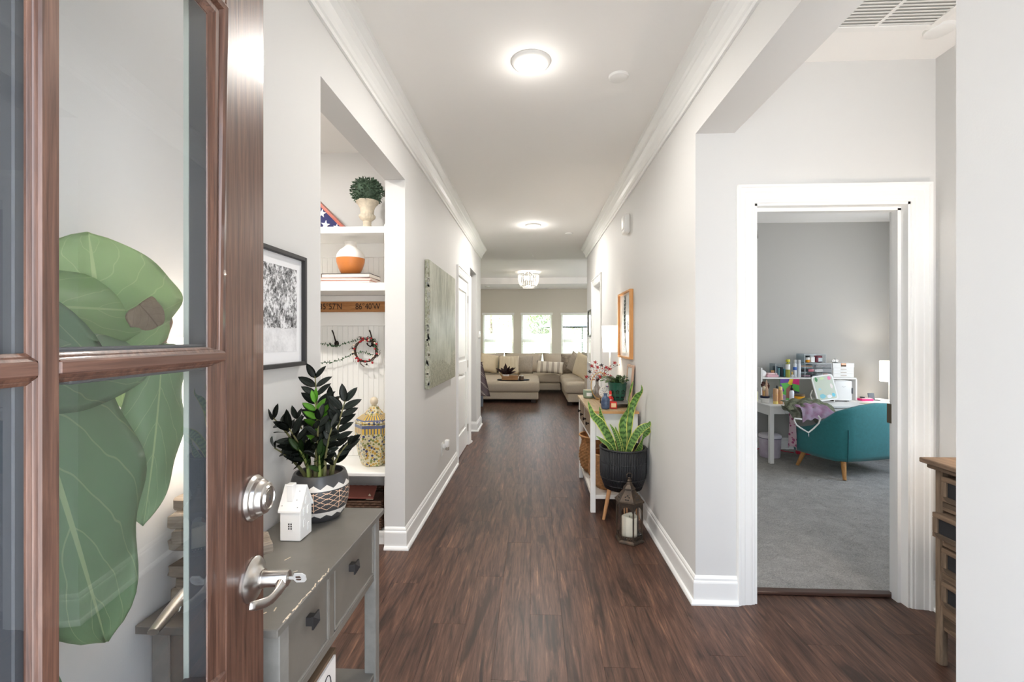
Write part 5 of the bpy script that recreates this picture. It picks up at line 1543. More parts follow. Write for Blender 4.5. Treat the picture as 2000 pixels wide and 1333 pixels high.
# ------- on the right wall
bp_ = thing('botanical_print', 'oak framed botanical line drawing hung above the white console', 'picture', (RX, 4.12, 1.462))
ow = wood('frame_oak', (192, 134, 78), (224, 168, 108), 'z', 5, .5)
mk('frame', B((-.032, 0, -.266, -.250, -.293, .293), (-.032, 0, .250, .266, -.293, .293), (-.032, 0, -.25, .25, -.293, -.277), (-.032, 0, -.25, .25, .277, .293), bev=.0015), ow, bp_)
mk('paper', B((-.012, -.002, -.25, .25, -.277, .277)), M('art_paper', (226, 226, 224), .3, coat=.3), bp_)
bm = bmesh.new()
r9 = random.Random(8)
stem = [Vector((-.0128, -.02 + .05 * math.sin(t * 3), -.24 + .47 * t)) for t in [i / 14 for i in range(15)]]
tube(bm, [(p.x, p.y - .04 * (1 - i / 14) + .02, p.z) for i, p in enumerate(stem)], .0022, 5)
for i in range(5, 15):
    p = stem[i]; 
    for s in (-1, 1):
        a = Vector((-.0128, p.y - .04 * (1 - i / 14) + .02, p.z)); d = Vector((0, s * .045, .035)); sd = Vector((0, -.010, .014 * s)) * .9
        poly(bm, [a, a + d * .5 + sd, a + d, a + d * .5 - sd], (-.0006, 0, 0))
for k in range(4): tube(bm, [(-.0128, .0 + .02 * k, -.16 - .02 * k), (-.0128, .04 + .015 * k, -.12 - .03 * k)], .0016, 5)
tube(bm, [(-.0128, -.12, .03), (-.0128, -.10, -.03), (-.0128, -.14, -.06)], .0016, 5); tube(bm, [(-.0128, -.14, .0), (-.0128, -.08, .01)], .0014, 5)
mk('ink_drawing', bm, M('ink_grey', (70, 78, 74), .7), bp_)
sb = thing('alarm_siren', 'white alarm sounder box high on the right wall', 'alarm', (RX, 4.03, 2.33))
mk('housing', B((-.052, 0, -.062, .062, -.082, .082), bev=.012, seg=2), white_m, sb, smooth=50)
mk('cover', B((-.058, -.05, -.046, .046, -.05, .066), bev=.006, seg=2), white_m, sb, smooth=50)
for z0, fm, lb, wm in ((1.56, M('thin_black_frame', (44, 40, 36), .4), 'dark framed picture above the other one past the far doorway', M('dim_print', (150, 160, 140), .08, var=.4, vs=8)), (1.165, white_m, 'white framed picture below the dark one past the far doorway', M('pale_print', (226, 226, 222), .1, var=.12, vs=8))):
    t = thing('wall_picture', lb, 'picture', (RX, 6.70, z0), 0, 'small pictures past the far doorway')
    mk('frame', B((-.022, 0, -.2, -.184, -.19, .19), (-.022, 0, .184, .2, -.19, .19), (-.022, 0, -.184, .184, -.19, -.174), (-.022, 0, -.184, .184, .174, .19), bev=.001), fm, t)
    mk('print', B((-.012, -.002, -.184, .184, -.174, .174)), wm, t)

# ---------------------------------------------------------------- alcove: rustic drawer chest, lamp, air grille
rw = wood('rustic_wood', (84, 68, 54), (138, 114, 92), 'y', 5, .75, streak=9, knots=True, bump=.4)
rwz = wood('rustic_wood_upright', (88, 74, 60), (142, 120, 98), 'z', 5, .75, streak=9, knots=True, bump=.4)
chb = M('chalkboard', (36, 36, 38), .85, bump=.3, bs=150)
rc = thing('rustic_chest', 'rustic brown wooden chest with black fronted drawers against the alcove wall', 'chest', (1.80, 1.50, 0))
def rq(name, bm, m, parent=None): return mk(name, bm, m, parent or rc, world=parent is None)
bm = B((1.63, 1.985, .97, 2.03, .825, .845), bev=.003); box(bm, 1.648, 1.985, .985, 2.015, .805, .825, bev=.004)
rq('top', bm, rw)
for y0 in (1.0, 1.968): rq('leg', B((1.668, 1.70, y0, y0 + .032, 0, .805), bev=.006), rwz)
for y0 in (1.0, 1.955): rq('leg', B((1.935, 1.98, y0, y0 + .045, 0, .805), bev=.006), rwz)
rq('side_panel', B((1.70, 1.935, 1.975, 1.99, .22, .805)), rwz); rq('side_panel', B((1.70, 1.935, 1.01, 1.025, .22, .805)), rwz)
rq('back_panel', B((1.965, 1.978, 1.045, 1.955, .22, .805)), rw)
zr = [.222, .36, .505, .65, .795]
for z in zr[:-1]: rq('rail', B((1.672, 1.71, 1.032, 1.968, z - .008, z + .03), bev=.003), rw)
rq('apron', B((1.678, 1.70, 1.032, 1.968, .15, .214), bev=.002), rw)
for i, z in enumerate(zr[:-1]):
    for j, y0 in enumerate((1.035, 1.502)):
        d = bpy.data.objects.new('drawer', None); C.objects.link(d); d.parent = rc
        outp = .035 if (i == 2 and j == 1) else 0
        d.location = Vector((1.675 - outp, y0 + .232, z + .084)) - rc.location
        W_, H_ = .229, .05
        mk('drawer_box', B((.006, .2, -W_ + .008, W_ - .008, -H_ + .004, H_ - .004)), rw, d)
        for nm, bb in (('rail', (-.012, .006, -W_, W_, H_ - .020, H_)), ('rail', (-.012, .006, -W_, W_, -H_, -H_ + .020))): mk('drawer_rail', B(bb, bev=.002), rw, d)
        for bb in ((-.012, .006, -W_, -W_ + .022, -H_ + .02, H_ - .02), (-.012, .006, W_ - .022, W_, -H_ + .02, H_ - .02)): mk('drawer_stile', B(bb, bev=.002), rwz, d)
        mk('chalk_panel', B((-.004, .006, -W_ + .022, W_ - .022, -H_ + .02, H_ - .02)), chb, d)
al = thing('table_lamp', 'white shaded table lamp on the rustic chest', 'lamp', (1.84, 1.72, .846))
bm = bmesh.new(); lathe(bm, [(.06, 0), (.06, .012), (.03, .03), (.05, .10), (.055, .16), (.03, .22), (.012, .25), (.008, .44)], 24); mk('base', bm, M('lamp_grey', (150, 146, 140), .3), al, smooth=45)
mk('lamp_shade', shade_mesh(.125, .115, .37, .555), shade_m, al, True)
light('alcove_lamp_bulb', 'POINT', (0, 0, .46), 9, (1, .86, .72), .04, parent=al)
vt = thing('air_grille', 'white louvred return air grille on the alcove ceiling', 'vent', (1.52, 1.885, ZC))
mk('frame', B((-.27, -.235, -.27, .27, -.008, 0), (.235, .27, -.27, .27, -.008, 0), (-.235, .235, -.27, -.235, -.008, 0), (-.235, .235, .235, .27, -.008, 0), bev=.002), white_m, vt)
mk('mullion', B((-.008, .008, -.235, .235, -.007, -.001)), white_m, vt)
mk('backing', B((-.235, .235, -.235, .235, -.001, -.0003)), M('duct_grey', (190, 188, 184), .8), vt)
pl = None
for k in range(24):
    y = -.226 + k * .0196
    if pl is None:
        bm = bmesh.new(); cbox(bm, (0, 0, 0), (.468, .0135, .0016), rot=(R(16), 0, 0)); pl = s = mk('louver', bm, white_m, vt)
    else: s = pl.copy(); C.objects.link(s)
    s.location = (0, y, -.005)
# ---------------------------------------------------------------- bedroom: vanity desk and what stands on it
dk = thing('vanity_desk', 'white vanity desk with a raised shelf against the bedroom wall', 'desk', (3.3, 5.35, .012))
DT = .630
def dq(name, bm, m=white_m): return mk(name, bm, m, dk, world=True)
dq('desktop', B((2.50, 4.12, 5.00, 5.70, DT - .022, DT), bev=.003))
for x0 in (2.505, 4.07):
    for y0 in (5.005, 5.65): dq('leg', B((x0, x0 + .042, y0, y0 + .042, .012, DT - .022), bev=.002))
dq('side_rail', B((2.512, 2.53, 5.047, 5.65, DT - .11, DT - .022))); dq('side_rail', B((4.085, 4.10, 5.047, 5.65, DT - .11, DT - .022)))
dq('front_rail', B((2.547, 2.66, 5.008, 5.028, DT - .09, DT - .022))); dq('front_rail', B((3.98, 4.07, 5.008, 5.028, DT - .09, DT - .022)))
for a, b in ((2.665, 3.315), (3.325, 3.975)): dq('drawer', B((a, b, 5.006, 5.03, DT - .085, DT - .03), bev=.002))
for x in (2.63, 3.69): dq('shelf_post', B((x, x + .016, 5.46, 5.70, DT, 1.0 if x < 3 else .872)))
dq('raised_shelf', B((2.646, 3.70, 5.46, 5.70, .872, .888), bev=.002))
SH, DZ_ = .889, DT + .001
def lth(name, label, cat, c, prof, m, group=None, extra=(), seg=20, rz=0):
    """a small turned thing; extra: (part name, profile, material) on the same axis"""
    t = thing(name, label, cat, c, rz, group)
    bm = bmesh.new(); lathe(bm, prof, seg); mk('body', bm, m, t, smooth=45)
    for nm, pr, mm in extra:
        bm = bmesh.new(); lathe(bm, pr, seg); mk(nm, bm, mm, t, smooth=45)
    return t
def bx(name, label, cat, c, s, m, rz=0, group=None, extra=(), bev=.004):
    t = thing(name, label, cat, c, rz, group)
    mk('body', B((-s[0] / 2, s[0] / 2, -s[1] / 2, s[1] / 2, 0, s[2]), bev=bev, seg=2), m, t)
    for nm, b, mm in extra: mk(nm, B(b, bev=.0008), mm, t)
    return t
K = lambda n, c, **k: bpy.data.materials.get(n) or M(n, c, **k)
gold = K('gold_cap', (216, 178, 104), rough=.3, metal=.6)
rose = K('rose_gold', (206, 150, 120), rough=.35, metal=.4)
tan = K('tube_tan', (206, 160, 116), rough=.35)
pinkp = K('pink_plastic', (216, 172, 180), rough=.3)
lil = K('lilac_card', (204, 190, 208), rough=.5)
mg = 'make-up things on the vanity shelf'; md = 'make-up things on the vanity desktop'
lth('compact_jar', 'white rounded jar at the far end of the vanity shelf', 'jar', (2.70, 5.58, SH), [(.03, 0), (.042, .01), (.046, .04), (.04, .06), (.02, .075), (.01, .08)], white_m, mg)
bx('palette', 'pink rectangular palette lying at the bottom of the stack on the vanity shelf', 'palette', (2.80, 5.57, SH), (.13, .09, .028), pinkp, 0, mg)
bx('palette', 'pale rose palette in the middle of the stack on the vanity shelf', 'palette', (2.795, 5.57, SH + .029), (.11, .08, .018), K('pale_rose', (232, 200, 200), rough=.3), .1, mg)
lth('powder_pot', 'small gold lidded powder pot on top of the pink palettes', 'jar', (2.815, 5.57, SH + .048), [(.018, 0), (.019, .014), (.019, .016)], rose, mg, [('lid', [(.0195, .0165), (.0195, .026), (.017, .028)], gold)])
def clear_box(name, label, c, s, drawers=0, group=None, cat='organizer'):
    t = thing(name, label, cat, c, 0, group)
    a, b, h = s[0] / 2, s[1] / 2, s[2]
    mk('shell', B((-a, -a + .003, -b, b, 0, h), (a - .003, a, -b, b, 0, h), (-a, a, b - .003, b, 0, h), (-a, a, -b, b, 0, .003), (-a, a, -b, b, h - .003, h)), acryl_m, t)
    for k in range(drawers):
        z0 = h * k / drawers
        d = mk('drawer', B((-a + .005, a - .005, -b - .002, -b + .001, z0 + .004, z0 + h / drawers - .004)), acryl_m, t)
        mk('knob', B((-.012, .012, -b - .008, -b - .002, z0 + h / drawers * .5 - .003, z0 + h / drawers * .5 + .003)), acryl_m, d)
    for x in (-a + .0015, a - .0015): mk('edge', B((x - .002, x + .002, -b - .001, -b + .004, 0, h)), K('acrylic_edge', (196, 200, 202), rough=.15), t)
    mk('edge', B((-a, a, -b - .001, -b + .004, h - .004, h)), K('acrylic_edge', (196, 200, 202), rough=.15), t)
    return t
clear_box('acrylic_organizer', 'clear acrylic box of packets behind the perfume bottles on the vanity shelf', (2.905, 5.60, SH), (.15, .14, .155), 0, 'acrylic organizers on the vanity shelf')
for k, (x, h, c) in enumerate(((-.045, .12, (70, 96, 110)), (-.02, .10, (120, 170, 180)), (.01, .11, (60, 70, 80)), (.04, .09, (90, 160, 170)))):
    bx('packet', ['dark blue packet standing in the clear organizer box', 'pale aqua packet standing in the clear organizer box', 'charcoal packet standing in the clear organizer box', 'teal packet standing in the clear organizer box'][k], 'packet', (2.905 + x, 5.60, SH + .0045), (.022, .09, h), K('packet_%d' % k, c, rough=.4), .1 * k - .1)
lth('perfume_bottle', 'yellow-green perfume bottle with a white label on the vanity shelf', 'bottle', (2.953, 5.50, SH), [(.022, 0), (.023, .004), (.023, .16), (.010, .168), (.010, .176)], K('perfume_green', (156, 160, 74), rough=.15), mg, [('cap', [(.020, .176), (.022, .178), (.022, .206), (.019, .209)], K('cap_yellow', (212, 206, 70), rough=.3)), ('label', [(.0234, .09), (.0236, .092), (.0236, .15), (.0234, .152)], white_m)])
for k, (x, h) in enumerate(((3.035, .20), (3.082, .20))):
    lth('spray_bottle', ['clear spray bottle with a blue badge on the vanity shelf', 'clear spray bottle beside the acrylic drawers on the vanity shelf'][k], 'bottle', (x, 5.505, SH), [(.018, 0), (.019, .004), (.019, h * .78), (.012, h * .82)], K('frosted_plastic', (206, 210, 214), rough=.25), mg,
        [('cap', [(.0165, h * .82), (.0175, h * .83), (.0175, h), (.015, h + .003)], K('cap_grey', (190, 192, 194), rough=.25))] + ([('badge', [(.0194, .085), (.0196, .087), (.0196, .118), (.0194, .12)], K('badge_blue', (56, 98, 178), rough=.4))] if k == 0 else []))
lth('nail_polish', 'tiny clear nail polish bottle between the perfume bottles on the vanity shelf', 'bottle', (2.995, 5.488, SH), [(.014, 0), (.015, .003), (.015, .03), (.007, .034)], K('polish_clear', (214, 214, 210), rough=.15), mg, [('cap', [(.008, .034), (.0085, .036), (.007, .066)], gold)])
clear_box('acrylic_chest', 'wide clear acrylic drawer set full of make-up on the vanity shelf', (3.285, 5.58, SH), (.30, .2, .165), 3, 'acrylic organizers on the vanity shelf')
for k, (x, z, s, c, lb, nm) in enumerate(((3.20, .118, (.12, .03, .016), (224, 176, 146), 'rose gold brush lying in the top acrylic drawer', 'brush'), (3.36, .118, (.12, .05, .022), (46, 44, 46), 'black eyeliner case lying in the top acrylic drawer', 'case'),
                                      (3.18, .062, (.06, .06, .026), (60, 56, 60), 'dark compact lying in the middle acrylic drawer', 'compact'), (3.245, .062, (.06, .04, .03), (236, 120, 130), 'coral pink tube lying in the middle acrylic drawer', 'tube'), (3.335, .062, (.10, .035, .026), (220, 206, 200), 'pale tube lying in the middle acrylic drawer', 'tube'),
                                      (3.19, .006, (.09, .06, .014), (180, 130, 140), 'dusty pink palette lying in the bottom acrylic drawer', 'palette'), (3.28, .006, (.08, .06, .02), (70, 66, 70), 'charcoal pencil case lying in the bottom acrylic drawer', 'case'))):
    bx('makeup_' + nm, lb, nm, (3.285 + (x - 3.285), 5.57, SH + z), s, K('mk_%d' % k, c, rough=.35), .06 * (k - 3), bev=.003)
lth('powder_compact', 'round tan powder compact standing in the bottom acrylic drawer', 'compact', (3.39, 5.52, SH + .006), [(.026, 0), (.027, .004), (.027, .036), (.024, .04)], K('compact_tan', (206, 150, 120), rough=.4))
clear_box('acrylic_organizer', 'clear acrylic box stacked on top of the acrylic drawers', (3.26, 5.58, SH + .167), (.24, .17, .105), 0, 'acrylic organizers on the vanity shelf')
lth('pill_bottle', 'orange bottle with a black lid in the upper acrylic box', 'bottle', (3.20, 5.54, SH + .172), [(.02, 0), (.021, .003), (.021, .045)], K('amber_orange', (240, 160, 40), rough=.3), None, [('label', [(.0213, .03), (.0213, .058), (.018, .06)], white_m), ('cap', [(.022, .060), (.0225, .062), (.022, .076)], black_m)])
bx('carton', 'small white carton in the upper acrylic box', 'carton', (3.255, 5.55, SH + .172), (.045, .04, .065), white_m)
bx('pouch', 'black and red patterned pouch in the upper acrylic box', 'pouch', (3.325, 5.55, SH + .172), (.075, .05, .08), K('pouch_dark', (34, 42, 54), rough=.6, col2=(150, 60, 70), vs=30), 0, None, (('patch', (-.012, .034, -.0265, -.0255, .01, .055), K('patch_pale', (206, 216, 220), rough=.6)),), bev=.01)
wd_ = thing('jewellery_drawers', 'white jewellery box with a flip front and drawers on the vanity shelf', 'box', (3.568, 5.58, SH))
mk('body', B((-.12, .12, -.095, .10, 0, .168), bev=.004), white_m, wd_)
for k in range(3):
    d = mk('drawer', B((-.112, .112, -.099, -.094, .008 + k * .036, .040 + k * .036), bev=.002), white_m, wd_); mk('handle', B((-.032, .032, -.103, -.099, .022 + k * .036, .027 + k * .036)), K('handle_taupe', (170, 150, 132), rough=.4), d)
d = mk('lid_front', B((-.12, .12, -.099, -.094, .118, .166), bev=.002), white_m, wd_); mk('clasp', B((-.028, .028, -.104, -.098, .128, .166), bev=.002), rose, d); mk('clasp_lock', B((-.026, .026, -.106, -.103, .128, .148), bev=.001), K('clasp_brown', (84, 66, 48), rough=.5), d)
rg_ = thing('ring_dish', 'small grey ring stand on top of the white jewellery box', 'ring stand', (3.525, 5.56, SH + .169))
bm = bmesh.new(); lathe(bm, [(.028, 0), (.03, .004), (.02, .008), (.006, .012), (.004, .05)], 18); mk('stand', bm, K('ring_grey', (140, 144, 140), rough=.3, metal=.4), rg_, smooth=40)
for k in range(3):
    bm = bmesh.new(); tube(bm, [(.012 * math.cos(2 * PI * i / 14) + (k - 1) * .018, 0.0, .02 + .012 * math.sin(2 * PI * i / 14)) for i in range(14)], .0025, 5, closed=True); mk('ring', bm, chrome_m, rg_)

# desktop row
lth('toner_bottle', 'slim pale yellow bottle with a black cap at the left end of the vanity desktop', 'bottle', (2.53, 5.36, DZ_), [(.016, 0), (.017, .004), (.017, .105), (.008, .112)], K('toner', (206, 200, 150), rough=.3), md, [('cap', [(.010, .112), (.011, .114), (.010, .155)], black_m)])
bp2 = thing('brush_pot', 'white pot with a dark rim full of make-up brushes on the vanity desktop', 'brush pot', (2.565, 5.24, DZ_), 0, md)
bm = bmesh.new(); lathe(bm, [(.036, 0), (.04, .004), (.044, .05)], 24); mk('pot', bm, white_m, bp2, smooth=40)
bm = bmesh.new(); lathe(bm, [(.044, .05), (.047, .054), (.047, .074), (.042, .074), (.04, .06)], 24); mk('dark_rim', bm, K('rim_navy', (40, 44, 70), rough=.4), bp2, smooth=40)
r10 = random.Random(6)
for k, (dx, dy, l, br) in enumerate(((-.026, 0, .16, 0), (-.01, .01, .18, 0), (.012, -.01, .225, 1), (.026, .006, .17, 0), (.03, -.01, .15, 2), (-.02, -.016, .13, 3))):
    t = thing('makeup_brush', ['make-up brush with a dark round head at the edge of the brush pot', 'make-up brush with a dark head behind the tall pointed one', 'tall pointed tan blending brush in the brush pot', 'make-up brush with a dark head near the tan tubes', 'short rose handled brush leaning to the tubes in the brush pot', 'short cream topped brush at the front of the brush pot'][k], 'brush', (2.565 + dx * .8, 5.24 + dy, DZ_ + .052), 0, 'brushes in the white brush pot')
    tilt = Vector((dx * 1.3, dy, 1)).normalized()
    bm = bmesh.new()
    if br == 1: tube(bm, [tilt * 0, tilt * .03, tilt * .08, tilt * .15, tilt * .2], [.018, .022, .019, .012, .003], 12); mk('sponge', bm, K('sponge_tan', (206, 172, 146), rough=.8), t, True)
    else:
        tube(bm, [tilt * 0, tilt * (l - .05)], [.006, .005], 8); mk('handle', bm, [rose, rose, rose, rose, rose, gold][k], t, smooth=40)
        bm = bmesh.new(); tube(bm, [tilt * (l - .05), tilt * (l - .03), tilt * (l - .01), tilt * l], [.007, .015, .018, .008], 12); mk('bristles', bm, K('bristle', (84, 54, 46), rough=.9) if br in (0, 2) else K('bristle_cream', (224, 208, 180), rough=.9), t, True)
for k, (x, y, zt) in enumerate(((2.625, 5.13, .165), (2.682, 5.14, .185))):
    t = lth('lotion_tube', ['tan lotion tube standing on its yellow cap by the brush pot', 'tan lotion tube with a cream tip beside the other tube'][k], 'tube', (x, y, DZ_), [(.024, 0), (.024, .028), (.024, .03)] if k == 0 else [(.018, 0), (.023, .004), (.023, .10), (.020, .15)], K('cap_cream', (240, 216, 130), rough=.4) if k == 0 else tan, md,
            [('tube', [(.023, .03), (.025, .06), (.025, .14), (.022, .165)], tan)] if k == 0 else [('tip', [(.018, .15), (.018, .18), (.012, .186)], K('cap_cream', (240, 216, 130), rough=.4))])
    bm = bmesh.new(); ball(bm, (0, -.0245, .10), .009, 1, (1, .3, 1)); mk('emblem', bm, gold, t)
lth('yellow_cap', 'small bright yellow pot in front of the tan tubes', 'jar', (2.728, 5.12, DZ_), [(.016, 0), (.017, .003), (.017, .03), (.014, .033)], K('yolk', (246, 190, 50), rough=.35), md)
bx('lilac_box', 'lilac carton lying flat under another lilac carton on the vanity desktop', 'box', (2.752, 5.30, DZ_), (.11, .07, .045), lil, .1, md)
bx('lilac_box', 'lilac carton stacked on top of another lilac carton on the vanity desktop', 'box', (2.75, 5.30, DZ_ + .046), (.115, .075, .035), K('lilac_deep', (186, 166, 198), rough=.5), -.08, md)
lth('dropper_bottle', 'dark capped dropper bottle standing on the lilac cartons', 'bottle', (2.733, 5.31, DZ_ + .082), [(.017, 0), (.018, .004), (.018, .05), (.009, .056)], K('dropper_tan', (206, 180, 160), rough=.3), md, [('cap', [(.011, .056), (.012, .058), (.010, .085), (.004, .1)], black_m)])
lth('mist_bottle', 'white mist bottle with a black pump on the vanity desktop', 'bottle', (2.845, 5.22, DZ_), [(.022, 0), (.024, .004), (.024, .12), (.014, .138)], K('bottle_pale', (226, 230, 240), rough=.3), md, [('pump', [(.012, .138), (.013, .14), (.013, .165), (.006, .168), (.006, .185), (.012, .187), (.012, .195)], black_m)])
lth('gold_jar', 'squat amber gold jar with a dark lid on the vanity desktop', 'jar', (2.925, 5.22, DZ_), [(.05, 0), (.053, .004), (.054, .076)], K('amber_gold', (226, 162, 46), rough=.25), md, [('lid', [(.055, .0765), (.056, .079), (.055, .094), (.05, .097)], K('jar_lid', (96, 76, 50), rough=.4))])
cb = thing('colourful_palette', 'purple, pink and green printed make-up palette standing on the vanity desktop', 'palette', (2.955, 5.47, DZ_), 0, md)
mk('case', B((-.108, .108, -.006, .006, .0, .24), bev=.003), K('palette_green', (96, 186, 84), rough=.5), cb)
for nm, pts, c in (('purple_splash', [(-.108, .19), (-.02, .20), (.0, .24), (-.108, .24)], (104, 66, 150)), ('yellow_splash', [(-.02, .19), (.02, .16), (.04, .24), (-.0, .24)], (232, 196, 50)), ('pink_splash', [(.03, .19), (.108, .17), (.108, .24), (.04, .24)], (214, 46, 120)), ('purple_patch', [(-.108, .09), (-.06, .10), (-.09, .17), (-.108, .19)], (104, 66, 150)), ('silhouette', [(-.04, .02), (.04, .02), (.05, .12), (.0, .17), (-.04, .13)], (150, 100, 86)), ('dark_patch', [(.04, .04), (.108, .04), (.108, .09), (.05, .11)], (66, 70, 90))):
    bm = bmesh.new(); poly(bm, [(x, -.0065, z) for x, z in pts], (0, -.001, 0)); mk(nm, bm, K(nm, c, rough=.5), cb)
mr_ = thing('vanity_mirror', 'tilted rounded white mirror with stickers leaning on the vanity desktop', 'mirror', (3.235, 5.28, DZ_ + .004))
def rrect(w_, h, r, n=6):
    out = []
    for cx, cz, a0 in ((w_ - r, h - r, 0), (-w_ + r, h - r, 90), (-w_ + r, -h + r, 180), (w_ - r, -h + r, 270)):
        out += [(cx + r * math.cos(R(a0 + 90 * i / n)), cz + r * math.sin(R(a0 + 90 * i / n))) for i in range(n + 1)]
    return out
tl_ = Matrix.Translation((0, 0, .158)) @ Euler((R(-12), R(-8), 0)).to_matrix().to_4x4()
def mir(nm, bm, m, parent=None):
    bm.transform(tl_); return mk(nm, bm, m, parent or mr_)
bm = bmesh.new(); poly(bm, [(x, -.004, z) for x, z in rrect(.116, .142, .03)], (0, .016, 0)); mir('frame', bm, white_m)
bm = bmesh.new(); poly(bm, [(x, -.0052, z) for x, z in rrect(.102, .128, .022)], (0, .001, 0)); mir('mirror_glass', bm, K('mirror_wall_reflection', (206, 214, 198), rough=.12, spec=.9))  # the bright wall's reflection is put into the pale base colour
for k, (x, z, sx, sz, c) in enumerate(((-.072, .10, .014, .026, (84, 150, 96)), (-.01, .105, .028, .014, (206, 224, 176)), (.068, .10, .018, .022, (240, 140, 176)), (.072, .01, .014, .03, (236, 226, 222)), (-.06, -.01, .014, .012, (170, 212, 220)), (-.048, -.09, .032, .026, (136, 200, 210)), (.022, -.10, .026, .02, (238, 238, 240)), (.07, -.088, .018, .022, (110, 196, 216)))):
    bm = bmesh.new(); poly(bm, [(x + sx * math.cos(2 * PI * i / 10) * (1 + .15 * math.cos(i * 3)), -.0056, z + sz * math.sin(2 * PI * i / 10)) for i in range(10)], (0, -.0006, 0)); mir('sticker', bm, K('sticker_%d' % k, c, rough=.5))
for s in (-1, 1):
    bm = bmesh.new(); tube(bm, [(s * .118, .02, .0), (s * .125, .05, .07), (s * .122, .02, .13)], .006, 6); mk('arm', bm, white_m, mr_)
fg_ = thing('mini_fridge', 'white rounded mini fridge under the raised vanity shelf', 'fridge', (3.475, 5.42, DZ_ + .006))
mk('cabinet', B((-.095, .095, -.06, .13, .004, .228), bev=.02, seg=3), white_m, fg_, smooth=40)
d = mk('door', B((-.094, .094, -.085, -.062, .006, .226), bev=.010, seg=2), white_m, fg_, smooth=40); mk('handle', B((.086, .099, -.092, -.07, .085, .15), bev=.003), K('fridge_handle', (96, 98, 102), rough=.4), d)
bm = bmesh.new(); tube(bm, [(-.02, -.086, .165), (-.01, -.086, .163), (0, -.086, .158), (.01, -.086, .163), (.02, -.086, .165)], .0012, 5); mk('badge', bm, K('badge_grey', (150, 150, 152), rough=.3), d)
for sx in (-.07, .07): mk('foot', B((sx - .012, sx + .012, -.05, .1, -.006, .004)), K('foot_grey', (110, 110, 110), rough=.6), fg_)
bx('note_card', 'flat pale card lying by the mini fridge on the vanity desktop', 'card', (3.63, 5.2, DZ_), (.11, .07, .006), K('card_olive', (214, 214, 186), rough=.6), .2, None, (), .001)
pb = bx('pink_case', 'hot pink open case on the vanity desktop', 'case', (3.785, 5.45, DZ_), (.13, .09, .022), K('hot_pink', (222, 40, 120), rough=.35), 0, None, (('tray', (-.058, .058, -.04, .04, .0225, .030), pinkp), ('brush_pad', (-.045, -.015, -.02, .02, .0305, .042), black_m)))
ph = thing('phone_stand', 'dark slim screen leaning on a stand beside the hot pink case', 'stand', (3.862, 5.46, DZ_))
bm = bmesh.new(); cbox(bm, (0, 0, .042), (.07, .008, .085), rot=(R(-14), 0, 0), bev=.002); mk('screen', bm, K('screen_dark', (56, 62, 70), rough=.3), ph)
mk('base', B((-.03, .09, -.02, .05, 0, .008), bev=.002), K('screen_dark', (56, 62, 70), rough=.3), ph)
bl = thing('table_lamp', 'glowing white table lamp at the right end of the vanity desk', 'lamp', (4.02, 5.40, DZ_))
bm = bmesh.new(); lathe(bm, [(.045, 0), (.045, .01), (.012, .02), (.01, .22)], 18); mk('base', bm, white_m, bl, smooth=40)
mk('lamp_shade', shade_mesh(.092, .092, .225, .455), shade_m, bl, True)
light('vanity_lamp_bulb', 'POINT', (0, 0, .34), 7, (1, .95, .88), .04, parent=bl)

# teal tub chair seen from behind
tc_ = thing('tub_chair', 'teal upholstered tub chair on splayed wooden legs at the vanity desk', 'chair', (3.19, 4.84, .013), R(18))
teal = M('teal_fabric', (46, 122, 126), .8, var=.08, vs=40, bump=.25, bs=500, sheen=.2)
path = [(x * 1.22, y) for x, y in [(-.345, .27), (-.365, .14), (-.375, 0), (-.375, -.14), (-.355, -.235), (-.29, -.29), (-.17, -.315), (0, -.322), (.17, -.315), (.29, -.29), (.355, -.235), (.375, -.14), (.375, 0), (.365, .14), (.345, .27)]]
topz = [.41, .43, .47, .56, .64, .672, .70, .715, .70, .672, .64, .56, .47, .43, .41]
bm = bmesh.new()
rings = []
for i, ((x, y), tz) in enumerate(zip(path, topz)):
    c0 = Vector((0, .05)); p = Vector((x, y))
    nrm = (p - Vector((0, min(y, .1) * .3))).normalized() if abs(y) < .2 else (p - Vector((0, .0))).normalized()
    nrm = Vector((x * 1.0, (y - .12) * (1.0 if y < .12 else 0)))
    nrm.normalize()
    if y >= .12: nrm = Vector((1 if x > 0 else -1, 0))
    ring = []
    for q, z in ((-.055, .175), (-.03, .165), (-.012, .25), (0, .40), (.006, tz - .035), (-.002, tz - .008), (-.022, tz), (-.055, tz - .004), (-.078, tz - .03), (-.085, .36), (-.09, .20)):
        pp = p + nrm * q
        ring.append(bm.verts.new((pp.x, pp.y, z)))
    rings.append(ring)
n = len(rings[0])
for a, b in zip(rings, rings[1:]):
    for k in range(n): bm.faces.new((a[k], a[(k + 1) % n], b[(k + 1) % n], b[k]))
bm.faces.new(rings[0]); bm.faces.new(rings[-1][::-1])
bmesh.ops.subdivide_edges(bm, edges=bm.edges[:], cuts=1, smooth=.6, use_grid_fill=True)
sh_ = mk('shell', bm, teal, tc_, True)
for i in (5, 9):
    (x, y) = path[i]; nrm = Vector((x, y - .12)).normalized()
    bm = bmesh.new(); tube(bm, [(x + nrm.x * q, y + nrm.y * q, z) for q, z in ((-.028, .165), (-.010, .25), (.003, .40), (.004, .47))], .0028, 5); mk('seam', bm, K('seam_teal', (24, 72, 78), rough=.9), sh_)
mk('seat_base', B((-.36, .36, -.23, .26, .17, .25), bev=.02, seg=2), teal, tc_)
mk('seat_cushion', B((-.355, .355, -.22, .29, .252, .375), bev=.04, seg=3), teal, tc_, True)
lw2 = wood('chair_leg_wood', (164, 112, 58), (206, 152, 92), 'z', 5, .45)
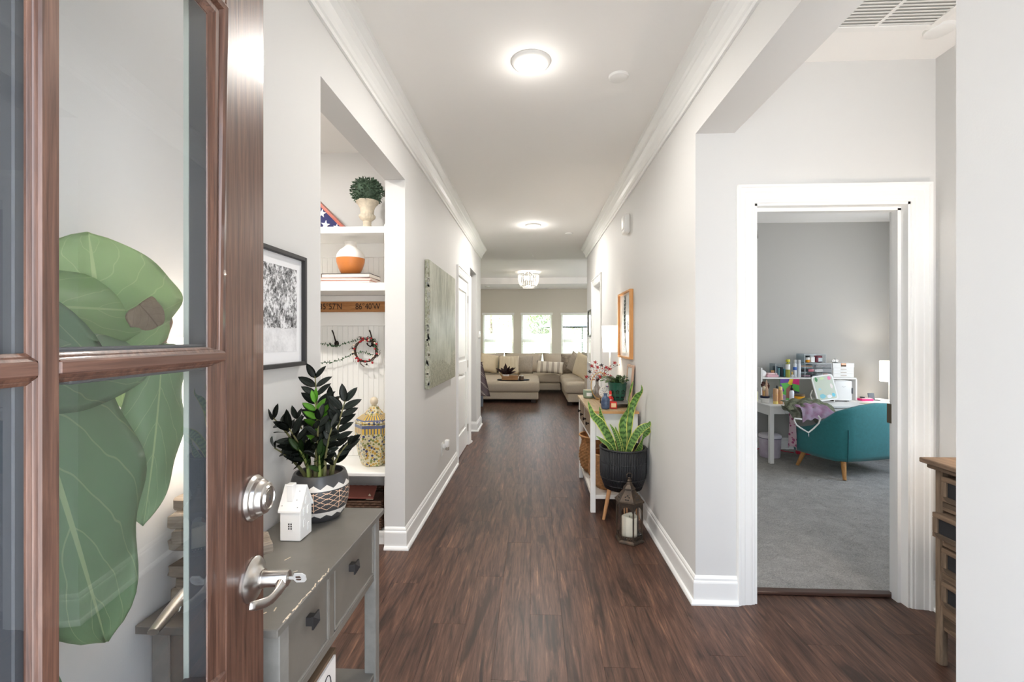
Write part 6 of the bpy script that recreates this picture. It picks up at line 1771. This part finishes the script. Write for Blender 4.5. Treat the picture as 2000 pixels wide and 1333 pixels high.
for x, y, fx, fy in ((-.33, -.22, -.385, -.28), (.33, -.22, .385, -.28), (-.31, .2, -.37, .25), (.31, .2, .37, .25)):
    bm = bmesh.new(); tube(bm, [(x, y, .19), (fx, fy, 0)], [.026, .015], 14); mk('leg', bm, lw2, tc_, smooth=40)

# clothes heaped over the arm, the hanger, the bin, the cable
def heap(name, label, c, s, m, seed, rz=0, cat='clothes'):
    bm = bmesh.new(); bmesh.ops.create_icosphere(bm, subdivisions=4, radius=1)
    rr = random.Random(seed); ph = [rr.uniform(0, 6) for _ in range(6)]
    for v in bm.verts:
        d = v.co.normalized()
        f = 1 + .10 * math.sin(d.x * 9 + d.y * 5 + ph[0]) + .08 * math.sin(d.y * 13 - d.z * 6 + ph[1]) + .06 * math.sin(d.x * 17 + d.z * 11 + ph[2])
        v.co = Vector((d.x * s[0] * f, d.y * s[1] * f, max(-.75, d.z) * s[2] * f - .25 * s[2] * d.x * d.x))
    return tag(mk(name, bm, m, smooth=True, loc=c, rz=rz), label, cat)
olv = M('olive_print', (172, 174, 146), .9, col2=(120, 126, 104), vs=26, bump=.4, bs=60)
lilp = M('lilac_print', (216, 206, 222), .9, col2=(206, 160, 194), vs=14, bump=.3, bs=60)
bm = bmesh.new(); n_ = 12
for i in range(n_):
    for j in range(6):
        pass
def drape(name, label, pts_fn, m, nu=14, nv=10, cat='cloth', th=.004):
    bm = bmesh.new()
    g_ = [[bm.verts.new(pts_fn(i / nu, j / nv)) for j in range(nv + 1)] for i in range(nu + 1)]
    for i in range(nu):
        for j in range(nv): bm.faces.new((g_[i][j], g_[i + 1][j], g_[i + 1][j + 1], g_[i][j + 1]))
    bmesh.ops.solidify(bm, geom=bm.faces[:], thickness=th)
    return tag(mk(name, bm, m, smooth=True), label, cat)
bm.free()
def folds(x0, x1, y0, y1, z0, drop, ph, amp=.010):
    def fn(u, v):
        x = x0 + (x1 - x0) * u + .02 * math.sin(v * 6 + ph); y = y0 + (y1 - y0) * v + .012 * math.sin(u * 9 + ph)
        k = max(0, v - .35) / .65
        z = z0 + .035 * math.sin(PI * min(1, u * 1.1)) - drop * k * k - .05 * (max(0, u - .75) / .25) ** 2
        return (x, y, z + amp * math.sin(u * 26 + v * 7 + ph) + amp * .6 * math.sin(v * 17 - u * 9 + ph))
    return fn
drape('cardigan', 'olive patterned cardigan draped over the arm of the teal chair', folds(2.56, 3.06, 4.95, 4.72, .68, .06, 0), olv, 40, 20, 'clothes', .012)
drape('cardigan', 'olive grey cardigan edge under the lilac shirt on the teal chair', folds(2.55, 2.80, 4.90, 4.66, .635, .12, 2), M('olive_grey', (156, 158, 140), .9, col2=(112, 116, 100), vs=30), 30, 20, 'clothes', .012)
drape('shirt', 'lilac and pink printed shirt between the cardigan and the white hanger', folds(2.63, 2.98, 4.84, 4.625, .655, .13, 4, .008), lilp, 40, 20, 'clothes', .010)
pkd = M('pink_dots', (238, 206, 216), .9)
g = G(pkd); vn = g.n('TexVoronoi'); vn.inputs['Scale'].default_value = 26; g.l(g.obj(), vn.inputs[0])
g.col(g.mix(g.math('LESS_THAN', vn.outputs['Distance'], .34), (240, 216, 224), (196, 110, 150)))
drape('pyjama_top', 'pink spotted pyjama top hanging down beside the teal chair', lambda u, v: (2.655 + .035 * v * (1 + u) + .012 * math.sin(v * 9 + u * 3), 4.93 + .02 * math.sin(v * 7) - .05 * v, .56 - .36 * u + .02 * math.sin(v * 4)), pkd, cat='clothes')
hg = thing('clothes_hanger', 'white plastic clothes hanger hanging off the clothes on the teal chair', 'hanger', (2.645, 4.58, .55))
bm = bmesh.new(); tube(bm, [(-.055, 0, .01), (-.12, 0, .02), (-.128, -.005, .0), (-.11, -.01, -.045), (-.05, -.012, -.085), (0, -.014, -.115), (.05, -.012, -.075), (.10, -.01, -.025), (.118, -.004, .02), (.10, 0, .045)], .0075, 8); mk('arms', bm, white_m, hg, True)
bm = bmesh.new(); tube(bm, [(0, -.014, -.112), (.004, -.014, -.15), (.004, -.014, -.158)], .003, 6); mk('hook', bm, chrome_m, hg, True)
bn = thing('waste_bin', 'pale marbled round bin with a lid under the vanity desk', 'bin', (2.66, 5.32, .012))
bm = bmesh.new(); lathe(bm, [(.10, 0), (.104, .004), (.112, .21)], 32); mk('body', bm, M('bin_marble', (206, 198, 208), .4, col2=(182, 168, 184), vs=7), bn, smooth=40)
bm = bmesh.new(); lathe(bm, [(.113, .21), (.116, .214), (.116, .232), (.113, .25), (.1, .256)], 32); mk('lid', bm, M('bin_lid', (222, 216, 222), .4), bn, smooth=40)
bm = bmesh.new(); lathe(bm, [(.1155, .211), (.117, .212), (.117, .217), (.1155, .218)], 32); mk('band', bm, K('band_navy', (70, 70, 90), rough=.5), bn)
bm = bmesh.new(); tube(bm, [(2.64, 5.60, .02), (2.70, 5.58, .055), (2.78, 5.56, .07), (2.86, 5.54, .035), (2.93, 5.50, .025), (3.0, 5.46, .022)], .005, 6)
tag(mk('power_cable', bm, K('cord_red', (206, 52, 82), rough=.5), smooth=True), 'red power cord on the carpet under the vanity desk', 'cord')
bx('power_strip', 'red power strip on the carpet behind the teal chair', 'power strip', (3.09, 5.42, .018), (.16, .05, .03), K('strip_red', (226, 56, 84), rough=.4), R(-14))
mc = thing('hanging_ornament', 'grey beaded hanging ornament with a brown ball at the bedroom door edge', 'ornament', (1.60, 3.45, 2.735))
bm = bmesh.new(); cyl(bm, (0, 0, 0), (0, 0, -.54), .0018, seg=5); mk('cord', bm, K('cord_jute', (150, 130, 104), rough=.9), mc)
bm = bmesh.new(); lathe(bm, [(.038, -.66), (.036, -.62), (.028, -.57), (.012, -.535), (.006, -.53)], 20); mk('tassel_bell', bm, M('bell_weave', (140, 132, 122), .8, var=.6, vs=50, bump=.6, bs=60), mc, True)
bm = bmesh.new(); cyl(bm, (0, 0, -.66), (0, 0, -.72), .0018, seg=5); mk('lower_cord', bm, K('cord_jute', (150, 130, 104), rough=.9), mc)
bm = bmesh.new(); ball(bm, (0, 0, -.745), .028, 3); mk('ball', bm, M('ball_brown', (120, 84, 52), .6, var=.4, vs=30), mc, True)
# ---------------------------------------------------------------- living room
sf = M('sofa_linen', (196, 184, 166), .9, var=.08, vs=60, bump=.3, bs=400)
sof = thing('sectional_sofa', 'beige linen sectional sofa with an attached ottoman under the rear windows', 'sofa', (.1, 11.2, 0))
def so(name, bm, m=sf, smooth=True): return mk(name, bm, m, sof, smooth=35 if smooth else False, world=True)
def rb_(x0, x1, y0, y1, z0, z1, b=.05): return B((x0, x1, y0, y1, z0, z1), bev=b, seg=3)
# left chaise, back run, right run
so('base', rb_(-1.75, .10, 9.52, 11.2, .07, .22, .02)); so('seat_cushion', rb_(-1.77, .13, 9.48, 11.25, .222, .44, .06))
so('base', rb_(-1.75, .66, 11.25, 12.2, .07, .24, .02)); so('base', rb_(.68, 1.72, 9.15, 12.2, .07, .24, .02))
so('seat_cushion', rb_(-1.70, -.38, 11.26, 12.0, .242, .45, .06)); so('seat_cushion', rb_(-.36, .665, 11.22, 12.0, .242, .46, .06))
so('seat_cushion', rb_(.64, 1.42, 10.3, 12.0, .242, .46, .06)); so('seat_cushion', rb_(.62, 1.42, 9.10, 10.28, .242, .46, .06))
so('arm', rb_(1.0, 1.72, 9.0, 9.14, .07, .60, .05))
so('backrest', rb_(-1.75, 1.75, 12.05, 12.32, .1, .66, .05)); so('backrest', rb_(1.44, 1.75, 9.15, 12.04, .1, .66, .05))
def pillow(w_, h, t, m, n=12, pinch=.06):
    bm = bmesh.new(); uvl = bm.loops.layers.uv.new('UVMap')
    sides = []
    for sgn in (-1, 1):
        gr = {}
        for i in range(n + 1):
            for j in range(n + 1):
                u, v = 2 * i / n - 1, 2 * j / n - 1
                k = (max(0, 1 - abs(u) ** 2.6) * max(0, 1 - abs(v) ** 2.6)) ** .5
                x = u * w_ / 2 * (1 - pinch * (1 - v * v) ); z = v * h / 2 * (1 - pinch * (1 - u * u))
                gr[i, j] = bm.verts.new((x, sgn * (t / 2 * k + .002), z))
        for i in range(n):
            for j in range(n):
                q = [gr[i, j], gr[i + 1, j], gr[i + 1, j + 1], gr[i, j + 1]]
                bm.faces.new(q if sgn < 0 else q[::-1])
    bmesh.ops.remove_doubles(bm, verts=bm.verts, dist=.0045)
    me = bpy.data.meshes.new('pillow'); bm.to_mesh(me); bm.free(); me.materials.append(m); me.polygons.foreach_set('use_smooth', [True] * len(me.polygons))
    return me
bcm = pillow(.98, .52, .26, sf)
for x, y, rz in ((-1.25, 11.88, 0), (-.26, 11.9, 0), (.72, 11.88, 0)):
    o = bpy.data.objects.new('back_cushion', bcm); C.objects.link(o); o.parent = sof; o.location = Vector((x, y, .70)) - sof.location; o.rotation_euler = (R(-8), 0, rz)
for y in (9.9, 10.8):
    o = bpy.data.objects.new('back_cushion', bcm); C.objects.link(o); o.parent = sof; o.location = Vector((1.30, y, .68)) - sof.location; o.rotation_euler = (R(-8), 0, R(-90))
for x, y in ((-1.6, 9.62), (.0, 9.62), (-1.6, 12.1), (.72, 9.25), (1.6, 9.25), (1.6, 12.1)): so('foot', B((x - .05, x + .05, y - .05, y + .05, 0, .07)), bronze_m, False)

def tp(label, loc, w_, h, t, m, rx=-12, rz=0, ry=0, base=.46):
    o = bpy.data.objects.new('throw_pillow', pillow(w_, h, t, m)); C.objects.link(o); o.location = loc; o.rotation_euler = (R(rx), R(ry), R(rz))
    mw = Euler(o.rotation_euler).to_matrix()
    o.location.z = base + .004 - min((mw @ v.co).z for v in o.data.vertices)
    return tag(o, label, 'pillow', 'throw pillows on the sectional')
cream = M('pillow_cream', (222, 208, 180), .9, var=.05, bump=.3, bs=90)
ribm = M('pillow_ribbed', (224, 212, 188), .9); g = G(ribm); xx = g.xyz(g.obj()); st = g.math('SINE', g.math('MULTIPLY', xx['X'], 190)); g.col(g.mix(g.math('MULTIPLY', g.math('GREATER_THAN', st, .2), .6), (226, 214, 192), (200, 182, 150))); g.bump(st, .5, .004)
strm = M('pillow_striped', (226, 218, 206), .9); g = G(strm); xx = g.xyz(g.obj()); a = g.math('FRACT', g.math('MULTIPLY', xx['X'], 7.5)); g.col(g.mix(g.math('MULTIPLY', g.math('LESS_THAN', g.math('ABSOLUTE', g.math('SUBTRACT', a, .5)), .22), g.math('GREATER_THAN', g.math('SINE', g.math('MULTIPLY', xx['X'], 330)), -.4)), (230, 222, 208), (146, 134, 122)))
fur = M('pillow_fur', (166, 154, 138), .95, col2=(120, 110, 98), vs=16, bump=.9, bs=30)
seam_g = M('pillow_grey', (178, 168, 154), .9, var=.1, vs=30)
tp('cream throw pillow at the far left end of the sectional', (-1.09, 11.30, .66), .46, .46, .18, cream, -14, 8, 10)
tp('small grey-green pillow tucked behind the cream and ribbed pillows', (-.93, 11.58, .70), .40, .40, .16, M('pillow_sage', (140, 138, 124), .9), -10, 0)
tp('cream ribbed square pillow in the middle left of the sectional', (-.60, 11.22, .655), .50, .46, .16, ribm, -14, -3)
tp('taupe square pillow beside the cream ribbed pillow', (-.24, 11.45, .66), .46, .44, .18, seam_g, -14, 0)
tp('long striped lumbar pillow on the corner of the sectional', (.40, 11.17, .60), .66, .30, .16, strm, -16, 0, 4)
tp('shaggy brown pillow in the right corner of the sectional', (.92, 11.40, .68), .50, .48, .2, fur, -10, -10)
tp('tan pillow leaning on its corner at the right end of the sectional', (.96, 10.6, .69), .42, .46, .16, seam_g, -6, -50, 24)
tp('pale cream pillow propped on the near arm of the sectional', (1.0, 9.62, .70), .50, .5, .16, cream, -10, -62, 14)
drape('throw_blanket', 'white fluffy blanket bunched on the sofa back by the right window', lambda u, v: (1.02 + .70 * u, 12.05 + .27 * v, .82 + .14 * math.sin(u * PI) * (1 - .4 * v) + .03 * math.sin(u * 21 + v * 9) - .06 * v * v), M('fluffy_white', (226, 220, 210), .95, bump=.6, bs=60), cat='blanket', th=.02)

# tray, basket, plant, candle on the ottoman
ty = thing('oval_tray', 'black oval tray on the sofa ottoman', 'tray', (-.43, 9.78, .441))
bm = bmesh.new(); lathe(bm, [(.93, 0), (1, .006), (1.02, .022), (1, .022), (.97, .008)], 40, sx=.34, sy=.19); mk('tray', bm, black_m, ty, smooth=30)
wb = thing('wooden_basket', 'oblong wooden basket with wire handles on the black oval tray', 'basket', (-.50, 9.78, .453))
mk('box', B((-.17, .17, -.09, -.08, 0, .085), (-.17, .17, .08, .09, 0, .085), (-.17, -.16, -.08, .08, 0, .085), (.16, .17, -.08, .08, 0, .085), (-.16, .16, -.08, .08, 0, .008), bev=.003), wood('basket_wood', (160, 116, 74), (196, 152, 104), 'x', 6, .6), wb)
for s in (-1, 1):
    bm = bmesh.new(); tube(bm, [(s * .17, -.05, .07), (s * .195, -.045, .11), (s * .18, -.03, .155), (s * .18, .03, .155), (s * .195, .045, .11), (s * .17, .05, .07)], .006, 6); mk('handle', bm, K('brass_wire', (170, 132, 80), rough=.4, metal=.7), wb, True)
pp_ = thing('potted_plant', 'dark red leaved plant in a white pot in the ottoman basket', 'plant', (-.58, 9.78, .4635))
bm = bmesh.new(); lathe(bm, [(.05, 0), (.055, .004), (.07, .11), (.064, .11), (.06, .09)], 24); mk('pot', bm, white_m, pp_, smooth=40)
drl = leaf_mat('dark_red_leaf', (78, 44, 46), (116, 62, 60), (44, 44, 36), 3, .4, .1)
dme = leaf_mesh('leaf', drl, .30, droop=.25, nu=6, nv=2, shape=lambda t: math.sin(PI * t ** .9) ** .8)
for k in range(16):
    a = k * 2.4; el = .45 + .5 * (k / 16)
    d = Vector((math.cos(a) * (1.15 - el), math.sin(a) * (1.15 - el) * .8, el)).normalized(); b0 = Vector((0, 0, .09)) + Vector((math.cos(a), math.sin(a), 0)) * .015
    put_leaf('leaf', dme, b0, b0 + d * r7.uniform(.16, .26), Vector((-d.x * .5, -.9 - d.y * .5, 1)), pp_)
bm = bmesh.new(); ball(bm, (0, 0, .022), .022, 2); tag(mk('red_bauble', bm, bred, smooth=True, loc=(-.45, 9.76, .4635)), 'small red bauble in the ottoman basket', 'bauble')
lth('candle_jar', 'small brown glass candle jar on the black oval tray', 'candle', (-.255, 9.78, .452), [(.045, 0), (.05, .004), (.05, .075), (.044, .078)], M('brown_glass', (112, 92, 76), .2), None, [('lid', [(.046, .0785), (.047, .08), (.047, .09), (.043, .092)], chrome_m)])

# chair with a throw at the end of the left wall
ac = thing('accent_chair', 'blue-grey chair under the plaid throw at the end of the left wall', 'chair', (-1.32, 8.72, 0))
bl_m = M('chair_bluegrey', (132, 140, 152), .8)
mk('seat', B((-.34, .34, -.30, .32, .34, .46), bev=.04, seg=2), bl_m, ac)
mk('backrest', B((-.34, .34, -.34, -.22, .40, .88), bev=.04, seg=2), bl_m, ac)
for x in (-.31, .31):
    for y in (-.28, .27): mk('leg', B((x - .025, x + .025, y - .025, y + .025, 0, .36), bev=.004), bl_m, ac)
    mk('arm', B((x - .04, x + .04, -.25, .30, .40, .62), bev=.03, seg=2), bl_m, ac)
pld = M('plaid_throw', (116, 102, 104), .95, bump=.4, bs=120)
g = G(pld); xx = g.xyz(g.obj())
d1 = g.math('LESS_THAN', g.math('FRACT', g.math('MULTIPLY', g.math('ADD', g.math('ADD', xx['Y'], xx['X']), xx['Z']), 6.2)), .06)
d2 = g.math('LESS_THAN', g.math('FRACT', g.math('MULTIPLY', g.math('SUBTRACT', g.math('SUBTRACT', xx['Y'], xx['X']), xx['Z']), 6.2)), .06)
g.col(g.mix(g.math('MAXIMUM', d1, d2), (146, 132, 136), (222, 214, 206)))
def throw_fn(u, v):
    # over the top of the backrest and down its outer side
    x1 = -.93 + .15 * max(0, (u - .25) / .75)
    x = -1.50 + (x1 + 1.50) * v
    if u < .25: y = 8.56 - .22 * u / .25; z = .897
    else:
        k = (u - .25) / .75; y = 8.335 - .03 * k + .016 * math.sin(v * 22) * k; z = .897 - .58 * k + .03 * math.sin(v * 5) * k
    return (x, y, z)
drape('throw_blanket', 'grey plaid throw draped over the blue-grey chair', throw_fn, pld, 22, 12, 'blanket', .012)

# chandelier
cd = thing('chandelier', 'round crystal bead flush chandelier on the living room ceiling', 'chandelier', (-.12, 10.9, 2.9))
bm = bmesh.new(); lathe(bm, [(.09, -.03), (.10, -.02), (.10, 0)], 28); mk('canopy', bm, chrome_m, cd, smooth=40)
for nm, r, z in (('upper_ring', .24, -.06), ('lower_ring', .17, -.335)):
    bm = bmesh.new()
    prof = [(r - .006, z - .008), (r + .004, z - .008), (r + .004, z + .008), (r - .006, z + .008)]
    rg = [[bm.verts.new((q * math.cos(2 * PI * k / 40), q * math.sin(2 * PI * k / 40), zz)) for k in range(40)] for q, zz in prof]
    for i in range(4):
        for k in range(40): bm.faces.new((rg[i][k], rg[i][(k + 1) % 40], rg[(i + 1) % 4][(k + 1) % 40], rg[(i + 1) % 4][k]))
    mk(nm, bm, chrome_m, cd)
for k in range(4):
    a = PI / 4 + k * PI / 2; bm = bmesh.new(); tube(bm, [(.09 * math.cos(a), .09 * math.sin(a), -.02), (.236 * math.cos(a), .236 * math.sin(a), -.06)], .005, 6); mk('spoke', bm, chrome_m, cd)
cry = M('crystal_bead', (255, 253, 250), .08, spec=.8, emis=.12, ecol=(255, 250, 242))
cryd = M('crystal_shadow', (176, 170, 168), .1, spec=.8)
bm = bmesh.new()
prof = [Vector((.24, -.07)), Vector((.25, -.14)), Vector((.24, -.21)), Vector((.215, -.28)), Vector((.172, -.335))]
for i in range(10):
    f = i / 10 * 4; j = int(f); p = prof[j].lerp(prof[min(4, j + 1)], f - j)
    ball(bm, (p.x, 0, p.y - .006), .0135, 1, (.9, .9, 1.25))
strand = None
for k in range(28):
    if strand is None: strand = o = mk('bead_strand', bm, cry, cd)
    else: o = strand.copy(); C.objects.link(o)
    o.rotation_euler.z = 2 * PI * k / 28
    if k % 4 == 1: o.data = o.data.copy() if False else o.data
bm = bmesh.new()
for k in range(20):
    a = 2 * PI * k / 20
    for q in (.05, .09, .13): ball(bm, (q * math.cos(a + q), q * math.sin(a + q), -.36 + .25 * (q - .17) ** 2 - .012), .012, 1)
mk('bottom_beads', bm, cry, cd).__setitem__('kind', 'stuff')
bulb = M('bulb_glow', (255, 244, 226), .5, emis=10)
for k in range(4):
    a = k * PI / 2; bm = bmesh.new(); lathe(bm, [(.012, -.09), (.022, -.12), (.028, -.15), (.02, -.18), (.008, -.19)], 14, (.09 * math.cos(a), .09 * math.sin(a), 0)); mk('bulb', bm, bulb, cd, True)
light('chandelier_lamp', 'POINT', (0, 0, -.17), 6, (1, .90, .78), .012, parent=cd)
bm = bmesh.new(); tube(bm, [(0, 0, 0), (0, 0, -.02), (.015, 0, -.035), (.02, 0, -.02)], .004, 6); tag(mk('ceiling_hook', bm, white_m, loc=(-.02, 7.72, ZC)), 'tiny white ceiling hook at the far end of the hall', 'hook')
vn_ = thing('linear_vent', 'narrow slotted vent on the living room ceiling behind the chandelier', 'vent', (.18, 12.9, ZC))
mk('frame', B((-.24, .24, -.06, -.045, -.008, 0), (-.24, .24, .045, .06, -.008, 0), (-.24, -.225, -.045, .045, -.008, 0), (.225, .24, -.045, .045, -.008, 0)), white_m, vn_)
mk('slots', B((-.225, .225, -.045, .045, -.003, -.001)), M('vent_shadow', (96, 92, 84), .9), vn_)

# ---------------------------------------------------------------- outside
lawn = M('lawn', (128, 150, 84), .95, var=.3, vs=3)
struct('ground', B((-14, 16, 13.4, 34, -.35, -.2)), lawn, label='lawn behind the house')
struct('terrain_front', B((-9, 10, -9, -.32, -.16, -.06)), M('bounce_concrete', (206, 202, 196), .9, var=.08), label='unseen pale concrete added in front of the house to bounce light indoors')  # added out of view to throw daylight up onto the hall ceiling
fn = thing('garden_fence', 'grey board fence across the back of the lawn', 'fence', (0, 23, -.2))
fm = M('fence_boards', (176, 168, 158), .9, var=.15, vs=4)
bm = bmesh.new()
x = -7
while x < 8: box(bm, x, x + .14, 22.98, 23.0, -.2, 1.55); x += .15
for z in (.2, 1.2): box(bm, -7, 8, 23.0, 23.05, z, z + .09)
mk('boards', bm, fm, fn, world=True)['kind'] = 'stuff'
tlm = [M('tree_leaf_%d' % k, c, .7, var=.3, vs=6) for k, c in enumerate(((200, 214, 178), (206, 218, 186), (186, 202, 168)))]
def tree(label, x, y, h, r, m, seed):
    t = thing('garden_tree', label, 'tree', (x, y, -.2), 0, 'trees behind the fence')
    bm = bmesh.new(); tube(bm, [(0, 0, 0), (.05, 0, h * .4), (0, .05, h * .7)], [.12, .09, .05], 8); mk('trunk', bm, K('tree_bark', (110, 94, 80), rough=.9), t, True)
    rr = random.Random(seed); bm = bmesh.new()
    for k in range(1500):
        z = rr.uniform(-.9, 1); a = rr.uniform(0, 2 * PI); q = math.sqrt(1 - z * z) * rr.uniform(.6, 1)
        p = Vector((q * math.cos(a) * r, q * math.sin(a) * r, h - r * .7 + z * r)); s = rr.uniform(.08, .16)
        d = Vector((rr.uniform(-1, 1), rr.uniform(-1, 1), rr.uniform(-1, 1))).normalized(); e = d.cross(Vector((0, 0, 1))).normalized()
        bm.faces.new([bm.verts.new(c) for c in (p - d * s, p + e * s * .5, p + d * s, p - e * s * .5)])
    mk('foliage', bm, m, t)['kind'] = 'stuff'
tree('bright green garden tree seen in the left rear window', -2.6, 28, 4.4, 1.9, tlm[0], 1)
tree('small round pale green tree seen in the middle rear window', .35, 24.5, 2.9, .75, tlm[1], 2)
tree('darker garden tree seen in the right rear window', 3.4, 26, 3.6, 1.7, tlm[2], 3)
um_ = thing('patio_umbrella', 'pale blue-grey patio umbrella outside the right rear window', 'umbrella', (1.75, 16.6, -.2))
bm = bmesh.new(); cyl(bm, (0, 0, 0), (0, 0, 2.75), .03, seg=10); mk('pole', bm, K('pole_grey', (120, 124, 130), rough=.5), um_)
bm = bmesh.new(); lathe(bm, [(1.45, 1.93), (1.44, 1.98), (.75, 2.32), (.06, 2.58), (.05, 2.56), (.75, 2.29), (1.42, 1.93)], 8); mk('canopy', bm, M('umbrella_cloth', (150, 168, 190), .8), um_)
for k in range(8):
    a = 2 * PI * k / 8; bm = bmesh.new(); cyl(bm, (.05 * math.cos(a), .05 * math.sin(a), 2.5), (1.40 * math.cos(a), 1.40 * math.sin(a), 1.94), .010, seg=5); mk('rib', bm, K('pole_grey', (120, 124, 130), rough=.5), um_)
bm = bmesh.new(); lathe(bm, [(.25, 0), (.25, .06), (.05, .10)], 20); mk('base', bm, K('pole_grey', (120, 124, 130), rough=.5), um_)
oc = thing('garden_chair', 'thin framed garden chair outside the right rear window', 'chair', (1.18, 16.0, -.2))
gm = K('garden_metal', (150, 150, 150), rough=.5)
bm = bmesh.new(); tube(bm, [(-.2, 0, .44), (-.2, .1, .88), (-.12, .12, .95), (.12, .12, .95), (.2, .1, .88), (.2, 0, .44)], .014, 6); mk('back_frame', bm, gm, oc, True)
for k in (-1, 0, 1):
    bm = bmesh.new(); cyl(bm, (k * .1, .02, .46), (k * .1, .11, .94), .008, seg=6); mk('back_bar', bm, gm, oc)
mk('seat', B((-.22, .22, -.42, .0, .42, .45), bev=.01), gm, oc)
for x in (-.19, .19):
    for y in (-.39, -.03):
        bm = bmesh.new(); cyl(bm, (x, y, 0), (x, y, .43), .014, seg=6); mk('leg', bm, gm, oc)
# text becomes mesh, so that every piece of lettering is an ordinary object
for o in [o for o in C.objects if o.type == 'FONT']:
    me = bpy.data.meshes.new_from_object(o)
    n_ = o.name; d_ = o.data
    p = bpy.data.objects.new('lettering', me); C.objects.link(p)
    p.parent = o.parent; p.location = o.location; p.rotation_euler = o.rotation_euler; p.scale = o.scale
    bpy.data.objects.remove(o); bpy.data.curves.remove(d_)
